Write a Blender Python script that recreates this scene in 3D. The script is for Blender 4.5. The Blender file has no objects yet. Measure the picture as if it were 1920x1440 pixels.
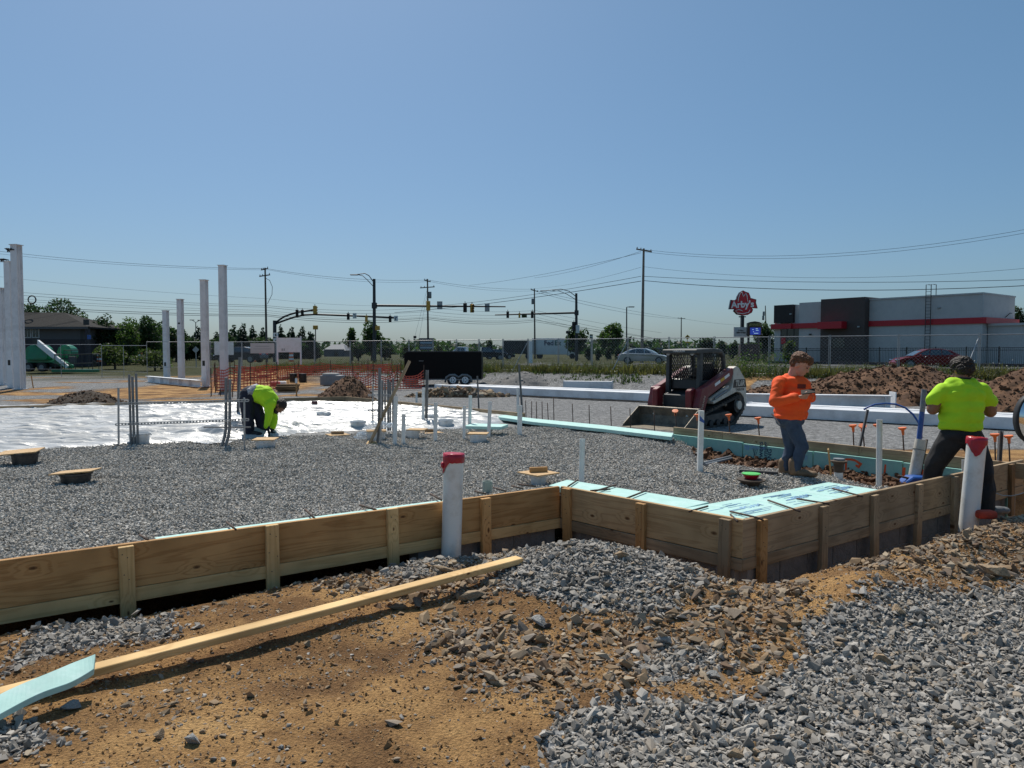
import bpy, bmesh, math, random
import numpy as np
from mathutils import Vector, Matrix, Euler
R = math.radians
random.seed(7); RNG = np.random.default_rng(11)
SC = bpy.context.scene
COL = SC.collection
# ------------------------------------------------------------------ camera
CAMZ = 1.72; F = 1390.0; PITCH = math.atan(60/F)
cam = bpy.data.cameras.new('camera'); cam_o = bpy.data.objects.new('camera', cam); COL.objects.link(cam_o)
cam.sensor_width = 36; cam.lens = F/1920*36; cam.clip_start = .05; cam.clip_end = 6000
cam_o.location = (0, 0, CAMZ); cam_o.rotation_euler = (math.pi/2-PITCH, 0, 0)
SC.camera = cam_o
# ------------------------------------------------------------------ sky, sun, exposure
SUN_EL, SUN_AZ = R(56), R(-20)          # azimuth from the view axis, negative = left
w = bpy.data.worlds.new('World'); SC.world = w; w.use_nodes = True
nt = w.node_tree; nt.nodes.clear()
sky = nt.nodes.new('ShaderNodeTexSky'); sky.sky_type = 'NISHITA'; sky.sun_disc = False
sky.sun_elevation = SUN_EL; sky.sun_rotation = SUN_AZ
sky.altitude = 100; sky.air_density = 1.0; sky.dust_density = 1.45; sky.ozone_density = 8
bg = nt.nodes.new('ShaderNodeBackground'); bg.inputs[1].default_value = .092
wo = nt.nodes.new('ShaderNodeOutputWorld')
veil = nt.nodes.new('ShaderNodeMix'); veil.data_type = 'RGBA'; veil.inputs[0].default_value = .2; veil.inputs[7].default_value = (1.6, 4.8, 6.3, 1)   # even summer haze over the whole sky
nt.links.new(sky.outputs[0], veil.inputs[6]); nt.links.new(veil.outputs[2], bg.inputs[0]); nt.links.new(bg.outputs[0], wo.inputs[0])
sl = bpy.data.lights.new('sun', 'SUN'); sl.energy = 5.0; sl.angle = R(.53); sl.color = (1, .94, .84)
so = bpy.data.objects.new('sun', sl); COL.objects.link(so); so.location = (-20, 60, 80)
SV = Vector((math.sin(SUN_AZ)*math.cos(SUN_EL), math.cos(SUN_AZ)*math.cos(SUN_EL), math.sin(SUN_EL)))
so.rotation_euler = SV.to_track_quat('Z', 'Y').to_euler()
vs = SC.view_settings; vs.view_transform = 'Standard'; vs.look = 'None'; vs.exposure = -0.1; vs.gamma = 1; vs.use_curve_mapping = False
SC.cycles.max_bounces = 6; SC.cycles.transparent_max_bounces = 12
# ------------------------------------------------------------------ picture measurements -> places
_cp, _sp = math.cos(PITCH), math.sin(PITCH)
def ray(px, py):
    u, v = (px-960)/F, -(py-720)/F
    return Vector((u, _cp+_sp*v, -_sp+_cp*v))
def P(px, py, Y):                        # the point at forward distance Y
    d = ray(px, py); k = Y/d.y
    return Vector((d.x*k, Y, CAMZ+d.z*k))
def G(px, py, z=0.0):                    # the point at height z
    d = ray(px, py); k = (z-CAMZ)/d.z
    return Vector((d.x*k, d.y*k, z))
def PPM(Y): return F/Y
# ------------------------------------------------------------------ noise
def _h(ix, iy, s):
    n = (ix*374761393 + iy*668265263 + s*982451653) & 0x7fffffff
    n = ((n ^ (n >> 13))*1274126177) & 0x7fffffff
    return ((n ^ (n >> 16)) & 0xffff)/65535.0
def vn(x, y, s=0):
    x = np.asarray(x, float); y = np.asarray(y, float)
    ix = np.floor(x).astype(np.int64); iy = np.floor(y).astype(np.int64)
    fx, fy = x-ix, y-iy; fx = fx*fx*(3-2*fx); fy = fy*fy*(3-2*fy)
    a, b, c, d = _h(ix, iy, s), _h(ix+1, iy, s), _h(ix, iy+1, s), _h(ix+1, iy+1, s)
    return (a+(b-a)*fx)*(1-fy)+(c+(d-c)*fx)*fy
def fbm(x, y, o=4, s=0):
    t = 0; a = .5; x = np.asarray(x, float); y = np.asarray(y, float)
    for i in range(o): t = t+a*(vn(x, y, s+i*17)-.5); x = x*2.03+3.1; y = y*2.03+1.7; a *= .5
    return t
def sst(a, b, x):
    t = np.clip((np.asarray(x, float)-a)/(b-a), 0, 1); return t*t*(3-2*t)
# ------------------------------------------------------------------ mesh helper
class MB:
    def __init__(s): s.v = []; s.f = []; s.mi = []; s.cur = 0
    def add(s, vs_, fs):
        o = len(s.v); s.v += [tuple(q) for q in vs_]
        for f in fs: s.f.append(tuple(i+o for i in f)); s.mi.append(s.cur)
        return s
    def box(s, c, d, rz=0, rot=None):
        M = rot if rot is not None else Matrix.Rotation(rz, 3, 'Z'); c = Vector(c)
        vv = [c+M@Vector((x*d[0]/2, y*d[1]/2, z*d[2]/2)) for z in (-1, 1) for y in (-1, 1) for x in (-1, 1)]
        return s.add(vv, [(0, 2, 3, 1), (4, 5, 7, 6), (0, 1, 5, 4), (2, 6, 7, 3), (0, 4, 6, 2), (1, 3, 7, 5)])
    def bar(s, p0, p1, w, h, up=(0, 0, 1)):
        p0, p1 = Vector(p0), Vector(p1); x = (p1-p0); L = x.length; x.normalize(); up = Vector(up)
        if abs(x.dot(up)) > .98: up = Vector((0, 1, 0))
        y = up.cross(x).normalized(); z = x.cross(y)
        return s.box((p0+p1)/2, (L, w, h), rot=Matrix((x, y, z)).transposed())
    def cyl(s, p0, p1, r0, r1=None, n=10, caps=(True, True)):
        r1 = r0 if r1 is None else r1; p0, p1 = Vector(p0), Vector(p1); x = (p1-p0).normalized()
        a = x.orthogonal().normalized(); b = x.cross(a); vv = []
        for p, r in ((p0, r0), (p1, r1)):
            for i in range(n): t = 2*math.pi*i/n; vv.append(p+a*(r*math.cos(t))+b*(r*math.sin(t)))
        fs = [(i, (i+1) % n, n+(i+1) % n, n+i) for i in range(n)]
        if caps[0]: fs.append(tuple(range(n))[::-1])
        if caps[1]: fs.append(tuple(range(n, 2*n)))
        return s.add(vv, fs)
    def tube(s, pts, r, n=6, caps=True):
        pts = [Vector(p) for p in pts]; m = len(pts); rr = r if hasattr(r, '__len__') else [r]*m
        t0 = (pts[1]-pts[0]).normalized(); a = t0.orthogonal().normalized(); vv = []
        for i, p in enumerate(pts):
            t = (pts[min(i+1, m-1)]-pts[max(i-1, 0)]).normalized(); a = (a-t*a.dot(t)).normalized(); b = t.cross(a)
            for k in range(n): q = 2*math.pi*k/n; vv.append(p+a*(rr[i]*math.cos(q))+b*(rr[i]*math.sin(q)))
        fs = [(i*n+k, i*n+(k+1) % n, (i+1)*n+(k+1) % n, (i+1)*n+k) for i in range(m-1) for k in range(n)]
        if caps: fs += [tuple(range(n))[::-1], tuple(range((m-1)*n, m*n))]
        return s.add(vv, fs)
    def lathe(s, prof, c=(0, 0, 0), n=18, caps=(False, False)):
        c = Vector(c); vv = []; m = len(prof)
        for r, z in prof:
            for k in range(n): q = 2*math.pi*k/n; vv.append(c+Vector((r*math.cos(q), r*math.sin(q), z)))
        fs = [(i*n+k, i*n+(k+1) % n, (i+1)*n+(k+1) % n, (i+1)*n+k) for i in range(m-1) for k in range(n)]
        if caps[0]: fs.append(tuple(range(n))[::-1])
        if caps[1]: fs.append(tuple(range((m-1)*n, m*n)))
        return s.add(vv, fs)
    def vprism(s, pts):                  # pts (x,z,half width): extruded along y
        n = len(pts); vv = [(x, -w_, z) for x, z, w_ in pts]+[(x, w_, z) for x, z, w_ in pts]
        return s.add(vv, [(i, (i+1) % n, n+(i+1) % n, n+i) for i in range(n)]+[tuple(range(n))[::-1], tuple(range(n, 2*n))])
    def xprism(s, poly, y0, y1):         # polygon in x,z between two y
        n = len(poly); vv = [(x, y0, z) for x, z in poly]+[(x, y1, z) for x, z in poly]
        return s.add(vv, [(i, (i+1) % n, n+(i+1) % n, n+i) for i in range(n)]+[tuple(range(n))[::-1], tuple(range(n, 2*n))])
    def ell(s, c, r, nu=12, nv=8, rot=None):
        c = Vector(c); vv = [Vector((0, 0, -1))]; M = rot or Matrix.Identity(3)
        for j in range(1, nv):
            t = -math.pi/2+math.pi*j/nv
            for i in range(nu): q = 2*math.pi*i/nu; vv.append(Vector((math.cos(t)*math.cos(q), math.cos(t)*math.sin(q), math.sin(t))))
        vv.append(Vector((0, 0, 1))); k = len(vv)-1
        fs = [(0, 1+(i+1) % nu, 1+i) for i in range(nu)]
        for j in range(nv-2):
            b = 1+j*nu; fs += [(b+i, b+(i+1) % nu, b+nu+(i+1) % nu, b+nu+i) for i in range(nu)]
        b = 1+(nv-2)*nu; fs += [(b+i, b+(i+1) % nu, k) for i in range(nu)]
        return s.add([c+M@Vector((q.x*r[0], q.y*r[1], q.z*r[2])) for q in vv], fs)
    def cap(s, p0, p1, r0, r1=None, n=12):
        r1 = r0 if r1 is None else r1
        s.ell(p0, (r0,)*3, n, 8); s.ell(p1, (r1,)*3, n, 8); return s.cyl(p0, p1, r0, r1, n)
    def move(s, M):
        s.v = [tuple(M@Vector(q)) for q in s.v]; return s
    def build(s, name, mats, parent=None, smooth=False, bevel=0, label=None, seg=1, loc=None, kind=None, auto=0):
        me = bpy.data.meshes.new(name); me.from_pydata(s.v, [], s.f)
        mats = mats if isinstance(mats, (list, tuple)) else [mats]
        for m in mats: me.materials.append(m)
        if len(mats) > 1: me.polygons.foreach_set('material_index', s.mi)
        bm = bmesh.new(); bm.from_mesh(me); bmesh.ops.recalc_face_normals(bm, faces=bm.faces); bm.to_mesh(me); bm.free()
        if smooth: me.shade_smooth()
        o = bpy.data.objects.new(name, me); COL.objects.link(o)
        if auto: me.shade_smooth(); autosm(me, auto)
        if parent: o.parent = parent
        if loc is not None: o.location = loc
        if bevel:
            b = o.modifiers.new('edge', 'BEVEL'); b.width = bevel; b.segments = seg; b.limit_method = 'ANGLE'; b.angle_limit = R(40)
        if label: o['label'] = label
        if kind: o['kind'] = kind
        return o
def autosm(me, deg):
    bm = bmesh.new(); bm.from_mesh(me); lim = R(deg)
    for e in bm.edges:
        if len(e.link_faces) == 2 and e.calc_face_angle(0) > lim: e.smooth = False
    bm.to_mesh(me); bm.free()
def thing(name, label, cat, loc=(0, 0, 0), rz=0, group=None):
    o = bpy.data.objects.new(name, None); COL.objects.link(o); o.empty_display_size = .1
    o.location = loc; o.rotation_euler = (0, 0, rz); o['label'] = label; o['category'] = cat
    if group: o['group'] = group
    return o
def tag(o, label=None, cat=None, group=None, kind=None):
    for k, v in (('label', label), ('category', cat), ('group', group), ('kind', kind)):
        if v: o[k] = v
    return o
def copy_tree(o, parent=None):
    c = o.copy(); COL.objects.link(c)
    if parent: c.parent = parent
    for ch in o.children: copy_tree(ch, c)
    return c
def dup(o, label, loc=None, rz=None, group=None, scale=None):
    c = copy_tree(o); c['label'] = label
    if loc is not None: c.location = loc
    if rz is not None: c.rotation_euler = (0, 0, rz)
    if group: c['group'] = group
    if scale is not None: c.scale = scale if hasattr(scale, '__len__') else (scale,)*3
    return c
def text(name, body, size, M, mat, parent=None, ext=.002, bold=0, shear=0, align='CENTER'):
    cu = bpy.data.curves.new(name, 'FONT'); cu.body = body; cu.size = size; cu.extrude = ext; cu.offset = bold; cu.shear = shear
    cu.align_x = align; cu.align_y = 'CENTER'; cu.resolution_u = 3
    t = bpy.data.objects.new(name+'_tmp', cu); COL.objects.link(t)
    me = bpy.data.meshes.new_from_object(t.evaluated_get(bpy.context.evaluated_depsgraph_get()))
    bpy.data.objects.remove(t); bpy.data.curves.remove(cu); me.materials.clear(); me.materials.append(mat)
    o = bpy.data.objects.new(name, me); COL.objects.link(o); me.transform(M)
    if parent: o.parent = parent
    return o
def frame(x, y, z, t):                  # 4x4 from axes and origin
    M = Matrix((x, y, z)).transposed().to_4x4(); M.translation = t; return M
def organic(name, mb, mat, parent=None, vox=.012, smooth=3, fold=0, fs=9, seed=0, sculpt=None):
    me = bpy.data.meshes.new(name); me.from_pydata(mb.v, [], mb.f); t = bpy.data.objects.new(name+'_tmp', me); COL.objects.link(t)
    m = t.modifiers.new('r', 'REMESH'); m.mode = 'VOXEL'; m.voxel_size = vox
    if smooth: sm = t.modifiers.new('s', 'SMOOTH'); sm.iterations = smooth; sm.factor = .5
    me2 = bpy.data.meshes.new_from_object(t.evaluated_get(bpy.context.evaluated_depsgraph_get())); bpy.data.objects.remove(t)
    n = len(me2.vertices); co = np.empty(n*3); me2.vertices.foreach_get('co', co); co = co.reshape(-1, 3)
    if fold:
        no = np.empty(n*3); me2.vertices.foreach_get('normal', no); no = no.reshape(-1, 3)
        a = np.abs(fbm(co[:, 0]*fs+co[:, 1]*fs*.8, co[:, 2]*fs*.7+co[:, 1]*3, 3, seed))*2
        b = fbm(co[:, 0]*fs*.8-co[:, 2]*fs*.6, co[:, 1]*fs+co[:, 2]*fs, 3, seed+5)
        co += no*((.28-a)*fold+b*fold*.9)[:, None]; me2.vertices.foreach_set('co', co.ravel())
    me2.materials.clear(); me2.materials.append(mat); me2.shade_smooth()
    o = bpy.data.objects.new(name, me2); COL.objects.link(o)
    if parent: o.parent = parent
    return o
# ------------------------------------------------------------------ materials
def nodes(name):
    m = bpy.data.materials.new(name); m.use_nodes = True; t = m.node_tree
    return m, t, t.nodes['Principled BSDF'], t.links.new
def N(t, typ, **kw):
    n = t.nodes.new(typ)
    for k, v in kw.items():
        if k.startswith('i_'):
            key = k[2:]; key = int(key) if key.isdigit() else key
            n.inputs[key].default_value = v
        else: setattr(n, k, v)
    return n
def ramp(t, pts, interp='LINEAR'):
    n = t.nodes.new('ShaderNodeValToRGB'); n.color_ramp.interpolation = interp; e = n.color_ramp.elements
    while len(e) < len(pts): e.new(.5)
    for i, (p, c) in enumerate(pts): e[i].position = p; e[i].color = (c[0], c[1], c[2], 1) if hasattr(c, '__len__') else (c, c, c, 1)
    return n
def mat(name, c, rough=.6, metal=0, var=.15, vs=6, bump=0, bs=40, spec=.5, dirt=None, ds=3, island=0, trans=0):
    """plain surface with a mottled colour, fine relief and (optionally) grime of its own colour"""
    m, t, b, L = nodes(name); tc = N(t, 'ShaderNodeTexCoord')
    nz = N(t, 'ShaderNodeTexNoise', i_Scale=vs, i_Detail=5.0, i_Roughness=.6); L(tc.outputs['Object'], nz.inputs['Vector'])
    lo = tuple(max(0, q*(1-var)) for q in c); hi = tuple(min(1, q*(1+var)) for q in c)
    rp = ramp(t, [(.3, lo), (.7, hi)]); L(nz.outputs[0], rp.inputs[0]); colr = rp.outputs[0]
    if dirt:
        n2 = N(t, 'ShaderNodeTexNoise', i_Scale=ds, i_Detail=8.0, i_Roughness=.7); L(tc.outputs['Object'], n2.inputs['Vector'])
        r2 = ramp(t, [(.48, 0), (.68, 1)]); L(n2.outputs[0], r2.inputs[0])
        mx = N(t, 'ShaderNodeMix', data_type='RGBA'); L(r2.outputs[0], mx.inputs[0]); L(colr, mx.inputs[6]); mx.inputs[7].default_value = (*dirt, 1); colr = mx.outputs[2]
    if island:
        g = N(t, 'ShaderNodeNewGeometry'); hs = N(t, 'ShaderNodeHueSaturation'); mr = N(t, 'ShaderNodeMapRange', i_3=1-island, i_4=1+island)
        L(g.outputs['Random Per Island'], mr.inputs[0]); L(mr.outputs[0], hs.inputs['Value']); L(colr, hs.inputs['Color']); colr = hs.outputs[0]
    L(colr, b.inputs['Base Color']); b.inputs['Roughness'].default_value = rough; b.inputs['Metallic'].default_value = metal
    b.inputs['Specular IOR Level'].default_value = spec
    if trans: b.inputs['Transmission Weight'].default_value = trans
    if bump:
        n3 = N(t, 'ShaderNodeTexNoise', i_Scale=bs, i_Detail=6.0); L(tc.outputs['Object'], n3.inputs['Vector'])
        bp = N(t, 'ShaderNodeBump', i_Strength=bump, i_Distance=.02); L(n3.outputs[0], bp.inputs['Height']); L(bp.outputs[0], b.inputs['Normal'])
    return m
def wood(name, c1, c2, knot=(.10, .045, .018), kn=1.0, gray=0):
    m, t, b, L = nodes(name); tc = N(t, 'ShaderNodeTexCoord'); oi = N(t, 'ShaderNodeObjectInfo')
    ad = N(t, 'ShaderNodeVectorMath', operation='MULTIPLY_ADD'); ad.inputs[1].default_value = (1, 1, 1)
    cx = N(t, 'ShaderNodeCombineXYZ'); mm = N(t, 'ShaderNodeMath', operation='MULTIPLY', i_1=37.0); L(oi.outputs['Random'], mm.inputs[0])
    L(mm.outputs[0], cx.inputs[0]); L(mm.outputs[0], cx.inputs[2]); L(tc.outputs['Object'], ad.inputs[0]); L(cx.outputs[0], ad.inputs[2])
    # knots
    sx = N(t, 'ShaderNodeSeparateXYZ'); L(ad.outputs[0], sx.inputs[0]); sc_ = N(t, 'ShaderNodeCombineXYZ'); L(sx.outputs[0], sc_.inputs[0]); L(sx.outputs[2], sc_.inputs[1])
    mk = N(t, 'ShaderNodeMapping'); mk.inputs['Scale'].default_value = (2.3, 4.6, 1); L(sc_.outputs[0], mk.inputs[0])
    vo = N(t, 'ShaderNodeTexVoronoi', i_Scale=1.0, i_Randomness=1.0); vo.voronoi_dimensions = '2D'; L(mk.outputs[0], vo.inputs['Vector'])
    sp2 = N(t, 'ShaderNodeSeparateColor'); L(vo.outputs['Color'], sp2.inputs[0]); pick = N(t, 'ShaderNodeMath', operation='GREATER_THAN', i_1=.42); L(sp2.outputs[0], pick.inputs[0])
    kr = ramp(t, [(.045*kn, .95), (.06*kn, .6), (.075*kn, .8), (.10*kn, 0)]); L(vo.outputs['Distance'], kr.inputs[0])
    kb = ramp(t, [(0, 1), (.32, 0)]); L(vo.outputs['Distance'], kb.inputs[0])
    kbm = N(t, 'ShaderNodeMath', operation='MULTIPLY'); L(kb.outputs[0], kbm.inputs[0]); L(pick.outputs[0], kbm.inputs[1])
    # grain
    mg = N(t, 'ShaderNodeMapping'); mg.inputs['Scale'].default_value = (.42, 3, 6); L(ad.outputs[0], mg.inputs[0])
    nz = N(t, 'ShaderNodeTexNoise', i_Scale=1.4, i_Detail=3.0, i_Distortion=.5); L(mg.outputs[0], nz.inputs['Vector'])
    a1 = N(t, 'ShaderNodeMath', operation='MULTIPLY_ADD', i_1=.35); L(nz.outputs[0], a1.inputs[2]); L(kbm.outputs[0], a1.inputs[0])
    a2 = N(t, 'ShaderNodeMath', operation='MULTIPLY', i_1=46.0); L(a1.outputs[0], a2.inputs[0]); a3 = N(t, 'ShaderNodeMath', operation='SINE'); L(a2.outputs[0], a3.inputs[0])
    gr = ramp(t, [(.25, 1), (.95, 0)]); mr = N(t, 'ShaderNodeMapRange', i_1=-1.0, i_2=1.0); L(a3.outputs[0], mr.inputs[0]); L(mr.outputs[0], gr.inputs[0])
    mf = N(t, 'ShaderNodeMapping'); mf.inputs['Scale'].default_value = (4, 90, 160); L(ad.outputs[0], mf.inputs[0])
    nf = N(t, 'ShaderNodeTexNoise', i_Scale=1.0, i_Detail=4.0); L(mf.outputs[0], nf.inputs['Vector'])
    s = N(t, 'ShaderNodeMath', operation='MULTIPLY_ADD', i_1=.55); L(gr.outputs[0], s.inputs[0]); L(nf.outputs[0], s.inputs[2])
    cr = ramp(t, [(.3, c2), (.85, c1)]); L(s.outputs[0], cr.inputs[0])
    # broad stain
    nb = N(t, 'ShaderNodeTexNoise', i_Scale=2.2, i_Detail=5.0); L(ad.outputs[0], nb.inputs['Vector'])
    br = ramp(t, [(.35, (.72, .68, .62)), (.65, (1.08, 1.05, 1.0))]); L(nb.outputs[0], br.inputs[0])
    mu = N(t, 'ShaderNodeMix', data_type='RGBA', blend_type='MULTIPLY', i_0=1.0); L(cr.outputs[0], mu.inputs[6]); L(br.outputs[0], mu.inputs[7])
    hs = N(t, 'ShaderNodeHueSaturation'); vr = N(t, 'ShaderNodeMapRange', i_3=.82, i_4=1.15); L(oi.outputs['Random'], vr.inputs[0]); L(vr.outputs[0], hs.inputs['Value']); L(mu.outputs[2], hs.inputs['Color'])
    kk = N(t, 'ShaderNodeMath', operation='MULTIPLY'); L(kr.outputs[0], kk.inputs[0]); L(pick.outputs[0], kk.inputs[1])
    mx = N(t, 'ShaderNodeMix', data_type='RGBA'); L(kk.outputs[0], mx.inputs[0]); L(hs.outputs[0], mx.inputs[6]); mx.inputs[7].default_value = (*knot, 1)
    L(mx.outputs[2], b.inputs['Base Color']); b.inputs['Roughness'].default_value = .75; b.inputs['Specular IOR Level'].default_value = .25
    bp = N(t, 'ShaderNodeBump', i_Strength=.25, i_Distance=.004); L(s.outputs[0], bp.inputs['Height']); L(bp.outputs[0], b.inputs['Normal'])
    return m
def stone_mat(name, cols, rough=.85):
    m, t, b, L = nodes(name); g = N(t, 'ShaderNodeNewGeometry'); oi = N(t, 'ShaderNodeObjectInfo'); tc = N(t, 'ShaderNodeTexCoord')
    a = N(t, 'ShaderNodeMath', operation='MULTIPLY_ADD', i_1=7.31); L(oi.outputs['Random'], a.inputs[0]); L(g.outputs['Random Per Island'], a.inputs[2])
    fr = N(t, 'ShaderNodeMath', operation='FRACT'); L(a.outputs[0], fr.inputs[0])
    rp = ramp(t, [(i/(len(cols)-1), c) for i, c in enumerate(cols)]); L(fr.outputs[0], rp.inputs[0])
    nz = N(t, 'ShaderNodeTexNoise', i_Scale=45.0, i_Detail=4.0); L(tc.outputs['Object'], nz.inputs['Vector'])
    r2 = ramp(t, [(.35, (.72, .7, .67)), (.65, (1.12, 1.1, 1.08))]); L(nz.outputs[0], r2.inputs[0])
    mu = N(t, 'ShaderNodeMix', data_type='RGBA', blend_type='MULTIPLY', i_0=1.0); L(rp.outputs[0], mu.inputs[6]); L(r2.outputs[0], mu.inputs[7])
    L(mu.outputs[2], b.inputs['Base Color']); b.inputs['Roughness'].default_value = rough; b.inputs['Specular IOR Level'].default_value = .3
    return m
M_ = {}
M_['pine'] = wood('pine lumber', (.54, .32, .14), (.38, .20, .078), kn=.62)
M_['pine_new'] = wood('fresh pine', (.72, .50, .25), (.58, .38, .17), kn=.4)
M_['wood_grey'] = wood('weathered lumber', (.39, .295, .195), (.27, .20, .13), kn=.6)
M_['pine_aged'] = wood('aged pine', (.52, .36, .20), (.38, .245, .125), kn=.7)
M_['wood_dark'] = wood('dark lumber', (.22, .14, .075), (.12, .075, .04))
M_['ply'] = mat('osb plywood', (.52, .34, .17), .8, var=.3, vs=30, bump=.2, bs=60)
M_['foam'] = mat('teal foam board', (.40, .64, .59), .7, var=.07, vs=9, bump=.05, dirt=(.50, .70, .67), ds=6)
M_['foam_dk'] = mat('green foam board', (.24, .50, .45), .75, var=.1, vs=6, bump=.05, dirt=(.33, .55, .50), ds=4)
M_['print'] = mat('blue foam print', (.19, .36, .55), .7, var=.3, vs=20)
M_['print_dk'] = mat('dark foam print', (.02, .05, .10), .7, var=.3, vs=20)
M_['spray'] = mat('orange marking paint', (.75, .10, .02), .6, var=.1)
M_['pvc'] = mat('white plastic pipe', (.76, .77, .75), .35, var=.04, vs=4, dirt=(.60, .58, .53), ds=5)
M_['pvc_dirty'] = mat('dirty plastic pipe', (.60, .56, .49), .5, var=.15, vs=9, dirt=(.40, .33, .25), ds=7)
M_['pvc_green'] = mat('grey green plastic pipe', (.33, .38, .33), .5, var=.05)
M_['tub'] = mat('white tub plastic', (.70, .72, .73), .45, var=.05, dirt=(.52, .50, .47), ds=6)
M_['tub_blk'] = mat('black tub plastic', (.022, .022, .024), .5, var=.3, dirt=(.08, .07, .06), ds=5)
M_['tape'] = mat('red tape', (.42, .012, .03), .3, var=.2, vs=12, bump=.4, bs=18)
M_['galv'] = mat('galvanised steel', (.36, .37, .38), .42, .75, var=.2, vs=14)
M_['conduit'] = mat('grey conduit plastic', (.18, .185, .19), .45, var=.12, vs=8)
M_['rebar'] = mat('rusty rebar', (.085, .055, .042), .8, .2, var=.35, vs=30, bump=.5, bs=90)
M_['capo'] = mat('orange rebar cap', (.75, .19, .06), .5, var=.1)
M_['white_steel'] = mat('white primed steel', (.74, .75, .77), .5, var=.04, vs=2, dirt=(.55, .55, .56), ds=1.2)
M_['block'] = mat('concrete block', (.20, .20, .20), .95, var=.18, vs=14, bump=.6, bs=70)
M_['mortar'] = mat('mortar', (.27, .26, .25), .95, var=.1, bump=.3)
M_['concrete'] = mat('pale concrete', (.42, .41, .39), .9, var=.12, vs=3, bump=.15, dirt=(.33, .31, .28))
M_['blue'] = mat('blue water pipe', (.018, .09, .36), .35, var=.1, dirt=(.10, .16, .30), ds=6)
M_['bluemud'] = mat('muddy blue pipe', (.17, .20, .25), .6, var=.3, vs=18, dirt=(.34, .31, .26), ds=9)
M_['black'] = mat('black rubber', (.018, .018, .02), .6, var=.2)
M_['blackpaint'] = mat('black paint', (.008, .008, .009), .35, var=.2)
M_['dkmetal'] = mat('dark metal', (.05, .052, .055), .5, .5, var=.25)
M_['greymetal'] = mat('grey painted metal', (.22, .23, .24), .5, .3, var=.12)
M_['chrome'] = mat('chrome', (.75, .76, .78), .07, 1, var=.02)
M_['glass'] = mat('dark glass', (.012, .015, .018), .06, var=.2, spec=.8)
M_['glassblue'] = mat('sky tinted glass', (.05, .07, .09), .05, var=.2, spec=.9)
M_['red'] = mat('loader red paint', (.17, .013, .018), .38, var=.15, vs=4, dirt=(.13, .045, .035), ds=4)
M_['cream'] = mat('loader cream paint', (.56, .53, .46), .45, var=.06, dirt=(.36, .31, .24), ds=3)
M_['bucket'] = mat('worn bucket steel', (.17, .15, .12), .6, .45, var=.4, vs=7, bump=.3, bs=25, dirt=(.24, .19, .13), ds=4)
M_['bucket_edge'] = mat('polished cutting edge', (.52, .47, .40), .4, .6, var=.2, vs=12)
M_['yellow'] = mat('yellow paint', (.68, .40, .03), .5, var=.1)
M_['white'] = mat('white paint', (.78, .79, .80), .5, var=.04, dirt=(.66, .66, .64), ds=2)
M_['green'] = mat('lift green paint', (.012, .20, .09), .3, var=.15, vs=3, dirt=(.03, .14, .085), ds=2)
M_['orange_net'] = mat('orange safety netting', (.62, .10, .06), .7, var=.15)
M_['drum'] = mat('orange drum plastic', (.78, .15, .04), .5, var=.05)
M_['pole'] = mat('weathered pole wood', (.13, .105, .085), .9, var=.35, vs=3, bump=.4, bs=20)
M_['pole_pale'] = mat('pale pole wood', (.22, .18, .15), .9, var=.25, vs=3, bump=.4, bs=20)
M_['wire'] = mat('cable sheath', (.035, .037, .04), .6, var=.1)
M_['wire_pale'] = mat('bare aluminium cable', (.22, .25, .28), .5, var=.1)
M_['sigyel'] = mat('signal yellow', (.55, .30, .04), .5, var=.1)
M_['signback'] = mat('bare sign back', (.32, .34, .35), .45, .4, var=.1)
M_['asphalt'] = mat('asphalt', (.06, .06, .062), .9, var=.2, vs=2, bump=.2)
M_['skin'] = mat('fair skin', (.50, .25, .18), .5, var=.1, vs=20)
M_['skin_dk'] = mat('tanned skin', (.24, .115, .07), .5, var=.12, vs=20)
M_['orange'] = mat('orange shirt cloth', (.95, .105, .012), .8, var=.08, vs=5, bump=.1, bs=150)
M_['lime'] = mat('lime shirt cloth', (.45, .78, .015), .8, var=.06, vs=5, bump=.1, bs=150)
M_['jeans'] = mat('blue denim', (.045, .07, .115), .85, var=.3, vs=9, bump=.2, bs=180, dirt=(.09, .12, .16), ds=5)
M_['navy'] = mat('navy work cloth', (.012, .014, .03), .85, var=.3, vs=7)
M_['blkcloth'] = mat('black cloth', (.013, .013, .015), .85, var=.3, vs=7, dirt=(.03, .03, .032), ds=3)
M_['boot'] = mat('tan work boot', (.20, .125, .07), .7, var=.2, vs=12)
M_['hair_red'] = mat('auburn hair', (.14, .055, .022), .6, var=.5, vs=60, bump=1, bs=70)
M_['hair_blk'] = mat('dark curly hair', (.022, .014, .010), .6, var=.5, vs=60, bump=1, bs=60)
M_['bark'] = mat('tree bark', (.09, .07, .05), .9, var=.3, bump=.5)
def leaf_mat(name, c, island=.4, tr=.45):
    m = mat(name, c, .6, var=.3, vs=.5, island=island); t = m.node_tree; b = t.nodes['Principled BSDF']; src = b.inputs['Base Color'].links[0].from_socket
    tl = t.nodes.new('ShaderNodeBsdfTranslucent'); hs = N(t, 'ShaderNodeHueSaturation', i_Saturation=1.15, i_Value=1.5); t.links.new(src, hs.inputs['Color']); t.links.new(hs.outputs[0], tl.inputs[0])
    mx = N(t, 'ShaderNodeMixShader', i_0=tr); out = t.nodes['Material Output']; t.links.new(b.outputs[0], mx.inputs[1]); t.links.new(tl.outputs[0], mx.inputs[2]); t.links.new(mx.outputs[0], out.inputs[0]); return m
M_['leaf_dk'] = leaf_mat('dark tree leaf', (.026, .050, .016), .45)
M_['leaf_md'] = leaf_mat('green tree leaf', (.036, .068, .019), .4)
M_['leaf_lt'] = leaf_mat('bright tree leaf', (.048, .085, .022), .4)
M_['needle'] = leaf_mat('conifer needles', (.018, .036, .018), .4)
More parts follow.
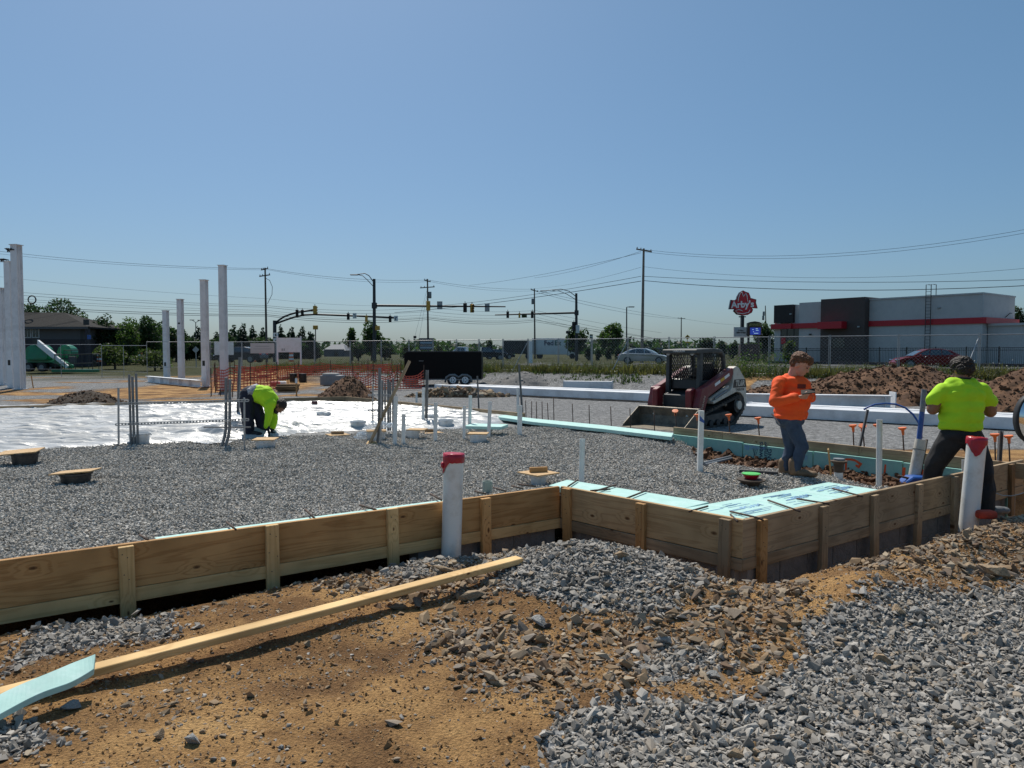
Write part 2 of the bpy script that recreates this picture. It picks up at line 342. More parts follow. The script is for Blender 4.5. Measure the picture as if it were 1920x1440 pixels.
M_['grass'] = leaf_mat('tall grass', (.085, .088, .030), .45)
M_['weed'] = leaf_mat('weed leaf', (.048, .072, .022), .5)
M_['flower'] = mat('white flower', (.72, .72, .66), .8, var=.05)
M_['soil'] = mat('red brown soil', (.125, .062, .03), .95, var=.45, vs=5, bump=1, bs=14, dirt=(.075, .036, .02), ds=3)
M_['trailer'] = mat('trailer black sheet', (.003, .003, .0035), .55, var=.2, spec=.15)
M_['lens_dk'] = mat('unlit signal lens', (.03, .012, .01), .3)
M_['stucco'] = mat('white stucco', (.52, .51, .51), .9, var=.04, vs=2, bump=.1, dirt=(.46, .455, .46), ds=.8)
M_['brown'] = mat('brown panel', (.075, .055, .05), .7, var=.08, vs=2)
M_['dkbrown'] = mat('dark brown panel', (.018, .011, .011), .6, var=.1, vs=2)
M_['redband'] = mat('red canopy', (.48, .012, .025), .45, var=.05)
M_['brickdk'] = mat('dark brick', (.06, .05, .055), .9, var=.25, vs=9, bump=.2)
M_['shingle'] = mat('dark roof shingle', (.03, .029, .028), .95, var=.3, vs=6, spec=.2, bump=.3)
M_['siding'] = mat('grey siding', (.105, .10, .105), .8, var=.06, vs=2)
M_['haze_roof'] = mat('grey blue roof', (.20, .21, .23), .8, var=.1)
STONE = stone_mat('crushed limestone', [(.175, .163, .15), (.27, .255, .235), (.375, .355, .325), (.21, .195, .175), (.49, .465, .43), (.31, .29, .265), (.33, .26, .185)])
STONE2 = stone_mat('pad limestone', [(.22, .215, .20), (.36, .35, .325), (.50, .485, .455), (.28, .275, .26), (.62, .60, .565), (.42, .405, .375), (.40, .35, .29)])
EARTHSTONE = stone_mat('earthy stone', [(.22, .15, .09), (.33, .24, .15), (.24, .21, .18), (.15, .09, .05), (.38, .32, .24), (.27, .18, .10)])
CLOD = stone_mat('soil clod', [(.095, .048, .026), (.135, .07, .038), (.08, .04, .023), (.18, .098, .052), (.115, .068, .042)])
# ================================================================== LAYOUT of the slab
ZT = .42                                  # top of the form boards
def xy(p): return Vector((p.x, p.y))
A0 = G(0, 1051, ZT); C1 = G(1050, 912, ZT); C2 = G(1393, 975, ZT); C3 = G(1920, 862, ZT)
AL = C1+(A0-C1)*1.9
E1 = G(1265, 799, ZT); E0 = E1+(G(1915, 866, ZT)-E1)*1.0
C3x = C2+(C3-C2)*1.0
E0x = E0+(E0-E1).normalized()*.35
E2 = G(985, 772, ZT); E3 = G(648, 741, ZT); E4 = G(400, 748, ZT); E5 = E4+(E4-E3)*3.2
POLY = [xy(p) for p in (AL, C1, C2, C3x, E0x, E1, E2, E3, E4, E5)]+[Vector((-24, AL.y-1))]
NC = [xy(p) for p in (AL, C1, C2, C3x)]+[xy(C3x)+(xy(C3)-xy(C2)).normalized()*3]
def poly_dist(x, y, pts, closed=False):
    x = np.asarray(x, float); y = np.asarray(y, float); best = np.full(x.shape, 1e9); arc = np.zeros(x.shape); acc = 0
    seq = list(zip(pts[:-1], pts[1:]))+([(pts[-1], pts[0])] if closed else [])
    for a, b in seq:
        dx, dy = b[0]-a[0], b[1]-a[1]; L2 = dx*dx+dy*dy; L = math.sqrt(L2)
        t = np.clip(((x-a[0])*dx+(y-a[1])*dy)/L2, 0, 1); d = np.hypot(x-a[0]-t*dx, y-a[1]-t*dy)
        m = d < best; best = np.where(m, d, best); arc = np.where(m, acc+t*L, arc); acc += L
    return best, arc
def inside(x, y, pts):
    x = np.asarray(x, float); y = np.asarray(y, float); r = np.zeros(x.shape, bool)
    for a, b in zip(pts, pts[1:]+pts[:1]):
        if a[1] == b[1]: continue
        c = ((a[1] > y) != (b[1] > y)) & (x < (b[0]-a[0])*(y-a[1])/(b[1]-a[1])+a[0]); r ^= c
    return r
def sdist(x, y, pts):
    d, _ = poly_dist(x, y, pts, True); return np.where(inside(x, y, pts), -d, d)
def pxpoly(l, z=0): return [xy(G(a, b, z)) for a, b in l]
LA = (xy(C1)-xy(AL)).length; LB = (xy(C2)-xy(C1)).length
FENCE = [Vector(q) for q in ((-30, 55), (-19, 51), (-12.5, 47.5), (0, 42.2), (5.9, 38), (19.4, 29), (34, 19))]
def fence_y(x): return np.interp(x, [p[0] for p in FENCE], [p[1] for p in FENCE])
BERM = pxpoly([(1560, 1150), (1680, 1088), (1820, 1030), (1960, 995), (2200, 970)], .05)
MOUND = xy(G(1085, 1062, .1)); MOUND2 = xy(G(1230, 1095, .05))
def hg(x, y):
    x = np.asarray(x, float); y = np.asarray(y, float)
    h = fbm(x*.8, y*.8, 4, 3)*.09+fbm(x*5, y*5, 3, 9)*.022
    near = 1-sst(10, 16, y)
    h = h*(.35+.65*near)-.04*(1-near)
    d, u = poly_dist(x, y, NC)
    dep = np.interp(u, [0, LA-1.6, LA-.9, LA, LA+.5, LA+LB-.3, LA+LB, LA+LB+.5, LA+LB+9], [.12, .16, .38, .38, .26, .22, .34, .52, .55])
    wd = np.interp(u, [0, LA-1.6, LA-.8, LA+.4, LA+LB-.4, LA+LB, LA+LB+.7, LA+LB+9], [.16, .2, .46, .34, .24, .34, .52, .55])
    wd = wd*(1+.6*fbm(u*2.3, d*0, 3, 21))
    h = h-dep*(1-sst(wd*.62, wd*1.2, d))*near
    for c, hh, r in ((MOUND, .20, .62), (MOUND2, .10, .5)):
        h = h+hh*np.exp(-((x-c[0])**2+(y-c[1])**2)/(r*r))*sst(.03, .2, d)
    bd, _ = poly_dist(x, y, BERM); h = h+.15*np.exp(-(bd/.42)**2)*sst(.2, .5, d)*(1+1.2*fbm(x*3, y*3, 3, 5))
    h = h+(.05*fbm(x*2.1, y*2.1, 3, 77)+.02*fbm(x*9, y*9, 2, 78))*near
    # inside the slab the sub-grade lies low
    ins = inside(x, y, POLY); h = np.where(ins & (d > .12), -.55, np.where(ins, -.35, h))
    # embankment up to the road and flat land beyond
    e = (fence_y(x)-y)*.86; side = sst(-24, -13, x)
    emb = (.70+.04*fbm(x*.5, y*.5, 3, 8))*(1-sst(.2, 4.4+1.2*fbm(x*.3, y*.1, 3, 31), e))
    emb = emb*side+(1-side)*sst(52, 110, y)*.55
    emb = emb+fbm(x*1.7, y*1.7, 3, 14)*.18*np.exp(-((e-2.4)/1.6)**2)*side
    return h*(1-.6*sst(60, 90, y))+emb
def mask_ground(x, y):
    """what lies on the ground: gravel, grass, asphalt"""
    x = np.asarray(x, float); y = np.asarray(y, float); gr = np.zeros(x.shape)
    n = fbm(x*2.2, y*2.2, 4, 41)*.5+fbm(x*9, y*9, 2, 42)*.25
    for pl in GRAVEL: gr = np.maximum(gr, sst(.10, -.26, sdist(x, y, pl)+n*.8))
    n2 = fbm(x*.35, y*.35, 4, 55)
    far = sst(12.5, 14, y); f = .9-sst(.04, .2, n2)*np.where(x > -6, .25, .55)
    left = np.exp(-((x+14.5)/5)**2-((y-36)/8.5)**2)*1.3+np.exp(-((x+17)/7)**2-((y-55)/9)**2)
    f = f-np.clip(left, 0, 1)*np.clip(.25+1.3*vn(x*.6, y*.35, 12), 0, .95)
    e = (fence_y(x)-y)*.86
    slope = np.exp(-((e-2.5)/1.8)**2)*sst(2, 10, x)*sst(-.06, .12, n2)
    f = f-slope*.8
    gr = np.maximum(gr, far*np.clip(f, 0, 1))
    side = sst(-24, -13, x)
    ga = sst(1.3, .2, e+fbm(x*.6, y*.6, 3, 60)*2.2)*side+(1-side)*sst(44, 60, y+fbm(x*.3, y*.3, 3, 2)*18)
    return gr, np.clip(ga, 0, 1)
GRAVEL = [pxpoly(l) for l in (
 [(1030, 1520), (1020, 1400), (1080, 1330), (1180, 1310), (1300, 1300), (1400, 1292), (1440, 1250), (1530, 1198), (1570, 1172), (1700, 1138), (1780, 1130), (1870, 1108), (1920, 1088), (2400, 990), (2600, 1600)],
 [(915, 1082), (960, 1045), (1060, 1030), (1150, 1045), (1240, 1055), (1320, 1085), (1345, 1112), (1300, 1150), (1230, 1168), (1100, 1165), (1000, 1140), (930, 1105)],
 [(0, 1215), (60, 1190), (170, 1155), (330, 1150), (350, 1180), (300, 1205), (200, 1225), (60, 1260), (0, 1275)],
 [(-300, 1330), (0, 1345), (70, 1345), (130, 1380), (40, 1420), (-300, 1520)],
 [(690, 1080), (760, 1052), (900, 1040), (905, 1062), (840, 1080), (760, 1095)],
 [(1150, 1235), (1330, 1190), (1400, 1220), (1340, 1270), (1230, 1285), (1160, 1270)])]
# ------------------------------------------------------------------ materials of the ground
def grav_nodes(t, L, sc, c_lo, c_hi):
    tc = N(t, 'ShaderNodeTexCoord'); vo = N(t, 'ShaderNodeTexVoronoi', i_Scale=sc); vo.voronoi_dimensions = '2D'; L(tc.outputs['Object'], vo.inputs['Vector'])
    v2 = N(t, 'ShaderNodeTexVoronoi', i_Scale=sc*.45); v2.voronoi_dimensions = '2D'; L(tc.outputs['Object'], v2.inputs['Vector'])
    sp = N(t, 'ShaderNodeSeparateColor'); L(vo.outputs['Color'], sp.inputs[0])
    rp = ramp(t, [(0, c_lo), (1, c_hi)]); L(sp.outputs[0], rp.inputs[0])
    s2 = N(t, 'ShaderNodeSeparateColor'); L(v2.outputs['Color'], s2.inputs[0])
    r2 = ramp(t, [(0, .72), (1, 1.2)]); L(s2.outputs[0], r2.inputs[0])
    mu = N(t, 'ShaderNodeMix', data_type='RGBA', blend_type='MULTIPLY', i_0=1.0); L(rp.outputs[0], mu.inputs[6]); L(r2.outputs[0], mu.inputs[7])
    s = N(t, 'ShaderNodeMath', operation='MULTIPLY_ADD', i_1=.6); L(v2.outputs['Distance'], s.inputs[0]); L(vo.outputs['Distance'], s.inputs[2])
    a = N(t, 'ShaderNodeMath', operation='MULTIPLY_ADD', i_1=.9); L(sp.outputs[1], a.inputs[0]); L(s.outputs[0], a.inputs[2])
    return tc, mu.outputs[2], a.outputs[0]
def ground_mat():
    m, t, b, L = nodes('site ground'); at = N(t, 'ShaderNodeAttribute', attribute_name='mask'); sp = N(t, 'ShaderNodeSeparateColor'); L(at.outputs['Color'], sp.inputs[0])
    tc, gc, gh = grav_nodes(t, L, 26, (.13, .132, .135), (.34, .338, .335))
    n1 = N(t, 'ShaderNodeTexNoise', i_Scale=1.1, i_Detail=9.0, i_Roughness=.62); L(tc.outputs['Object'], n1.inputs['Vector'])
    dr = ramp(t, [(.30, (.12, .066, .033)), (.44, (.25, .142, .065)), (.56, (.46, .275, .118)), (.70, (.62, .40, .18))]); L(n1.outputs[0], dr.inputs[0])
    n2 = N(t, 'ShaderNodeTexNoise', i_Scale=55.0, i_Detail=8.0, i_Roughness=.75); L(tc.outputs['Object'], n2.inputs['Vector'])
    d2 = ramp(t, [(.32, (.42, .38, .35)), (.5, (.92, .9, .88)), (.68, (1.3, 1.27, 1.22))]); L(n2.outputs[0], d2.inputs[0])
    dm = N(t, 'ShaderNodeMix', data_type='RGBA', blend_type='MULTIPLY', i_0=1.0); L(dr.outputs[0], dm.inputs[6]); L(d2.outputs[0], dm.inputs[7])
    # crumbs of soil
    vo = N(t, 'ShaderNodeTexVoronoi', i_Scale=70.0); vo.voronoi_dimensions = '2D'; L(tc.outputs['Object'], vo.inputs['Vector'])
    gm = N(t, 'ShaderNodeMix', data_type='RGBA'); 
    nn = N(t, 'ShaderNodeMath', operation='MULTIPLY_ADD', i_1=.8); L(n2.outputs[0], nn.inputs[0]); 
    ns = N(t, 'ShaderNodeMath', operation='SUBTRACT', i_1=.4); L(sp.outputs[0], ns.inputs[0]); L(ns.outputs[0], nn.inputs[2]); mk = ramp(t, [(.3, 0), (.5, 1)]); L(nn.outputs[0], mk.inputs[0])
    mkk = N(t, 'ShaderNodeMath', operation='MULTIPLY'); gt = N(t, 'ShaderNodeMath', operation='GREATER_THAN', i_1=.02); L(sp.outputs[0], gt.inputs[0]); L(gt.outputs[0], mkk.inputs[0]); L(mk.outputs[0], mkk.inputs[1])
    L(mkk.outputs[0], gm.inputs[0]); L(dm.outputs[2], gm.inputs[6]); L(gc, gm.inputs[7])
    ng = N(t, 'ShaderNodeTexNoise', i_Scale=3.0, i_Detail=8.0); L(tc.outputs['Object'], ng.inputs['Vector'])
    gg = ramp(t, [(.35, (.030, .036, .012)), (.65, (.062, .064, .022))]); L(ng.outputs[0], gg.inputs[0])
    g2 = N(t, 'ShaderNodeMix', data_type='RGBA'); L(sp.outputs[1], g2.inputs[0]); L(gm.outputs[2], g2.inputs[6]); L(gg.outputs[0], g2.inputs[7])
    L(g2.outputs[2], b.inputs['Base Color']); b.inputs['Roughness'].default_value = .95; b.inputs['Specular IOR Level'].default_value = .15
    hm = N(t, 'ShaderNodeMix', data_type='FLOAT'); L(mkk.outputs[0], hm.inputs[0]); 
    hh = N(t, 'ShaderNodeMath', operation='MULTIPLY_ADD', i_1=-.35); L(vo.outputs['Distance'], hh.inputs[0]); L(n2.outputs[0], hh.inputs[2])
    L(hh.outputs[0], hm.inputs[2]); L(gh, hm.inputs[3])
    bp = N(t, 'ShaderNodeBump', i_Strength=.8, i_Distance=.04); L(hm.outputs[0], bp.inputs['Height']); L(bp.outputs[0], b.inputs['Normal'])
    return m
def pad_mat():
    m, t, b, L = nodes('pad gravel bed'); at = N(t, 'ShaderNodeAttribute', attribute_name='mask'); sp = N(t, 'ShaderNodeSeparateColor'); L(at.outputs['Color'], sp.inputs[0])
    tc, gc, gh = grav_nodes(t, L, 38, (.15, .15, .15), (.40, .395, .385))
    n1 = N(t, 'ShaderNodeTexNoise', i_Scale=6.0, i_Detail=8.0); L(tc.outputs['Object'], n1.inputs['Vector'])
    dr = ramp(t, [(.35, (.08, .042, .024)), (.65, (.20, .11, .06))]); L(n1.outputs[0], dr.inputs[0])
    g = N(t, 'ShaderNodeMix', data_type='RGBA'); L(sp.outputs[0], g.inputs[0]); L(gc, g.inputs[6]); L(dr.outputs[0], g.inputs[7])
    L(g.outputs[2], b.inputs['Base Color']); b.inputs['Roughness'].default_value = .95; b.inputs['Specular IOR Level'].default_value = .15
    bp = N(t, 'ShaderNodeBump', i_Strength=.9, i_Distance=.016); L(gh, bp.inputs['Height']); L(bp.outputs[0], b.inputs['Normal'])
    return m
def grid_obj(name, xs, ys, zf, m, keep=None, mask=None, kind=None, parent=None):
    X, Y = np.meshgrid(xs, ys); Z = zf(X, Y); nx, ny = len(xs), len(ys)
    co = np.stack([X, Y, Z], -1).reshape(-1, 3); i = np.arange(nx*ny).reshape(ny, nx)
    f = np.stack([i[:-1, :-1], i[:-1, 1:], i[1:, 1:], i[1:, :-1]], -1).reshape(-1, 4)
    if keep is not None:
        cx = (X[:-1, :-1]+X[1:, 1:])/2; cy = (Y[:-1, :-1]+Y[1:, 1:])/2; f = f[keep(cx, cy).ravel()]
        u = np.unique(f); mp = np.full(len(co), -1); mp[u] = np.arange(len(u)); co = co[u]; f = mp[f]
    me = bpy.data.meshes.new(name); me.vertices.add(len(co)); me.vertices.foreach_set('co', co.ravel())
    me.loops.add(f.size); me.loops.foreach_set('vertex_index', f.ravel().astype(np.int32)); me.polygons.add(len(f))
    me.polygons.foreach_set('loop_start', np.arange(0, f.size, 4, dtype=np.int32)); me.update(calc_edges=True)
    me.shade_smooth(); me.materials.append(m)
    if mask is not None:
        a = me.attributes.new('mask', 'FLOAT_COLOR', 'POINT'); q = mask(co[:, 0], co[:, 1]); c = np.ones((len(co), 4)); c[:, 0] = q[0]; c[:, 1] = q[1]; c[:, 2] = 0
        a.data.foreach_set('color', c.ravel())
    o = bpy.data.objects.new(name, me); COL.objects.link(o)
    if kind: o['kind'] = kind
    if parent: o.parent = parent
    return o
def axis(*seg):
    r = []
    for a, b, st in seg: r += list(np.arange(a, b-1e-6, st))
    r.append(seg[-1][1]); return np.array(r)
GX = axis((-900, -100, 80), (-100, -40, 6), (-40, -12, .7), (-12, -5, .2), (-5, 7, .045), (7, 14, .16), (14, 40, .6), (40, 100, 6), (100, 900, 80))
GY = axis((-40, 0, 4), (0, 2, .25), (2, 9, .045), (9, 16, .12), (16, 26, .28), (26, 52, .32), (52, 100, 2.2), (100, 300, 20), (300, 1500, 120))
ground = grid_obj('ground', GX, GY, hg, ground_mat(), mask=mask_ground, kind='structure')
# ------------------------------------------------------------------ gravel pad inside the forms
PIT = pxpoly([(1340, 838), (1450, 838), (1600, 868), (1720, 905), (1830, 950), (1740, 940), (1660, 915), (1600, 900), (1540, 895), (1465, 888), (1400, 880), (1345, 868)], .08)
EIN = [xy(p) for p in (E0x, E1, E2, E3, E4)]
def hp(x, y):
    x = np.asarray(x, float); y = np.asarray(y, float); d, _ = poly_dist(x, y, NC); q = sdist(x, y, PIT)
    h = .235+.10*(1-sst(.1, .9, d))+fbm(x*.9, y*.9, 3, 71)*.10+fbm(x*3.2, y*3.2, 3, 72)*.03
    h = h-.20*(1-sst(-.15, 1.1, q))+(1-sst(-.2, .3, q))*fbm(x*4, y*4, 3, 73)*.14+.10*(1-sst(-.5, -.1, q))*sst(.35, .0, poly_dist(x, y, EIN[:2])[0]-.55)*0
    return h
def pad_keep(x, y): return inside(x, y, POLY) & (poly_dist(x, y, POLY[:-1])[0] > .045)
def pad_mask(x, y):
    q = sdist(x, y, PIT)+fbm(x*4, y*4, 3, 70)*.5; return sst(.50, .30, q), np.zeros(x.shape)
pad = grid_obj('gravel_pad', axis((-24, -8, .3), (-8, 6.6, .06)), axis((3.5, 9.5, .06), (9.5, 24, .14)), hp, pad_mat(), keep=pad_keep, mask=pad_mask, kind='structure')
# ------------------------------------------------------------------ road behind the fence
rd = MB(); 
RP = [(-14, 62), (10, 60), (40, 50), (90, 30)]
for (x0, y0), (x1, y1) in zip(RP[:-1], RP[1:]): rd.add([(x0, y0-6, .66), (x1, y1-6, .66), (x1, y1+9, .66), (x0, y0+9, .66)], [(0, 1, 2, 3)])
rd.add([(-8, 66, .664), (18, 66, .664), (60, 220, .664), (30, 220, .664)], [(0, 1, 2, 3)])
tag(rd.build('road', M_['asphalt']), kind='structure')
# ------------------------------------------------------------------ loose stones: instanced geometry
def stone_mesh(name, seed, m, flat=.7, npt=11):
    r = random.Random(seed); bm = bmesh.new()
    for i in range(npt):
        v = Vector((r.gauss(0, 1), r.gauss(0, 1), r.gauss(0, 1))).normalized()*r.uniform(.75, 1.05); bm.verts.new((v.x*.5, v.y*.5*r.uniform(.7, 1), v.z*.5*flat))
    res = bmesh.ops.convex_hull(bm, input=bm.verts); bmesh.ops.delete(bm, geom=[v for v in bm.verts if not v.link_faces], context='VERTS')
    bmesh.ops.recalc_face_normals(bm, faces=bm.faces)
    me = bpy.data.meshes.new(name); bm.to_mesh(me); bm.free(); me.materials.append(m); return me
def coll(name, meshes):
    c = bpy.data.collections.new(name)
    for i, me in enumerate(meshes): o = bpy.data.objects.new('%s_%02d' % (name, i), me); c.objects.link(o)
    return c
def cluster_mesh(name, seed, m, n=44, rad=.17, size=(.017, .040), src=None):
    r = random.Random(seed); V = []; Fc = []
    for i in range(n):
        me = r.choice(src); s = r.uniform(*size); a = r.uniform(0, 6.28); q = rad*math.sqrt(r.random()); M = Matrix.Translation((q*math.cos(a), q*math.sin(a), r.uniform(-.006, .016)))@Euler((r.uniform(-1.2, 1.2), r.uniform(-1.2, 1.2), r.uniform(0, 6.28))).to_matrix().to_4x4()@Matrix.Scale(s, 4)
        o = len(V); V += [tuple(M@v.co) for v in me.vertices]; Fc += [tuple(k+o for k in p.vertices) for p in me.polygons]
    me = bpy.data.meshes.new(name); me.from_pydata(V, [], Fc); me.materials.append(m); return me
def scatter(name, pts, rot, scl, idx, collection, label=None):
    me = bpy.data.meshes.new(name); n = len(pts); me.vertices.add(n); me.vertices.foreach_set('co', np.asarray(pts, float).ravel())
    a = me.attributes.new('rot', 'FLOAT_VECTOR', 'POINT'); a.data.foreach_set('vector', np.asarray(rot, float).ravel())
    a = me.attributes.new('scl', 'FLOAT_VECTOR', 'POINT'); a.data.foreach_set('vector', np.asarray(scl, float).ravel())
    a = me.attributes.new('pick', 'INT', 'POINT'); a.data.foreach_set('value', np.asarray(idx, np.int32))
    o = bpy.data.objects.new(name, me); COL.objects.link(o)
    ng = bpy.data.node_groups.new('scatter '+name, 'GeometryNodeTree')
    ng.interface.new_socket('Geometry', in_out='INPUT', socket_type='NodeSocketGeometry'); ng.interface.new_socket('Geometry', in_out='OUTPUT', socket_type='NodeSocketGeometry')
    gi = ng.nodes.new('NodeGroupInput'); go = ng.nodes.new('NodeGroupOutput'); ip = ng.nodes.new('GeometryNodeInstanceOnPoints')
    ci = ng.nodes.new('GeometryNodeCollectionInfo'); ci.inputs[0].default_value = collection; ci.inputs[1].default_value = True; ci.inputs[2].default_value = True
    ip.inputs['Pick Instance'].default_value = True; l = ng.links.new
    def na(nm, ty): q = ng.nodes.new('GeometryNodeInputNamedAttribute'); q.data_type = ty; q.inputs[0].default_value = nm; return q.outputs[0]
    er = ng.nodes.new('FunctionNodeEulerToRotation'); l(na('rot', 'FLOAT_VECTOR'), er.inputs[0])
    l(gi.outputs[0], ip.inputs['Points']); l(ci.outputs[0], ip.inputs['Instance']); l(na('pick', 'INT'), ip.inputs['Instance Index'])
    l(er.outputs[0], ip.inputs['Rotation']); l(na('scl', 'FLOAT_VECTOR'), ip.inputs['Scale']); l(ip.outputs[0], go.inputs[0])
    o.modifiers.new('scatter', 'NODES').node_group = ng; o['kind'] = 'stuff'
    if label: o['label'] = label
    return o
def sample(n, x0, x1, y0, y1, dens):
    x = RNG.uniform(x0, x1, n); y = RNG.uniform(y0, y1, n); k = RNG.random(n) < dens(x, y); return x[k], y[k]
def in_view(x, y, mg=.20):
    return (y > 2.4) & (np.abs(x)/np.maximum(y, .1) < .69+mg+.25/np.maximum(y, .1))
base = [stone_mesh('stone', 100+i, STONE, .72) for i in range(12)]
base2 = [stone_mesh('earth_stone', 200+i, EARTHSTONE, .66, 12) for i in range(12)]
clodm = [stone_mesh('clod', 300+i, CLOD, .8, 12) for i in range(8)]
c_stone = coll('stones', base); c_earth = coll('earth_stones', base2); c_clod = coll('clods', clodm)
def rots(n, t=.6): return np.stack([RNG.normal(0, t, n), RNG.normal(0, t, n), RNG.uniform(0, 6.28, n)], 1)
# gravel in front of the forms
def gd(x, y):
    g = mask_ground(x, y)[0]; return np.where(in_view(x, y) & ~inside(x, y, POLY), np.clip(g*1.1, 0, 1), 0)
x, y = sample(275000, -4, 8.5, 2.4, 8.6, gd); n = len(x); s = RNG.lognormal(math.log(.025), .42, n)
s = np.clip(s, .010, .075); z = hg(x, y)+s*RNG.uniform(-.1, .4, n)
scatter('gravel', np.stack([x, y, z], 1), rots(n), np.stack([s*1.4, s*1.05, s*.72], 1), RNG.integers(0, 12, n), c_stone, 'grey crushed stone spread in front of the form boards')
# stones in the dirt
ROCKY = [pxpoly(l) for l in ([(830, 1160), (930, 1170), (1040, 1190), (1110, 1230), (1080, 1290), (960, 1290), (860, 1250), (815, 1200)],
 [(1100, 1165), (1240, 1140), (1330, 1110), (1480, 1120), (1520, 1170), (1440, 1250), (1300, 1290), (1150, 1300), (1090, 1240)],
 [(560, 1080), (780, 1040), (980, 1040), (930, 1130), (840, 1130), (700, 1130)], [(1560, 1060), (1750, 980), (1960, 940), (1960, 1080), (1800, 1110), (1640, 1110)])]
def rocky(x, y):
    r = np.zeros(x.shape)
    for pl in ROCKY: r = np.maximum(r, sst(.25, -.15, sdist(x, y, pl)))
    return r
def ed(x, y):
    g = mask_ground(x, y)[0]; r = rocky(x, y); nz = vn(x*2.2, y*2.2, 88)
    return np.where(in_view(x, y) & ~inside(x, y, POLY), np.clip(.13+.75*sst(.45, .7, nz)*vn(x*5, y*5, 3)+r*.9, 0, 1)*(1-.72*g), 0)
x, y = sample(90000, -4, 7.5, 2.4, 9.5, ed); n = len(x); rk = rocky(x, y)
s = RNG.lognormal(math.log(.016), .5, n)*(1+1.7*rk*RNG.random(n)); s = np.clip(s, .006, .115); z = hg(x, y)+s*RNG.uniform(-.2, .25, n)
scatter('dirt_stones', np.stack([x, y, z], 1), rots(n, .45), np.stack([s*1.35, s, s*.8], 1), RNG.integers(0, 12, n), c_earth, 'earthy stones and crumbs scattered over the tan dirt')
x, y = sample(40000, -4, 7.5, 2.4, 9.5, lambda x, y: ed(x, y)*.9); n = len(x); s = np.clip(RNG.lognormal(math.log(.016), .45, n), .006, .06); z = hg(x, y)+s*RNG.uniform(-.25, .2, n)
scatter('grey_pebbles', np.stack([x, y, z], 1), rots(n, .45), np.stack([s*1.2, s, s*.8], 1), RNG.integers(0, 12, n), c_stone, 'grey pebbles pressed into the tan dirt')
CRUMB = stone_mat('dirt crumb', [(.19, .108, .052), (.30, .18, .085), (.42, .265, .125), (.14, .08, .04), (.35, .215, .10)])
c_crumb = coll('crumbs', [stone_mesh('crumb', 800+i, CRUMB, .75, 9) for i in range(6)])
x, y = sample(190000, -4, 7.5, 2.4, 8.5, lambda x, y: np.where(in_view(x, y) & ~inside(x, y, POLY), (1-.9*mask_ground(x, y)[0])*np.clip(.15+1.3*vn(x*3, y*3, 19), 0, 1), 0)); n = len(x); s = np.clip(RNG.lognormal(math.log(.0115), .55, n), .004, .06); z = hg(x, y)+s*RNG.uniform(-.3, .15, n)
scatter('dirt_crumbs', np.stack([x, y, z], 1), rots(n, .5), np.stack([s*1.2, s, s*.8], 1), RNG.integers(0, 6, n), c_crumb, 'crumbs of dry tan soil')
# thick rubble of broken stone
def rd_(x, y): return np.where(in_view(x, y) & ~inside(x, y, POLY), rocky(x, y)*(1-.5*mask_ground(x, y)[0])*np.clip(.35+1.2*vn(x*2.5, y*2.5, 33), 0, 1), 0)
x, y = sample(38000, -3, 7.5, 3.0, 9.5, rd_); n = len(x); s = np.clip(RNG.lognormal(math.log(.033), .5, n), .012, .115); z = hg(x, y)+s*RNG.uniform(-.15, .30, n)
scatter('rubble', np.stack([x, y, z], 1), rots(n, .5), np.stack([s*1.3, s, s*.75], 1), RNG.integers(0, 12, n), c_earth, 'tan and grey broken stone lying thick over the dirt')
# gravel on the pad, laid as small patches of stones
pm = [stone_mesh('pad_stone', 400+i, STONE2, .75) for i in range(10)]
c_pad = coll('pad_patches', [cluster_mesh('pad_patch', 500+i, STONE2, src=pm) for i in range(10)])
PADPOLY = pxpoly([(-120, 850), (100, 842), (400, 828), (520, 818), (700, 812), (870, 800), (945, 790), (1000, 786), (1265, 812), (1400, 850), (1700, 900), (1960, 930), (1960, 1200), (-120, 1200)], .25)
def pdens(x, y):
    d = poly_dist(x, y, POLY[:-1])[0]; q = sdist(x, y, PIT); far = np.clip(1.25-.055*y, .35, 1)
    return np.where(inside(x, y, POLY) & in_view(x, y) & (d > .225) & inside(x, y, PADPOLY), far*np.where(q+fbm(x*4, y*4, 3, 70)*.5 < .36, .0, 1), 0)
x, y = sample(24000, -8.5, 6.5, 4, 14.5, pdens); n = len(x); print('pad patches', n)
scatter('pad_gravel', np.stack([x, y, hp(x, y)+.004], 1), np.stack([RNG.normal(0, .04, n), RNG.normal(0, .04, n), RNG.uniform(0, 6.28, n)], 1), np.ones((n, 3))*RNG.uniform(.85, 1.15, n)[:, None], RNG.integers(0, 10, n), c_pad, 'grey gravel bed levelled inside the form boards')
# clods in the dug-out
def cd(x, y):
    q = sdist(x, y, PIT)+fbm(x*4, y*4, 3, 70)*.4; return np.where(inside(x, y, POLY), sst(.45, .1, q), 0)
x, y = sample(13000, 2.2, 7, 6.2, 12.5, cd); n = len(x); s = np.clip(RNG.lognormal(math.log(.055), .5, n), .015, .2); z = hp(x, y)+s*RNG.uniform(-.1, .3, n)
scatter('soil_clods', np.stack([x, y, z], 1), rots(n), np.stack([s*1.2, s, s*.9], 1), RNG.integers(0, 8, n), c_clod, 'red brown clods heaped in the dug out corner')
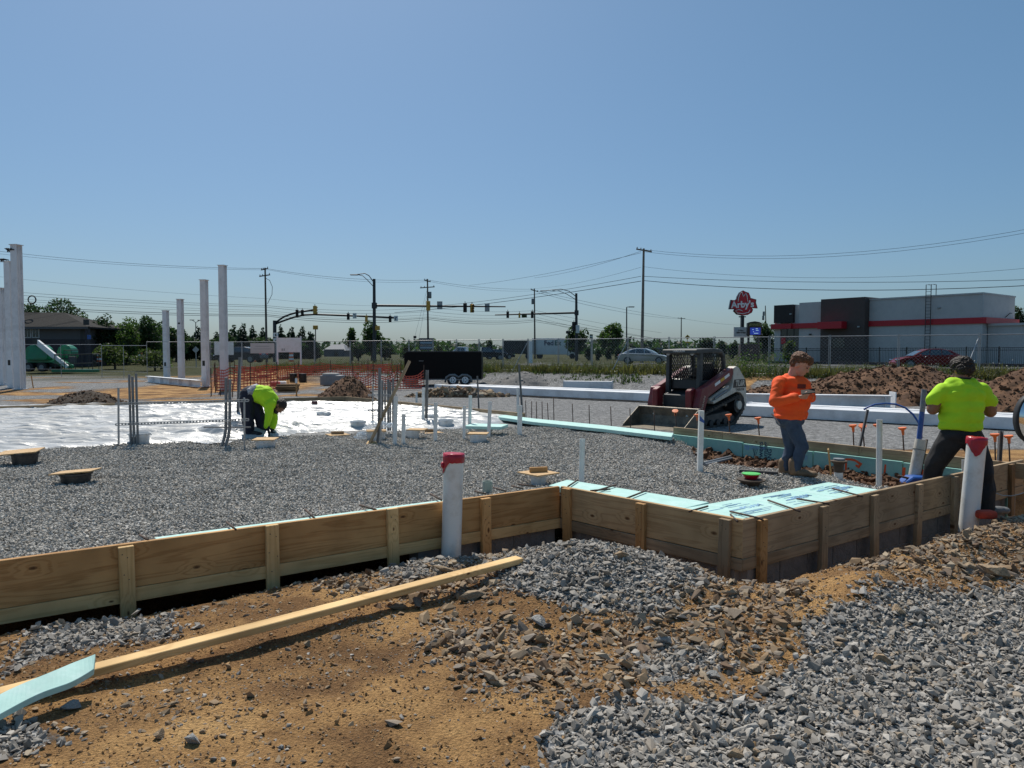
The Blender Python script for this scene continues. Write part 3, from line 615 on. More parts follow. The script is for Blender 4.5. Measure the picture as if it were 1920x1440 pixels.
# ------------------------------------------------------------------ heaps
def heap(name, label, cat, c, rx, ry, h, m, seed, nclod, cs, cc, zb=-.05, rz=0, res=70):
    t = thing(name, label, cat, (c[0], c[1], zb), rz)
    xs = np.linspace(-rx*1.25, rx*1.25, res); ys = np.linspace(-ry*1.25, ry*1.25, res)
    def zf(x, y):
        r = np.sqrt((x/rx)**2+(y/ry)**2)*(1+.5*fbm(x*1.3/min(rx, 2), y*1.3/min(ry, 2), 3, seed))
        return h*np.clip(1-r**1.25, -.1, 1)*(1+.5*fbm(x*1.2, y*1.2, 3, seed+1))+fbm(x*5, y*5, 3, seed+2)*.12*min(1, h)
    grid_obj('mound', xs, ys, zf, m, parent=t)
    x = RNG.uniform(-rx, rx, nclod); y = RNG.uniform(-ry, ry, nclod); z = zf(x, y); k = z > -.02; x, y, z = x[k], y[k], z[k]; n = len(x)
    s = np.clip(RNG.lognormal(math.log(cs), .5, n), cs*.3, cs*4)
    o = scatter('loose_clods', np.stack([x, y, z], 1), rots(n), np.stack([s*1.2, s, s*.9], 1), RNG.integers(0, 8, n), cc); o.parent = t
    return t
p = P(1700, 750, 25.5)
heap('dirt_pile', 'long heap of red brown soil below the grass verge at the right', 'dirt pile', (p.x+.2, p.y+1), 5.6, 2.4, 1.25, M_['soil'], 3, 5200, .085, c_clod, rz=R(-22), res=110)
p = P(1905, 760, 22.5); heap('dirt_pile', 'orange brown soil heap behind the man in the lime shirt', 'dirt pile', (p.x+.8, p.y+.6), 2.6, 1.9, 1.15, M_['soil'], 12, 1800, .08, c_clod)
p = P(638, 740, 22.8); heap('dirt_pile', 'cone of dark red soil behind the far form board', 'dirt pile', (p.x, p.y+.7), 1.25, 1.1, 1.12, M_['soil'], 7, 1500, .05, c_clod)
p = P(150, 752, 25.2); heap('dirt_pile', 'low dark brush heap beside the white plastic sheet', 'dirt pile', (p.x, p.y+.4), 1.25, .9, .48, mat('dark brush soil', (.05, .035, .024), .95, var=.4, bump=1, bs=14), 17, 900, .05, c_clod)
p = P(985, 720, 37.5); heap('gravel_pile', 'small grey gravel cone against the bank by the black trailer', 'gravel pile', (p.x, p.y+.5), 1.7, 1.3, .75, mat('grey stone dust', (.15, .145, .14), .95, var=.2, vs=8, bump=.6), 23, 500, .05, c_stone, zb=.0)
p = P(845, 737, 29); heap('rubble_pile', 'low row of dark broken rubble in front of the trailer wheels', 'rubble', (p.x+.2, p.y), 2.1, .5, .42, M_['soil'], 27, 900, .12, c_earth)
# ================================================================== FORMWORK
def plank(name, p0, p1, w, h, m, parent, bevel=.003, label=None, roll=0):
    """a board whose own x axis runs along it"""
    p0, p1 = Vector(p0), Vector(p1); x = (p1-p0); L = x.length; x.normalize(); up = Vector((0, 0, 1))
    if abs(x.z) > .9: up = Vector((0, 1, 0)) if not isinstance(roll, Vector) else roll
    elif isinstance(roll, Vector): up = roll
    y = up.cross(x).normalized(); z = x.cross(y)
    o = MB().box((0, 0, 0), (L, w, h)).build(name, m, parent, bevel=bevel, label=label)
    M = frame(x, y, z, (p0+p1)/2); o.matrix_world = M
    if parent: o.matrix_basis = Matrix.Translation(-parent.location)@M if not parent.rotation_euler.z else parent.matrix_basis.inverted()@M
    return o
def up_z(p, z): return Vector((p.x, p.y, z))
def form_run(label, p0, p1, stakes, top, splits=(), bh=.305, lh=.095, cat='formwork', m_up='pine', m_lo='pine_new', inward=None, sdep=.62, base=None, stake_up=-.012, low=True):
    """one straight run of form boards with its batten and stakes; p0,p1 at the outer top edge"""
    p0, p1 = Vector(p0), Vector(p1); d = (p1-p0).normalized(); nrm = Vector((-d.y, d.x, 0))*inward
    t = thing('formwork', label, cat, ((p0.x+p1.x)/2, (p0.y+p1.y)/2, 0), group='form boards round the slab')
    L = (p1-p0).length; cuts = [0]+[q for q in splits]+[L]; th = .040
    for a, b in zip(cuts[:-1], cuts[1:]):
        q0 = p0+d*(a+.002)+nrm*(th/2); q1 = p0+d*(b-.002)+nrm*(th/2)
        plank('form_board', up_z(q0, top-bh/2+RNG.normal(0, .0015)), up_z(q1, top-bh/2+RNG.normal(0, .0015)), th, bh, m_up, t)
    if low:
        q0, q1 = p0+nrm*(th/2-.004), p1+nrm*(th/2-.004); plank('batten', up_z(q0, top-bh-.004-lh/2), up_z(q1, top-bh-.004-lh/2), th+.006, lh, m_lo, t)
    for i, (u, mm, dz) in enumerate(stakes):
        q = p0+d*u-nrm*.0225; lean = Vector((RNG.normal(0, .006), RNG.normal(0, .006), 0))
        plank('stake', up_z(q+lean, top-sdep), up_z(q, top+stake_up+dz), .042, .095, mm, t, roll=d)
        nl = MB()
        for zz, xx in ((.06, -.018), (.085, .015), (.20, -.01), (.235, .02), (.345, .0)): c = up_z(q+d*(xx+RNG.normal(0, .006)), top-zz)-t.location; nl.cyl(c-nrm*.0205, c-nrm*.0225, .0042, n=6)
        nl.build('nail_heads', M_['dkmetal'], t, kind='stuff')
    return t
def along(p0, p1, px):                    # distance from p0 at which the run shows at picture column px
    d = p1-p0; k = (px-960)/F; dep = lambda p: p.y*_cp-(p.z-CAMZ)*_sp
    # x = k*depth
    a, b = p0.x-k*dep(p0), p1.x-k*dep(p1); return a/(a-b)*d.length
pn, pw, pg, pd = M_['pine_new'], M_['pine'], M_['wood_grey'], M_['wood_dark']
form_run('near form wall of two new pine boards running in from the left', AL, C1, [(along(AL, C1, q), mm, dz) for q, mm, dz in ((235, pn, .0), (508, pn, .015), (733, pn, .02), (908, pw, .0))]+[(.6, pn, 0)], ZT, [along(AL, C1, 842)], m_up=pw, m_lo=pn, inward=1)
form_run('short return form wall between the inner and the outer corner', C1+(C2-C1).normalized()*.005, C2, [(along(C1, C2, 1062)+.02, pw, .01), (along(C1, C2, 1204), pw, .0), (along(C1, C2, 1362), pg, .0)], ZT, [], m_up=M_['pine_aged'], m_lo=pg, inward=1)
form_run('form wall of greyed boards running from the outer corner to the right', C2, C3x, [(along(C2, C3, q), mm, dz) for q, mm, dz in ((1425, pw, -.01), (1541, pg, -.01), (1636, pg, -.01), (1720, pg, 0), (1786, pg, -.005), (1893, pd, 0))], ZT, [along(C2, C3, 1632), along(C2, C3, 1800)], m_up=pg, m_lo=pg, inward=1)
form_run('far form board with teal foam behind it, at the right of the pad', E0x, E1, [], ZT-.012, [2.3, 4.6], bh=.185, m_up=pg, inward=1, low=False)
form_run('far form board edging the plastic sheet on its right', E2, E3, [], ZT-.03, [3.0, 6.1], bh=.24, m_up=pg, inward=1, low=False)
form_run('far form board behind the bent worker, edging the plastic sheet', E3, E5, [], ZT-.03, [4.0, 8.0], bh=.24, m_up=pg, inward=1, low=False)
# ------------------------------------------------------------------ block foundation under the forms
fw = thing('foundation_wall', 'dark concrete block footing wall showing under the form boards', 'foundation wall', (C2.x, C2.y, -.5))
bmesh_block = MB().box((0, 0, 0), (.39, .19, .19)).build('block', M_['block'], fw, bevel=.004)
first = True
for p0, p1 in ((AL, C1), (C1, C2), (C2, C3x)):
    d = (p1-p0).normalized(); nrm = Vector((-d.y, d.x, 0)); L = (p1-p0).length; a0 = 0 if p0 is not AL else L-1.5
    q0 = p0+nrm*.165+d*a0; q1 = p1+nrm*.165; 
    core = MB().bar(up_z(q0, -.2)-fw.location, up_z(q1, -.2)-fw.location, .172, .42).build('mortar_core', M_['mortar'], fw)
    for row in range(2):
        u = a0+(.2 if row == 0 else .0); 
        while u < L-.38:
            o = bmesh_block if first else bmesh_block.copy()
            if not first: COL.objects.link(o)
            first = False
            q = p0+d*(u+.2)+nrm*.165; o.matrix_basis = Matrix.Translation(-fw.location)@frame(d, nrm, Vector((0, 0, 1)), up_z(q, -.09-row*.2)); u += .4
# ------------------------------------------------------------------ foam boards
def slab(name, label, pts, z, th, m, cat='foam board', group=None, parent=None, zt=None):
    c = sum((Vector((p.x, p.y, 0)) for p in pts), Vector())/len(pts); b = MB(); n = len(pts)
    zz = zt or [z]*n; vv = [(p.x-c.x, p.y-c.y, zz[i]) for i, p in enumerate(pts)]+[(p.x-c.x, p.y-c.y, zz[i]-th) for i, p in enumerate(pts)]
    b.add(vv, [tuple(range(n)), tuple(range(n, 2*n))[::-1]]+[(i, n+i, n+(i+1) % n, (i+1) % n) for i in range(n)])
    o = b.build(name, m, bevel=.003, loc=(c.x, c.y, 0)); return tag(o, label, cat, group)
def offs(p0, p1, px0, px1, w0, w1, g=.045):
    d = (p1-p0).normalized(); nrm = Vector((-d.y, d.x, 0)); a, b = along(p0, p1, px0), along(p0, p1, px1)
    return [p0+d*a+nrm*(g+w0), p0+d*b+nrm*(g+w0), p0+d*b+nrm*(g+w1), p0+d*a+nrm*(g+w1)]
g = 'teal foam boards along the forms'
slab('foam_board', 'thin foam edge showing between the gravel and the near form wall', offs(AL, C1, 300, 880, 0, .17), ZT-.03, .05, M_['foam'], group=g)
slab('foam_board', 'foam edge buried in gravel beside the grey green pipe stub', offs(AL, C1, 884, 1046, 0, .14), ZT-.035, .05, M_['foam'], group=g)
dB = (C2-C1).normalized(); nB = Vector((-dB.y, dB.x, 0)); dC = (C3-C2).normalized(); nC = Vector((-dC.y, dC.x, 0))
slab('foam_board', 'teal foam strip behind the short return form wall', [C1+dB*.05+nB*.05-dB*.25, C2-dB*.62+nB*.05, C2-dB*.62+nB*.50, C1+dB*.0+nB*.42-dB*.3], ZT-.022, .05, M_['foam'], group=g)
PW = .56
def cpt(px, w): return C2+dC*along(C2, C3, px)+nC*(.045+w)
slab('foam_board', 'teal foam sheet with blue print at the outer form corner', [C2+dB*-.045+dC*.05+nC*.0, cpt(1505, 0), cpt(1505, PW), C2-dB*.615+nB*.06, C2-dB*.612+nB*.05+dC*-.0], ZT-.018, .05, M_['foam'], group=g)
slab('foam_board', 'teal foam sheet crossed by two rebar dowels behind the right form wall', [cpt(1506, 0), cpt(1592, 0), cpt(1592, PW), cpt(1506, PW)], ZT-.02, .05, M_['foam'], group=g)
slab('foam_board', 'last teal foam sheet ending at the dug out corner', [cpt(1593, 0), cpt(1665, 0), cpt(1665, PW), cpt(1593, PW)], ZT-.021, .05, M_['foam'], group=g)
# blue print on the sheets
def prints(px0, px1, word, k):
    pr = thing('print_block', 'x', 'x'); bpy.data.objects.remove(pr)
    mb = MB(); r = random.Random(k)
    a, b = along(C2, C3, px0), along(C2, C3, px1)
    for i in range(16):
        w_ = .10+.36*r.random(); u = a+(b-a)*r.uniform(.08, .55); l = (b-a)*r.uniform(.15, .42); c = C2+dC*(u+l/2)+nC*(.045+w_)
        mb.bar(up_z(c-dC*l/2, ZT-.0165), up_z(c+dC*l/2, ZT-.0165), r.uniform(.003, .012), .0015)
    return mb
foams = [o for o in COL.objects if o.name.startswith('foam_board')]
for fo, a, b, word, k in ((foams[3], 1400, 1500, '150', 1), (foams[4], 1512, 1585, '250', 2), (foams[5], 1598, 1660, '250', 3)):
    mb = prints(a, b, word, k); mb.move(Matrix.Translation(-fo.location)); mb.build('print_lines', M_['print'], fo, kind='stuff')
    u = along(C2, C3, a+(b-a)*.72); c = C2+dC*u+nC*(.045+.28)
    text('print_lettering', 'FOAM', .10, frame(dC, nC, Vector((0, 0, 1)), up_z(c, ZT-.0172)-fo.location), M_['print'], fo, ext=.0006, bold=.002, shear=.2)
# far strip on edge of the pad and the upright foam wall
def far_pt(px, y, z): return G(px, y, z)
slab('foam_board', 'long pale foam strip between the pad gravel and the rebar pins', [G(930, 776, .335), G(1005, 785, .335), G(1130, 797, .335), G(1263, 812, .335), G(1259, 819, .335), G(1130, 804, .335), G(1000, 791, .335), G(936, 782, .335)], .335, .06, M_['foam'], group=g)
dE = (E1-E0x).normalized(); nE = Vector((-dE.y, dE.x, 0))
def ept(px, w): return E0x+dE*along(E0x, E1, px)+nE*(.05+w)
EDG = [1262, 1400, 1532, 1700, 1812, 1898]
lb = ['upright green foam sheet sinking into the gravel beside the loader', 'upright green foam sheet with rotated blue lettering behind the man in orange', 'upright green foam sheet with an orange sprayed hook mark', 'upright green foam sheet with orange sprayed bars behind the blue pipe', 'upright green foam sheet behind the legs of the man in lime']
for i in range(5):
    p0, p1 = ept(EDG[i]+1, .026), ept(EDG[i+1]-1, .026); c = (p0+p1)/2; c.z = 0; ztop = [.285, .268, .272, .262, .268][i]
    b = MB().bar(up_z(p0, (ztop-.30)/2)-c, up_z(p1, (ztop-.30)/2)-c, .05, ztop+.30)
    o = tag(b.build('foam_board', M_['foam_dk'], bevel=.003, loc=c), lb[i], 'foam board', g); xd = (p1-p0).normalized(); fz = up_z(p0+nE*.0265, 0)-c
    front = nE*.0265; px_ = lambda q: up_z(ept(q, .026)+front*1.0, 0)-c
    def quad(mb, q0, q1, z0, z1):
        a, e = px_(q0), px_(q1); mb.bar(up_z(a, (z0+z1)/2), up_z(e, (z0+z1)/2), .0016, abs(z1-z0))
    if i == 1:
        mb = MB(); r = random.Random(5)
        for k in range(13): quad(mb, 1404+k*3.1, 1405.2+k*3.1+r.random(), .24-r.uniform(.02, .07), .25)
        quad(mb, 1436, 1442, .215, .25); 
        for k in range(12): quad(mb, 1500+k*1.9, 1500.8+k*1.9, .1+r.uniform(0, .05), .2)
        quad(mb, 1506, 1518, .205, .24); mb.build('print_lines', M_['print'], o, kind='stuff')
        rgt = -dE
        for wd, q, zz, s_ in (('Owens', 1434, .16, .12), ('Corning', 1443, .15, .11), ('NG', 1451, .16, .10)):
            text('print_lettering', wd, s_, frame(Vector((0, 0, 1)), dE, nE, px_(q)+Vector((0, 0, zz))), M_['print_dk'], o, ext=.0008, bold=.002)
        mb = MB()
        for k in range(5):
            pts = [px_(1420+1.6*k+1.8*math.sin(t*.9+k))+Vector((0, 0, .05+.04*t)) for t in range(5)]; mb.tube(pts, .003, 4)
        mb.build('print_swirl', M_['print_dk'], o, kind='stuff')
    def flat(mb, o0):
        for j, v in enumerate(mb.v): q = Vector(v); mb.v[j] = tuple(q-nE*((q-o0).dot(nE)*.94))
        return mb
    if i == 2:
        mb = MB(); r = random.Random(9)
        for k in range(26): quad(mb, 1606+k*1.75, 1607+k*1.75, -.05-.10*r.random(), .0+.05*r.random())
        mb.build('print_lines', M_['print_dk'], o, kind='stuff')
        mb = MB(); mb.tube([px_(1594)+Vector((0, 0, z)) for z in (.04, .1, .16, .222)], .017, 6); mb.tube([px_(1594)+Vector((0, 0, .215)), px_(1604)+Vector((0, 0, .222)), px_(1612)+Vector((0, 0, .213))], .015, 6)
        mb.tube([px_(1612)+Vector((0, 0, .213)), px_(1622)+Vector((0, 0, .17)), px_(1618)+Vector((0, 0, .13)), px_(1612)+Vector((0, 0, .15))], [.016, .026, .026, .014], 6)
        flat(mb, px_(1594)).build('spray_hook', M_['spray'], o); mb = MB(); mb.tube([px_(1668)+Vector((0, 0, .21)), px_(1666)+Vector((0, 0, .05)), px_(1664)+Vector((0, 0, -.12))], [.013, .016, .015], 6)
        flat(mb, px_(1594)).build('spray_mark', M_['spray'], o)
    if i == 3:
        flat(MB().tube([px_(1703)+Vector((0, 0, .2)), px_(1701)+Vector((0, 0, -.02))], [.022, .02], 6), px_(1703)).build('spray_mark', M_['spray'], o)
        flat(MB().tube([px_(1740)+Vector((0, 0, .2)), px_(1731)+Vector((0, 0, .02))], .018, 6), px_(1703)).build('spray_mark', M_['spray'], o)
        mb = MB(); mb.tube([px_(1772)+Vector((0, 0, .05)), px_(1782)+Vector((0, 0, -.0)), px_(1776)+Vector((0, 0, -.05))], .02, 6); flat(mb, px_(1703)).build('spray_mark', M_['spray'], o)
# ------------------------------------------------------------------ rebar dowels on the foam
def rod(label, pts, r=.0085, name='rebar', cat='rebar', group='rebar dowels lying across the foam', m=None):
    c = Vector(pts[0]); o = MB().tube([Vector(p)-c for p in pts], r, 7).build(name, m or M_['rebar'], smooth=True, loc=c); return tag(o, label, cat, group)
DW = [((1175, 934), (1211, 920), 'black dowel on the return strip, nearest the middle stake'), ((1292, 959), (1327, 949), 'black dowel on the return strip, left of the bent one at the outer corner'),
 ((1440, 938), (1500, 959), 'longest dowel crossing the middle foam sheet toward the form'), ((1494, 935), (1555, 945), 'dowel over blue print, beyond the longest one'), ((1561, 916), (1617, 931), 'dowel on the last foam sheet by the dug out corner'),
 ((1370, 965), (1383, 978), 'short stub of rebar under the bent dowel at the outer corner'), ((1065, 912), (1083, 900), 'dowel between the inner corner and the white riser pipe'), ((1107, 920), (1144, 917), 'flat dowel just right of the white riser at the inner corner'),
 ((1115, 921), (1155, 909), 'slanted dowel crossing a flat one right of the white riser'), ((972, 908), (1004, 912), 'dowel poking from gravel under the tub with the block on its lid'), ((959, 911), (980, 916), 'dowel poking from gravel left of the lidded tub at the inner corner'),
 ((925, 914), (948, 921), 'dowel just right of the grey green pipe stub'), ((890, 921), (911, 926), 'dowel just left of the grey green pipe stub'), ((807, 926), (828, 938), 'dowel meeting the form board left of the red capped pipe'),
 ((674, 947), (705, 956), 'dowel on the near form wall left of its third stake'), ((572, 955), (590, 972), 'dowel on the near form wall right of its second stake'), ((425, 979), (442, 993), 'dowel on the near form wall left of its second stake'), ((262, 1003), (278, 1013), 'dowel nearest the first stake of the near form wall')]
for a, b, l in DW: rod(l, [G(*a, .418), G(*b, .418)])
rod('bent dowel hooking over the edge at the outer form corner', [G(1369, 959, .415), G(1400, 966, .42), G(1424, 972, .42), G(1431, 976, .40)])
# ------------------------------------------------------------------ the loose lumber in front
def gz(p): return float(hg(p.x, p.y))
a = G(-30, 1303, .07); b = G(973, 1046, .17)
lum = thing('lumber', 'long pale pine stud lying on the dirt in front of the forms', 'lumber', (a+b)/2)
plank('stud', G(-60, 1318, .06), G(974, 1049, .155), .095, .042, pn, lum, bevel=.004)
b = MB(); n = 26; q0, q1 = G(-40, 1333, .10), G(178, 1240, .165); sd = Vector((.4, -.9, 0)).normalized()
for i in range(n):
    t = i/(n-1); c = q0.lerp(q1, t); wdt = .085*(1-.0*t)+.012*math.sin(t*9)-.035*max(0, t-.78)/.22
    cur = .03*t**3+.016*math.sin(t*4)
    for s_ in (-1, 1):
        for zz in (0, -.03): b.v.append(tuple(c+sd*(s_*wdt*(1 if s_ > 0 else .55))+Vector((0, 0, cur+zz+(-.035 if s_ > 0 else .01)))))
for i in range(n-1):
    k = 4*i; b.f += [(k, k+2, k+6, k+4), (k+1, k+5, k+7, k+3), (k, k+4, k+5, k+1), (k+2, k+3, k+7, k+6)]; b.mi += [0]*4
b.f += [(0, 1, 3, 2), (4*n-4, 4*n-2, 4*n-1, 4*n-3)]; b.mi += [0, 0]
c = q0.copy(); b.move(Matrix.Translation(-c)); tag(b.build('foam_offcut', M_['foam'], loc=c, bevel=.002), 'broken strip of teal foam resting on the end of the long stud', 'foam offcut')
# ------------------------------------------------------------------ rocks one can pick out
ROCKS = [(1245, 1205, 46, 'g', 'big rounded grey rock in the middle of the rubble'), (1285, 1220, 42, 't', 'long tan rock leaning on the big grey one'), (1015, 1170, 50, 'g', 'flat grey rock at the foot of the gravel mound'), (1022, 1174, 26, 'd', 'black glossy rock under the flat grey one'),
 (365, 1388, 46, 'g', 'pale grey boulder at the bottom left of the dirt'), (302, 1378, 36, 't', 'dark cracked rock left of the pale boulder'), (135, 1325, 40, 'g', 'angular grey rock in front of the foam strip'), (420, 1132, 26, 't', 'tan rock near the form wall left of the long stud'), (885, 1122, 55, 't', 'slender tan stone slab at the edge of the gravel mound'),
 (1655, 1240, 40, 't', 'tan block of rock in the dirt right of the outer corner'), (1685, 1143, 42, 't', 'flat topped rock where the dirt meets the right gravel'), (1722, 1150, 44, 'g', 'pale slab beside the flat topped rock'), (1865, 1078, 60, 't', 'large ochre rock on the right berm'), (1820, 1066, 36, 't', 'rough brown rock left of the large ochre one'),
 (1165, 1060, 34, 't', 'largest rock on top of the gravel mound'), (1182, 1068, 24, 'g', 'pale rock on the gravel mound front'), (985, 1450, 44, 'g', 'rock at the very bottom left of the gravel'), (1360, 1395, 40, 'g', 'rounded grey stone in the bottom gravel'), (1412, 1410, 34, 't', 'brown rock at the bottom centre of the gravel'), (1380, 1418, 44, 't', 'olive flat rock left of the brown one at the bottom'),
 (1495, 1160, 30, 't', 'tan rock below the outer corner stakes'), (1340, 1140, 30, 'g', 'grey rock at the right foot of the mound'), (1130, 1104, 26, 't', 'tan stone half sunk in the mound'), (955, 1160, 28, 't', 'brown stone in the dark rubble patch'), (1060, 1258, 40, 't', 'dark tan rock in the middle of the dirt rubble'), (1335, 1268, 38, 'g', 'flat white grey stone above the right gravel'), (1415, 1255, 34, 't', 'pale tan rock at the gravel edge'), (1250, 1275, 36, 'g', 'squat grey stone in the gravel patch'), (910, 1035, 26, 't', 'rust coloured stone by the end of the stud'), (830, 1072, 44, 't', 'long rock lying against the near form wall'), (1450, 1262, 30, 't', 'brown stone beside the pale tan rock'), (1575, 1185, 24, 't', 'lone tan stone on the bare dirt to the right'), (1500, 1398, 36, 'g', 'largest pale stone in the lower right gravel'), (905, 1235, 36, 't', 'tan wedge stone at the left of the rubble'), (1230, 1165, 34, 't', 'ochre stone behind the big grey rock')]
rm = {k: [stone_mesh('rock', 700+i+40*j, mm, .7, 16) for i in range(5)] for j, (k, mm) in enumerate((('g', mat('grey rock', (.30, .30, .29), .9, var=.25, vs=9, bump=.6, bs=14, dirt=(.22, .19, .16), ds=5)), ('t', mat('tan rock', (.33, .24, .15), .9, var=.3, vs=9, bump=.6, bs=14, dirt=(.20, .13, .08), ds=5)), ('d', mat('dark rock', (.05, .05, .055), .5, var=.3, vs=9, bump=.5, bs=14))))}
rr = random.Random(4)
def rock(px, py, w, k, label, group):
    p = G(px, py, .03)
    for _ in range(3): p = G(px, py, gz(p)+.01)
    s = w/PPM(p.y)*1.02; o = bpy.data.objects.new('rock', rr.choice(rm[k])); COL.objects.link(o); asp = 1.5 if 'long' in label or 'slender' in label else 1
    o.location = (p.x, p.y, gz(p)+s*.16); o.rotation_euler = (rr.uniform(-.3, .3), rr.uniform(-.3, .3), rr.uniform(-.5, .5)); o.scale = (s*asp, s*rr.uniform(.6, .9)/asp, s*rr.uniform(.65, .95)/(asp*1.1)); tag(o, label, 'rock', group)
for q in ROCKS: rock(*q, 'loose rocks in front of the forms')
for i in range(60):
    for _ in range(40):
        px, py = rr.uniform(20, 1900), rr.uniform(1090, 1430); p = G(px, py, 0)
        if inside(p.x, p.y, POLY) or float(poly_dist(p.x, p.y, NC)[0]) < .25: continue
        if float(rocky(np.array([p.x]), np.array([p.y]))[0]) > .2 or rr.random() < .12: break
    rock(px, py, rr.uniform(12, 24), rr.choice('ttg'), 'small fist sized stone lying among others on the dirt', 'small stones strewn over the dirt')
# ================================================================== PIPES, TUBS, CONDUITS on the pad
def zp(px, py):
    p = G(px, py, .25)
    for _ in range(4): p = G(px, py, float(hp(p.x, p.y)))
    return p
def top_at(p, px, py):                    # point over p's depth at a picture position
    q = P(px, py, p.y); return q
def pipe(label, bx, by, tx, ty, wpx, m='pvc', name='riser_pipe', cat='pipe', group='white riser pipes standing in the pad gravel', base=None, sq=False, cap=None):
    p = base or zp(bx, by); q = top_at(p, tx, ty); r = wpx/PPM(p.y)/2; d = q-p; c = p.copy()
    t = thing(name, label, cat, c, group=group) if cap else None
    b = MB(); a0 = Vector((0, 0, 0))-d.normalized()*.12
    if sq: b.bar(a0, d, r*1.8, r*1.8, up=(0, 1, 0))
    else:
        n = 20; x = d.normalized(); a = x.orthogonal().normalized(); e = x.cross(a); vv = []
        for pp, rr_ in ((a0, r), (d, r), (d, r*.86), (d-x*.1, r*.86)):
            for i in range(n): th = 2*math.pi*i/n; vv.append(pp+a*(rr_*math.cos(th))+e*(rr_*math.sin(th)))
        b.add(vv, [(k*n+i, k*n+(i+1) % n, (k+1)*n+(i+1) % n, (k+1)*n+i) for k in range(3) for i in range(n)]+[tuple(range(3*n, 4*n))])
    if cap: b.build('pipe', M_[m], t, auto=35); cap(t, d, r); return t
    o = b.build(name, M_[m], loc=c, auto=35); return tag(o, label, cat, group)
def red_cap(seed, drop=.11):
    def f(t, d, r):
        rnd = random.Random(seed); n = 40; x = d.normalized(); a = Vector((1, 0, 0)); a = (a-x*a.dot(x)).normalized(); e = x.cross(a); b = MB(); vv = []
        for i in range(n):
            th = 2*math.pi*i/n; tri = max(0, 1-abs(((th-(3.4 if seed == 1 else 4.2)+math.pi) % (2*math.pi))-math.pi)/.95)
            low = .055+drop*tri*(.85+.25*rnd.random())+.008*rnd.random(); rad = r*1.035+rnd.random()*.003
            u = a*math.cos(th)+e*math.sin(th)
            vv += [d+u*(rad+.002)-x*low, d+u*(rad+.004)-x*.02, d+u*(rad+.001)+x*(.012+.004*rnd.random()), d+u*r*.6+x*(.013+.004*math.sin(3*th))]
        fs = [(4*i+k, 4*((i+1) % n)+k, 4*((i+1) % n)+k+1, 4*i+k+1) for i in range(n) for k in range(3)]+[tuple(4*i+3 for i in range(n))]
        b.add(vv, fs); b.build('tape_cap', M_['tape'], t, smooth=True)
        if seed == 1:
            q = d-x*.085-a*r*1.05-e*r*.3; MB().ell(q, (.02, .03, .03), 8, 6).build('tape_tail', M_['tape'], t, smooth=True)
    return f
gpos = G(846, 1030, .0)
for _ in range(4): gpos = G(846, 1030, gz(gpos)+.03)
gpos = G(846, 1036, .0); gpos.z = 0.0
pipe('thick white pipe capped with red tape in front of the near form wall', 0, 0, 851, 853, 37.5, base=gpos, group=None, cap=red_cap(1), name='drain_pipe')
gpos = G(1817, 975, .06)
pipe('thick white pipe capped with red tape leaning by the man in lime', 0, 0, 1832, 822, 33, base=gpos, group=None, cap=red_cap(2, .14), name='drain_pipe')
PIP = [('white riser nearest the slotted conduit rack, left of a shorter one', 740, 834, 742, 744, 8.2), ('shorter white riser right of the leaning plank', 756, 833, 757, 777, 7.4), ('white riser standing alone beside the lidded tub in the middle of the pad', 816, 828, 817, 755, 7.2),
 ('slim white riser behind the lidded tub, left of a taller one', 870, 824, 871, 761, 5.6), ('tall white riser behind the lidded tub and foam lid', 880, 811, 882, 741, 6.4), ('white riser right of the foam covered tub', 916, 821, 919, 753, 6.8),
 ('white riser with a thin upper pipe at the far foam strip', 974, 817, 975, 760, 9.2), ('lone white riser at the inner form corner', 1090, 919, 1092, 823, 10.5), ('small white stub pipe by the far form board', 781, 760, 781, 735, 4), ('white riser in front of the blue hose arch', 1648, 919, 1649, 787, 10.5)]
for l, bx, by, tx, ty, w_ in PIP: pipe(l, bx, by, tx, ty, w_)
pipe('square white post with a blue sticker at its top', 1312, 886, 1315, 770, 10, sq=True, name='marker_post', cat='post', group=None, cap=lambda t, d, r: MB().add([d+Vector((-r*.92, -r*.93, -.05)), d+Vector((r*.92, -r*.93, -.12)), d+Vector((r*.92, -r*.93, -.15)), d+Vector((-r*.92, -r*.93, -.12))], [(0, 1, 2, 3)]).build('sticker', M_['blue'], t))
pipe('grey green pipe stub just inside the near form wall', 914, 932, 914, 902, 19, m='pvc_green', name='pipe_stub', group=None)
pipe('thin upper pipe with a rusty clamp rising behind a white riser', 971, 775, 971, 727, 5, group=None, name='thin_pipe')
pipe('white square post tied to a grey channel on the plastic sheet', 793, 797, 794, 727, 5.5, group=None, sq=True, name='marker_post', cat='post')
pipe('white pipe stub behind the red capped leaning pipe', 1806, 900, 1806, 862, 5, group=None)
# grey steel channels and conduits
def chan(label, bx, by, tx, ty, wpx, name='steel_post', group='grey steel channel posts', m='conduit', base=None):
    p = base or zp(bx, by); q = top_at(p, tx, ty); r = wpx/PPM(p.y)/2; d = q-p; b = MB(); x = d.normalized(); s = Vector((1, 0, 0))
    b.bar(-x*.1, d, r*2, r*.5, up=(0, 1, 0)) if False else None
    b.bar(-x*.1+Vector((0, r*.6, 0)), d+Vector((0, r*.6, 0)), .004*2, r*2, up=(1, 0, 0)); b.bar(-x*.1-s*(r-.004), d-s*(r-.004), r*1.4, .007, up=(1, 0, 0)); b.bar(-x*.1+s*(r-.004), d+s*(r-.004), r*1.4, .007, up=(1, 0, 0))
    return tag(b.build(name, M_[m], loc=p), label, 'post', group)
chan('grey channel post leaning beside a white square post', 799, 796, 801, 694, 5.5)
chan('slim grey post at the far form board left of the thin upper pipe', 898, 770, 895, 705, 3)
chan('tall slim grey post leaning behind the thin upper pipe', 979, 782, 973, 683, 4, base=G(980, 782, .2))
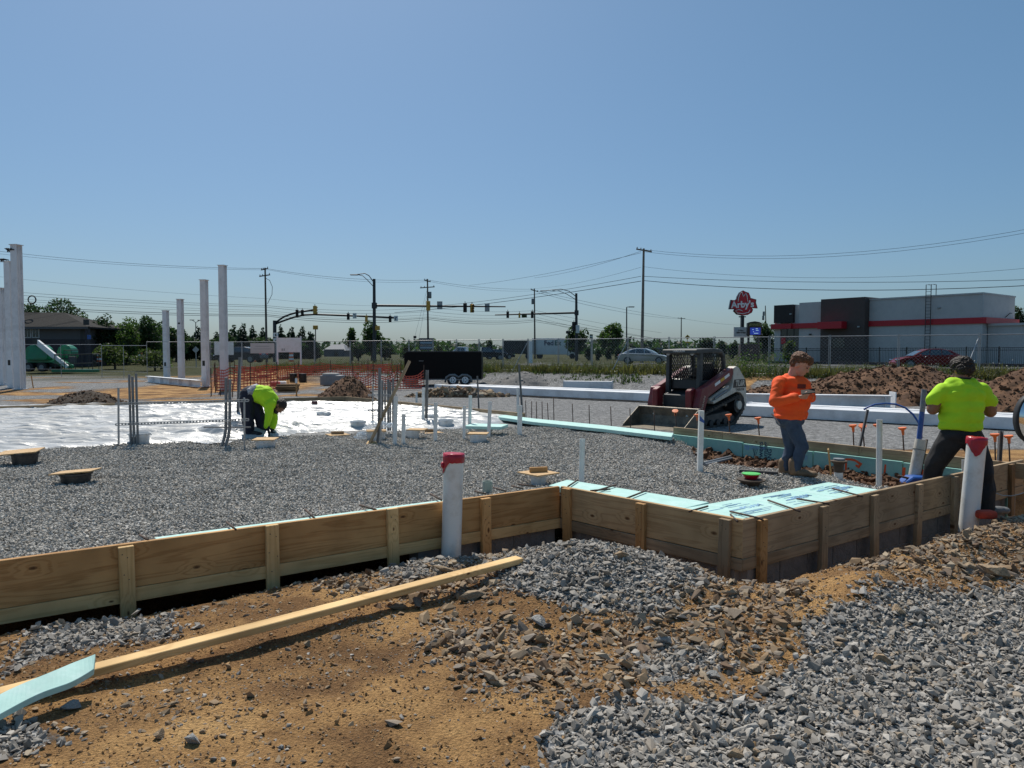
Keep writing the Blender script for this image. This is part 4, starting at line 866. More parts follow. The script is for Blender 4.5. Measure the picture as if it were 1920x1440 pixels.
chan('tall grey post behind the bent worker', 446, 783, 450, 670, 5)
chan('grey post between the far orange capped pins', 1872, 878, 1877, 808, 7, base=G(1873, 880, .1))
def conduit(parent, p, q, r, bend=None, m='conduit'):
    pts = [Vector((0, 0, -.15)), Vector((0, 0, .02))]; 
    b = MB(); o = p-parent.location
    if bend: pts = [o+Vector((bend*1.0, -.02, -.03)), o+Vector((bend*.8, -.01, .04)), o+Vector((bend*.35, 0, .15)), o+Vector((bend*.05, 0, .27)), o+Vector((0, 0, .36)), q-parent.location]
    else: pts = [o-Vector((0, 0, .1)), o+(q-p)*.5, q-parent.location]
    return b.tube(pts, r, 10).build('conduit', M_[m], parent, auto=40)
def slotted(parent, p, q, h=.041):
    """strut rail: two flanges with real gaps between the slot bridges"""
    b = MB(); o = parent.location; p, q = p-o, q-o; d = (q-p); L = d.length; x = d.normalized(); up = Vector((0, 0, 1))
    for s in (-1, 1): b.bar(p+up*(s*h*.36), q+up*(s*h*.36), .02, h*.28)
    n = int(L/.05)
    for i in range(n+1): c = p+x*(L*i/n); b.box(c, (.02, .012, h*.5), rot=Matrix((x, Vector((0, 0, 1)).cross(x), up)).transposed())
    return b.build('slotted_rail', M_['galv'], parent)
def at_y(px, py, Y): return P(px, py, Y)
bs = zp(240, 835); Y = bs.y
rk = thing('conduit_rack', 'conduits and slotted rails standing on the plastic sheet left of the bent worker', 'conduit rack', bs)
for px, tpy, w_ in ((242, 702, 5), (248, 706, 5.5), (255, 700, 5)): q = zp(px, 822); q = Vector((P(px, 800, Y).x, Y+.05, q.z)); conduit(rk, q, P(px, tpy, Y+.05), w_/PPM(Y)/2*.9)
for bx, tx, tpy in ((421, 424, 708), (430, 431, 711)): q = P(tx, 816, Y+.05); q.z = .24; conduit(rk, q, P(tx, tpy, Y+.05), .024, bend=-.07)
for px, ty in ((222, 727), (458, 746)): q = P(px, 819, Y); q.z = .2; MB().bar(q-bs, P(px, ty, Y)-bs, .02, .028, up=(0, 1, 0)).build('upright', M_['galv'], rk)
slotted(rk, P(217, 757.5, Y-.02), P(466, 751, Y-.02)); slotted(rk, P(217, 796, Y-.02), P(466, 787, Y-.02))
MB().tube([P(382, 801, Y+.3)-bs, P(470, 801, Y+.3)-bs], .012, 6).build('loose_rod', M_['conduit'], rk)
bs = zp(712, 832); Y = bs.y
rk = thing('conduit_rack', 'close row of grey conduits behind the leaning plank', 'conduit rack', bs)
q = P(711, 836, Y-.05); q.z = bs.z; conduit(rk, q, P(712, 690, Y-.05), .023, bend=-.03)
MB().bar(P(714, 836, Y-.1)-bs, P(715, 713, Y-.1)-bs, .02, .028, up=(0, 1, 0)).build('upright', M_['galv'], rk)
Y2 = Y+1.3
for px, ty, w_ in ((717, 713, 3.6), (722, 718, 3.2), (728, 711, 4.4), (732, 716, 3.2), (737, 709, 4)): q = P(px, 797, Y2); conduit(rk, q, P(px, ty, Y2), w_/PPM(Y2)/2)
MB().bar(P(699, 795, Y2)-bs, P(699, 720, Y2)-bs, .02, .03, up=(0, 1, 0)).build('upright', M_['galv'], rk)
slotted(rk, P(691, 741, Y2-.06), P(743, 741, Y2-.06)); slotted(rk, P(691, 770, Y2-.06), P(743, 769, Y2-.06))
a, b_ = zp(693, 834), None; q = P(768, 677, a.y+.25)
lp = thing('leaning_plank', 'weathered plank leaning across the conduits, feet in the gravel', 'plank', a); plank('plank', a+Vector((0, 0, .02)), q, .04, .095, pg, lp, roll=Vector((0, 1, 0)))
MB().add([(-.05, -.1, .01), (.14, -.08, .01), (.10, .02, .05), (-.03, .03, .06), (-.05, -.1, -.02), (.14, -.08, -.02)], [(0, 1, 2, 3), (0, 4, 5, 1)]).build('chock', pn, lp)
# tubs with and without lids
def tub(label, px, by, ty, wpx, m='tub', n=24, group='tubs set out as block outs on the pad', taper=.84):
    p = zp(px, by); p.y += wpx/PPM(p.y)*.4; k = PPM(p.y); r = wpx/k/2; h = max(.06, (by-ty)/k*.98)+.02
    b = MB(); b.lathe([(r*taper, -.03), (r*.97, h-.03), (r*1.0, h-.028), (r*1.06, h-.022), (r*1.06, h), (r*.97, h), (r*.93, h-.03), (r*taper*.93, .01)], n=n, caps=(False, True))
    if m != 'tub_blk':
        for i in range(3): q = 2.1*i+.5; b.box((r*1.05*math.cos(q), r*1.05*math.sin(q), h-.035), (.02, .05, .02), q)
    o = b.build('tub', M_[m], loc=p, auto=40); tag(o, label, 'tub', group); return p, h, r
def lid(label, p, h, r, sx, sy, rz, tilt=(0, 0), dx=0, dy=0):
    o = MB().box((0, 0, 0), (sx*.78, sy*.8, .014)).build('plywood_lid', M_['ply'], bevel=.002); o.location = p+Vector((dx, dy, h+.009)); o.rotation_euler = (tilt[0], tilt[1], rz); tag(o, label, 'plywood lid', 'square plywood lids'); return o
def blk(label, p, z, l, rz, m='pine'):
    o = MB().box((0, 0, 0), (l, .042, .055)).build('wood_block', M_[m], bevel=.003); o.location = p+Vector((0, 0, z)); o.rotation_euler = (0, 0, rz); tag(o, label, 'wood block', 'short lumber blocks')
p, h, r = tub('black tub at the left edge under a warped plywood lid', 35, 876, 853, 46, 'tub_blk'); lid('warped plywood lid on the black tub at the left edge', p, h, r, .62, .42, R(14), (R(3), R(-4)), -.06)
p, h, r = tub('black tub alone on the gravel at the left', 130, 912, 892, 54, 'tub_blk'); lid('plywood lid on the lone black tub in the gravel', p, h, r, .56, .40, R(8), (R(-2), R(-4)))
tub('open white tub at the foot of the conduit rack', 254, 834, 815, 38)
p, h, r = tub('white tub under a lid in front of the bent worker', 493, 842, 828, 38); lid('plywood lid on the tub in front of the bent worker', p, h, r, .44, .44, R(5))
tub('open white tub out on the plastic sheet right of the bent worker', 604, 787, 775, 25); tub('open white tub at the sheet edge left of the conduit row', 669, 805, 792, 29)
p, h, r = tub('white tub under crumpled plastic at the foot of the leaning plank', 703, 828, 812, 36); lid('plywood lid under crumpled clear plastic', p, h, r, .42, .40, R(12)); pl = p+Vector((0, 0, h))
p, h, r = tub('white tub under a lid right of the short riser', 772, 824, 809, 27); lid('plywood lid right of the short riser', p, h, r, .40, .34, R(-8), dx=.08)
tub('open white tub right of the riser on the gravel edge', 835, 803, 789, 27); tub('white tub behind the square white post', 807, 793, 780, 26); tub('small open tub at the far right of the sheet', 813, 771, 762, 20); tub('small tub behind two slim risers', 876, 778, 768, 20)
p, h, r = tub('white tub under a lid beside three tall risers', 896, 832, 817, 34); lid('plywood lid beside three tall risers', p, h, r, .42, .36, R(-5)); 
p, h, r = tub('white tub hidden under a teal foam lid', 906, 817, 806, 32); c0 = p+Vector((.05, 0, h+.03)); o = MB().box((0, 0, 0), (.68, .5, .05)).build('foam_sheet', M_['foam'], bevel=.003, loc=c0); o.rotation_euler = (0, 0, R(-14)); tag(o, 'teal foam sheet used as a lid behind the tall risers', 'foam board')
p, h, r = tub('white tub under a lid with a wood block at the inner form corner', 1010, 913, 893, 31); lid('plywood lid carrying the largest wood block near the inner corner', p, h, r, .42, .42, R(40)); blk('wood block on the lid at the inner form corner', p, h+.045, .20, R(14))
for px, py, l1, l2 in ((633, 817, 'plywood lid flat on the gravel right of the bent worker', 'wood block on the flat lid right of the bent worker'), (808, 813, 'plywood lid flat on the gravel left of a riser', 'wood block on the flat lid left of a riser'), (985, 793, 'plywood lid flat on the gravel by the foam strip', 'wood block on the lid by the foam strip')):
    p = zp(px, py); lid(l1, p, .012, .2, .46, .42, R(30)); blk(l2, p, .055, .22, R(6), 'wood_grey')
for px, py, l in ((612, 800, 'brown block of wood lying on the sheet right of the bent worker'), (703, 766, 'small wood block on the sheet left of the conduits'), (823, 782, 'wood block on the sheet by the square post')): blk(l, zp(px, py), .03, .22, 0, 'wood_grey')
pc = zp(590, 764); t = thing('paint_can', 'small can with a dark red lid on the plastic sheet', 'paint can', pc); MB().lathe([(.075, 0), (.075, .09)], n=16).build('can', M_['tub'], t, auto=40); MB().lathe([(.08, .09), (.08, .17), (.0, .171)], n=16).build('lid', mat('dark red lid', (.06, .012, .015), .4), t, auto=40)
# crumpled clear plastic
b = MB(); n = 26; rnd = random.Random(3)
for cx, cy, cz, sr in ((-.06, -.02, .10, .15), (.10, -.02, .12, .13), (.25, 0, .12, .10), (-.22, -.10, -.05, .13)):
    o_ = len(b.v); nu, nv = 18, 9
    for j in range(nv+1):
        for i in range(nu):
            th, ph = 2*math.pi*i/nu, math.pi*.5*j/nv; rr_ = sr*(1+.45*(rnd.random()-.5)); b.v.append((cx+rr_*math.cos(th)*math.cos(ph), cy+rr_*math.sin(th)*math.cos(ph)*.8, cz+rr_*math.sin(ph)*.8-.06))
    for j in range(nv):
        for i in range(nu): b.f.append((o_+j*nu+i, o_+j*nu+(i+1) % nu, o_+(j+1)*nu+(i+1) % nu, o_+(j+1)*nu+i)); b.mi.append(0)
m, t_, bs_, L_ = nodes('clear plastic film'); bs_.inputs['Base Color'].default_value = (.75, .82, .88, 1); bs_.inputs['Roughness'].default_value = .12; bs_.inputs['Alpha'].default_value = .42; bs_.inputs['Specular IOR Level'].default_value = .8; M_['film'] = m
tag(b.build('plastic_wrap', m, loc=pl, label='x'), 'crumpled clear plastic bag on the tub by the leaning plank', 'plastic bag')
# floor drains near the dug-out
dz = zp(1408, 913); t = thing('floor_drain', 'dark drain body with a red bowl and green cover on the gravel', 'floor drain', dz)
MB().lathe([(.075, -.04), (.075, .0), (.10, .05), (.155, .075), (.155, .088), (.07, .09)], n=20, caps=(0, 1)).build('drain_body', mat('rusty cast iron', (.07, .05, .035), .8, var=.3, bump=.3), t, auto=40)
MB().lathe([(.06, .09), (.095, .145)], n=20).build('bowl', M_['tape'], t, auto=40); MB().lathe([(.098, .142), (.10, .152), (.08, .155), (0, .155)], n=20).build('cover', mat('lime green plastic', (.10, .55, .10), .4), t, auto=40)
dz = G(1572, 905, .16); t = thing('floor_drain', 'rusty drain collar on a white pipe at the edge of the dug out corner', 'floor drain', dz); k = PPM(dz.y)
MB().cyl((0, 0, -.1), (0, 0, 22/k), 8/k, n=18).build('pipe', M_['pvc'], t, auto=40); MB().lathe([(8.5/k, 20/k), (9.5/k, 36/k), (15/k, 40/k), (15/k, 42/k), (9/k, 43/k)], n=20, caps=(0, 1)).build('collar', mat('brown cast iron', (.09, .065, .045), .8, var=.3, bump=.3), t, auto=40)
MB().lathe([(10/k, 43/k), (10/k, 46/k), (0, 47/k)], n=20).build('cap', M_['greymetal'], t, auto=40)
lp = thing('wood_stake', 'thin tan stake leaning left of the rusty drain collar', 'stake', dz+Vector((-.05, .1, 0))); plank('stake', G(1566, 905, .1)+Vector((0, .1, 0)), P(1553, 842, dz.y+.1), .018, .035, pn, lp)
# grey pipes lying in the dug-out
for l, a, b_, w_ in (('two grey conduits lying by the square white post', (1322, 876), (1372, 863), .02), ('black pipe lying behind the boots of the man in orange', (1386, 888), (1458, 893), .028)):
    p0, p1 = zp(*a), zp(*b_); c = p0.copy(); mb = MB(); mb.tube([Vector((0, 0, .03)), p1-c+Vector((0, 0, .03))], w_, 8)
    if 'two' in l: mb.tube([Vector((0, .07, .04)), p1-c+Vector((0, .07, .05))], w_, 8)
    tag(mb.build('pipe_length', M_['conduit'] if 'two' in l else M_['black'], loc=c, auto=40), l, 'pipe')
# blue water line
q = G(1708, 912, .0); t = thing('water_pipe_sleeve', 'dirty white sleeve pipe leaning in the trench with a blue pipe inside', 'pipe sleeve', q); k = PPM(q.y)
tp = P(1727, 824, q.y+.03)-q; MB().cyl((0, 0, -.1), tp, 10.2/k, n=20, caps=(0, 0)).build('sleeve', M_['pvc_dirty'], t, auto=40)
for f in (.16, .78): c = tp*f; MB().cyl(c, c+tp.normalized()*.006, 10.5/k, n=20).build('strap', M_['black'], t)
bt = thing('water_pipe', 'upright blue water pipe with a muddy top', 'pipe', q+tp); x1 = P(1729, 772, q.y+.03)-q-tp; x2 = P(1733, 730, q.y+.03)-q-tp
MB().cyl(-tp*.4, x1, 4.6/k, n=14).build('pipe', M_['blue'], bt, auto=40); MB().cyl(x1, x2, 4.7/k, n=14).build('muddy_end', M_['bluemud'], bt, auto=40)
hs = [P(a, b_, q.y+d_) for a, b_, d_ in ((1620, 768, .25), (1626, 764, .25), (1640, 758.5, .24), (1660, 756.5, .22), (1680, 758, .2), (1698, 765, .16), (1712, 777, .1), (1722, 792, .06), (1727, 806, .03), (1728, 822, .03))]
c = hs[0].copy(); tag(MB().tube([p-c for p in hs], .0125, 8).build('blue_hose', M_['blue'], loc=c, smooth=True), 'thin blue hose arching over to a steel post', 'hose')
chan('bent grey post holding up the blue hose', 1603, 880, 1627, 768, 4.5, group=None, base=G(1603, 880, .05))
rod('rusty bar leaning along the dirty sleeve pipe', [G(1722, 910, .0), P(1738, 824, q.y)], .016, name='iron_bar', cat='bar', group=None)
rod('flat grey bar lying across the trench by the sleeve pipe', [P(1684, 892, q.y-.15), P(1737, 905, q.y-.2)], .014, name='iron_bar', cat='bar', group=None)
o = MB().xprism([(-.2, 0), (.2, 0), (.22, .06), (.1, .13), (-.1, .13), (-.22, .05)], -.1, .1).build('blue_clamp', M_['blue'], bevel=.015, loc=G(1718, 908, .03)+Vector((-.05, -.12, .0))); tag(o, 'blue valve box at the foot of the sleeve pipe', 'valve box')
rod('thin cable hanging on the right form wall', [P(x_, y_, 7.05) for x_, y_ in ((1868, 925), (1880, 929), (1895, 930), (1910, 927), (1925, 922))], .004, name='cable', cat='cable', group=None, m=M_['signback'])
o = MB().box((0, 0, 0), (.18, .12, .08)).build('red_cloth', mat('orange red cloth', (.5, .06, .03), .9, var=.3), bevel=.03, seg=3, loc=G(1848, 972, .1)+Vector((0, 0, .04))); tag(o, 'orange red rag on the dirt beside the leaning pipe', 'rag')
# rebar pins, with and without orange caps
PINS = [(987, 783, 751), (997, 785, 752), (1007, 786, 753), (1017, 787, 753), (1029, 788, 755), (1039, 789, 744), (1075, 793, 757), (1106, 796, 759), (1147, 799, 762), (1183, 803, 765), (1228, 808, 770)]
for i, (px, by, ty) in enumerate(PINS):
    p = G(px, by, .2); q = P(px+RNG.normal(0, .8)-1, ty, p.y); rod(('%s bare pin from the left in the close row by the tall riser' % ('first', 'second', 'third', 'fourth', 'fifth', 'sixth')[i]) if i < 6 else 'bare rebar pin in the loose row by the loader bucket, %s from the left' % ('first', 'second', 'third', 'fourth', 'fifth')[i-6], [p-Vector((0, 0, .2)), q], .0095, name='rebar_pin', cat='rebar', group='bare rebar pins in a close row' if i < 6 else 'bare rebar pins in a loose row')
CP = [(1272, 813, 1266, 771, 'tilted orange cap on the pin in front of the loader bucket'), (1310, 820, 1307, 778, 'orange cap half hidden by the square white post'), (1372, 823, 1366, 778, 'orange cap in front of the loader track'), (1428, 829, 1421, 784, 'orange cap left of the man in orange'), (1604, 846, 1599, 798, 'orange cap left of the bent post, mushroom seen level'), (1626, 850, 1617, 799, 'tilted orange cap beside the bent post'), (1650, 853, 1645, 797, 'orange cap peeping out behind a white riser'), (1699, 855, 1692, 803, 'orange cap left of the dirty sleeve pipe'), (1869, 868, 1865, 815, 'orange cap left of the far grey post'), (1897, 868, 1891, 818, 'orange cap right of the far grey post'), (1789, 868, 1784, 850, 'capped pin between the legs of the man in lime')]
for px, by, tx, ty, l in CP:
    p = G(px, by, .2); q = P(tx, ty, p.y); t = thing('capped_pin', l.replace('orange cap', 'rebar pin with orange cap', 1) if not l.startswith('capped') else l, 'rebar pin', p, group='rebar pins with orange safety caps')
    MB().tube([Vector((0, 0, -.3)), q-p], .0105, 7).build('rebar', M_['rebar'], t, smooth=True)
    x = (q-p).normalized(); M = x.to_track_quat('Z', 'Y').to_matrix().to_4x4(); tl = Matrix.Rotation(R(28) if 'tilt' in l else 0, 4, 'Y'); M.translation = q-p
    MB().lathe([(.016, -.10), (.022, -.03), (.05, -.012), (.058, 0), (.058, .012), (0, .014)], n=10).move(M@tl).build('cap', M_['capo'], t, auto=50)
# ================================================================== PLASTIC SHEET
SHEET = pxpoly([(-220, 862), (0, 848), (100, 843), (200, 839), (240, 836), (300, 832), (380, 829), (412, 827), (420, 822), (520, 819), (560, 813), (620, 809), (690, 807), (745, 806), (800, 806), (860, 801), (905, 797), (945, 791), (990, 786.5), (1000, 785), (870, 773), (760, 762), (690, 755), (648, 750.5), (560, 751.5), (400, 754), (220, 757), (0, 764), (-300, 772)], .25)
CR = xy(zp(520, 812)); CR2 = xy(zp(430, 818))
def sheet_z(x, y):
    w_ = y*1.0+fbm(x*.35, y*.5, 3, 91)*1.6
    r = np.clip(1-4.2*np.abs(fbm(x*.38+.2*y, y*4.2, 3, 92)), 0, 1); r2 = np.clip(1-4.5*np.abs(fbm(x*.6-.25*y+7, y*7.5, 3, 97)), 0, 1); f = np.power(r, 2.5)*.07+np.power(r2, 2.5)*.04
    a = fbm(x*.35+y*.2, y*2.2, 3, 94)*.05+fbm(x*.9, y*12, 2, 95)*.02
    cr = np.zeros(np.shape(x))
    for c, s_, k in ((CR, .75, 12), (CR2, .6, 9)):
        q = np.exp(-((x-c[0])/s_)**2-((y-c[1])/(s_*.6))**2); u = (x-c[0])*.5+(y-c[1])*1.0
        cr = cr+q*(np.abs(np.sin(u*k+fbm(x*2, y*2, 3, 96)*5))*.13)
    e_ = sst(.02, .5, -sdist(x, y, SHEET)); return hp(x, y)-.012+.05*sst(.0, .12, -sdist(x, y, SHEET))+(f+a+cr)*(.12+.88*e_)
m, t_, b_, L_ = nodes('white plastic sheeting'); b_.inputs['Base Color'].default_value = (.45, .46, .465, 1); b_.inputs['Roughness'].default_value = .33; b_.inputs['Specular IOR Level'].default_value = .5
tc = N(t_, 'ShaderNodeTexCoord'); mp = N(t_, 'ShaderNodeMapping'); mp.inputs['Scale'].default_value = (1.6, 9, 1); L_(tc.outputs['Object'], mp.inputs[0]); nz = N(t_, 'ShaderNodeTexNoise', i_Scale=1.5, i_Detail=6.0, i_Distortion=.8); L_(mp.outputs[0], nz.inputs['Vector'])
bp = N(t_, 'ShaderNodeBump', i_Strength=.8, i_Distance=.04); L_(nz.outputs[0], bp.inputs['Height']); L_(bp.outputs[0], b_.inputs['Normal']); M_['sheet'] = m
o = grid_obj('plastic_sheet', axis((-18, -9, .14), (-9, 1.2, .055)), axis((9.5, 20.5, .032)), sheet_z, m, keep=lambda x, y: inside(x, y, SHEET))
tag(o, 'white plastic vapour sheet spread wrinkled over the far half of the pad', 'plastic sheet')
o = grid_obj('plastic_scrap', axis((0, .62, .04)), axis((0, .5, .04)), lambda x, y: fbm(x*6, y*6, 3, 5)*.06, m, keep=lambda x, y: ((x-.3)/.3)**2+((y-.25)/.24)**2 < 1); o.location = zp(392, 834)+Vector((-.3, -.1, .03)); tag(o, 'small scrap of white plastic on the gravel below the sheet', 'plastic scrap')
b = MB(); r = random.Random(5); n = 14
o = grid_obj('plastic_wrap', axis((0, 2.1, .07)), axis((0, .7, .07)), lambda x, y: .12*np.abs(fbm(x*3, y*3, 3, 8))*2+.12*np.exp(-((x-1.1)/.8)**2), m); o.location = G(1075, 745, -.03)+Vector((0, -.2, 0)); tag(o, 'torn white wrap lying in front of the long white beams', 'plastic scrap')
# ================================================================== PEOPLE
def head_prims(mb, c, M, s=1.0, jaw=1.0, nose=True, ears=True):
    """face along +x of M, up along +z, s = scale of a 0.23 m head"""
    E = lambda q, r: mb.ell(c+M@(Vector(q)*s), tuple(k*s for k in r), 14, 10, M)
    E((-.012, 0, .035), (.098, .076, .088)); E((.03, 0, -.02), (.062, .06, .085)); E((.052, 0, -.072*jaw), (.036, .040, .034)); E((-.03, 0, -.03), (.06, .058, .07))
    if nose: E((.098, 0, -.012), (.016, .011, .02)); E((.085, 0, .008), (.012, .009, .028)); E((.08, 0, .032), (.02, .045, .012)); E((.086, 0, -.052), (.012, .022, .009))
    if ears:
        for sd in (-1, 1): E((-.012, sd*.078, -.005), (.020, .009, .032))
def hand_prims(mb, wrist, d, palm, s=1.0, curl=.5, side=1):
    """palm along d, facing palm; five fingers of unequal length, bent; thumb leaves the side"""
    d = d.normalized(); palm = (palm-d*palm.dot(d)).normalized(); lat = d.cross(palm)*side
    k = .01*s; mb.ell(wrist+d*4.6*k, (4.6*k, 3.9*k, 1.6*k), 12, 8, Matrix((d, lat, palm)).transposed()); mb.cap(wrist-d*1.5*k, wrist+d*2*k, 2.3*k, 2.4*k, 10)
    for i, (o, l) in enumerate(((-3.0, 7.2), (-1.0, 8.0), (1.0, 7.4), (2.9, 5.8))):
        p0 = wrist+d*7.6*k+lat*o*k; q = p0; dr = d.copy()
        for j in range(3):
            ang = curl*(.5+.5*j); dr = (dr*math.cos(ang)+palm*math.sin(ang)).normalized(); palm_ = palm
            e = q+dr*(l*k*(.45, .33, .25)[j]); mb.cap(q, e, (.95-.1*j)*k, (.88-.1*j)*k, 8); q = e
    th = (lat*-.75+d*.6+palm*.25).normalized(); p0 = wrist+d*2.4*k-lat*2.8*k; p1 = p0+th*3.6*k; p2 = p1+(d*.8+palm*.5-lat*.1).normalized()*3.2*k
    mb.cap(p0, p1, 1.35*k, 1.1*k, 8); mb.cap(p1, p2, 1.05*k, .85*k, 8)
def boot(mb, heel, toe_dir, s=1.0):
    d = Vector((toe_dir[0], toe_dir[1], 0)).normalized(); y = Vector((-d.y, d.x, 0)); M = Matrix((d, y, Vector((0, 0, 1)))).transposed()
    mb.ell(heel+d*.02*s+Vector((0, 0, .05)), (.065*s, .045*s, .05), 12, 8, M); mb.ell(heel+d*.11*s+Vector((0, 0, .045)), (.11*s, .048*s, .045), 12, 8, M); mb.ell(heel+d*.18*s+Vector((0, 0, .04)), (.06*s, .05*s, .04), 12, 8, M)
    mb.cap(heel+Vector((0, 0, .06)), heel+Vector((0, 0, .17)), .052*s, .055*s)
def hair_obj(parent, c, M, s, blobs, m, seed, fold=.012, name='hair'):
    mb = MB(); r = random.Random(seed)
    for q, rad in blobs: mb.ell(c+M@(Vector(q)*s), tuple(k*s for k in rad), 14, 10, M)
    return organic(name, mb, m, parent, vox=.006*s, smooth=1, fold=fold*1.3, fs=55, seed=seed)
# ---- the man in orange, looking at his phone
base = zp(1479, 893); K = PPM(base.y)*1.0
J = lambda px, py, dy=0.0: P(px, py, base.y+dy)-base
body = MB(); hc = J(1500, 685, -.06); fdir = Vector((.72, -.50, -.50)).normalized(); upv = Vector((.42, -.30, .86)); yv = upv.cross(fdir).normalized(); upv = fdir.cross(yv); HM = Matrix((fdir, yv, upv)).transposed()
head_prims(body, hc, HM, 1.12)
body.cap(J(1484, 711, 0), hc+HM@Vector((-.03, 0, -.05)), .066, .058); body.cap(J(1483, 722), J(1481, 775), .10, .12)
for pts in (((1459, 720, -.08), (1453, 752, -.15), (1494, 745, -.27)), ((1511, 722, .05), (1521, 745, -.06), (1511, 744, -.22))):
    a, b_, c_ = (J(*q) for q in pts); body.cap(a, b_, .05, .042); body.cap(b_, c_, .042, .03)
w1 = J(1495, 745, -.275); hand_prims(body, w1, J(1511, 741, -.33)-w1, Vector((.1, .2, .9)), 1.0, .45, 1)
w2 = J(1509, 745, -.225); hand_prims(body, w2, J(1514, 741, -.34)-w2, Vector((-.5, .1, .85)), 1.0, .5, -1)
me_o = organic('person', body, M_['skin'], None, vox=.0085, smooth=2); me_o.location = base
tag(me_o, 'man in orange long sleeved shirt and jeans looking down at his phone', 'person')
sh = MB(); TM = Matrix.Rotation(R(-38), 3, 'Z')
for px, py, dy, r in ((1484, 722, 0, (.205, .13, .12)), (1485, 738, -.01, (.215, .15, .14)), (1486, 757, -.01, (.205, .165, .14)), (1484, 772, 0, (.19, .155, .09))): sh.ell(J(px, py, dy), r, 20, 14, TM)
sh.cap(J(1463, 718, -.04), J(1507, 719, .06), .072, .066); sh.cap(J(1477, 710, 0), J(1490, 713, 0), .058, .058)
for pts in (((1460, 720, -.07), (1453.5, 752, -.15), (1493, 746, -.265)), ((1510, 722, .06), (1520, 745, -.06), (1512, 744, -.2))):
    a, b_, c_ = (J(*q) for q in pts); sh.cap(a, b_, .072, .060); sh.cap(b_, c_, .058, .044)
sh.ell(J(1482, 780, -.01), (.182, .15, .05), 18, 10, TM)
organic('shirt', sh, M_['orange'], me_o, vox=.010, smooth=6, fold=.045, fs=7, seed=4)
tr = MB(); tr.ell(J(1481, 787, .0), (.165, .14, .11), 18, 12, TM)
tr.cap(J(1485, 792, -.05), J(1504, 838, -.10), .098, .075); tr.cap(J(1504, 838, -.10), J(1490, 884, -.05), .074, .056)
tr.cap(J(1476, 792, .05), J(1482, 838, .06), .092, .07); tr.cap(J(1482, 838, .06), J(1470, 884, .1), .07, .055)
organic('jeans', tr, M_['jeans'], me_o, vox=.011, smooth=2, fold=.022, fs=8, seed=9)
bt = MB(); boot(bt, J(1488, 893, -.05), (.9, -.45), 1.12); organic('boot', bt, M_['boot'], me_o, vox=.008, smooth=2)
bt = MB(); boot(bt, J(1469, 893, .1), (.6, -.5), 1.12); organic('boot', bt, M_['boot'], me_o, vox=.008, smooth=2)
hair_obj(me_o, hc, HM, 1.14, [((-.022, 0, .052), (.098, .082, .082)), ((-.05, 0, .01), (.06, .074, .07)), ((.035, 0, .085), (.062, .066, .045)), ((.07, .0, .075), (.03, .05, .03))], M_['hair_red'], 3, .018)
for sd in (-1, 1): MB().ell(hc+HM@Vector((.094, sd*.036, .016)), (.010, .013, .006), 8, 6, HM).build('eye', M_['black'], me_o, smooth=True)
q = J(1503, 724.5, -.185); MB().box(q, (.09, .004, .05), R(-20)).build('shirt_badge', mat('badge print', (.12, .02, .012), .8), me_o)
q = J(1452, 781, -.02); o = MB().bar(J(1447, 776, -.02), J(1463, 797, -.08), .035, .012).build('folding_rule', M_['greymetal'], None, loc=base); tag(o, 'grey folding rule tucked in the back pocket of the man in orange', 'tool')
o = MB().box((0, 0, 0), (.15, .075, .011)).build('phone', mat('phone black', (.01, .01, .011), .6, var=.1, spec=.15), bevel=.004, seg=2); o.location = base+J(1515, 740, -.35)+Vector((0, 0, .035)); o.rotation_euler = (R(35), R(-8), R(-25)); tag(o, 'dark phone held in both hands by the man in orange', 'phone')
# ---- the big man in lime, back towards us, astride the form wall
bz = .055; base = G(1804, 962, bz); base.y += .12; K = PPM(base.y)
J = lambda px, py, dy=0.0: P(px, py, base.y+dy)-base
body = MB(); hc = J(1803, 694, .05); fdir = Vector((-.12, .93, -.33)).normalized(); upv = Vector((0, .3, .95)); yv = upv.cross(fdir).normalized(); upv = fdir.cross(yv); HM = Matrix((fdir, yv, upv)).transposed()
head_prims(body, hc, HM, 1.08); body.cap(J(1804, 728), J(1804, 702, .03), .072, .070); body.cap(J(1803, 750), J(1803, 800), .13, .14)
for pts, w_, sd in ((((1757, 742, .0), (1749, 767, .03), (1760, 766, .30)), None, 1), (((1849, 742, .0), (1857, 772, .03), (1845, 772, .32)), None, -1)):
    a, b_, c_ = (J(*q) for q in pts); body.cap(a, b_, .066, .060); body.cap(b_, c_, .060, .036); hand_prims(body, c_, Vector((.5*sd, .8, .1)), Vector((.8*sd, -.3, -.2)), 1.05, .5, sd)
me_l = organic('person', body, M_['skin_dk'], None, vox=.0085, smooth=2); me_l.location = base
tag(me_l, 'heavy man in lime T-shirt and black trousers seen from behind, astride the form', 'person')
sh = MB()
for px, py, dy, r in ((1803, 728, .0, (.205, .12, .085)), (1803, 742, .0, (.235, .155, .12)), (1803, 762, .01, (.222, .175, .13)), (1802, 782, .01, (.215, .185, .13)), (1802, 797, .01, (.212, .182, .075))): sh.ell(J(px, py, dy), r, 22, 14)
sh.cap(J(1768, 734), J(1838, 734), .085, .085); sh.cap(J(1786, 722, .0), J(1820, 722, .0), .072, .072); sh.ell(J(1803, 717, .01), (.105, .095, .045))
for a, b_ in (((1763, 738, 0), (1753, 750, .02)), ((1843, 738, 0), (1853, 751, .02))): sh.cap(J(*a), J(*b_), .080, .082)
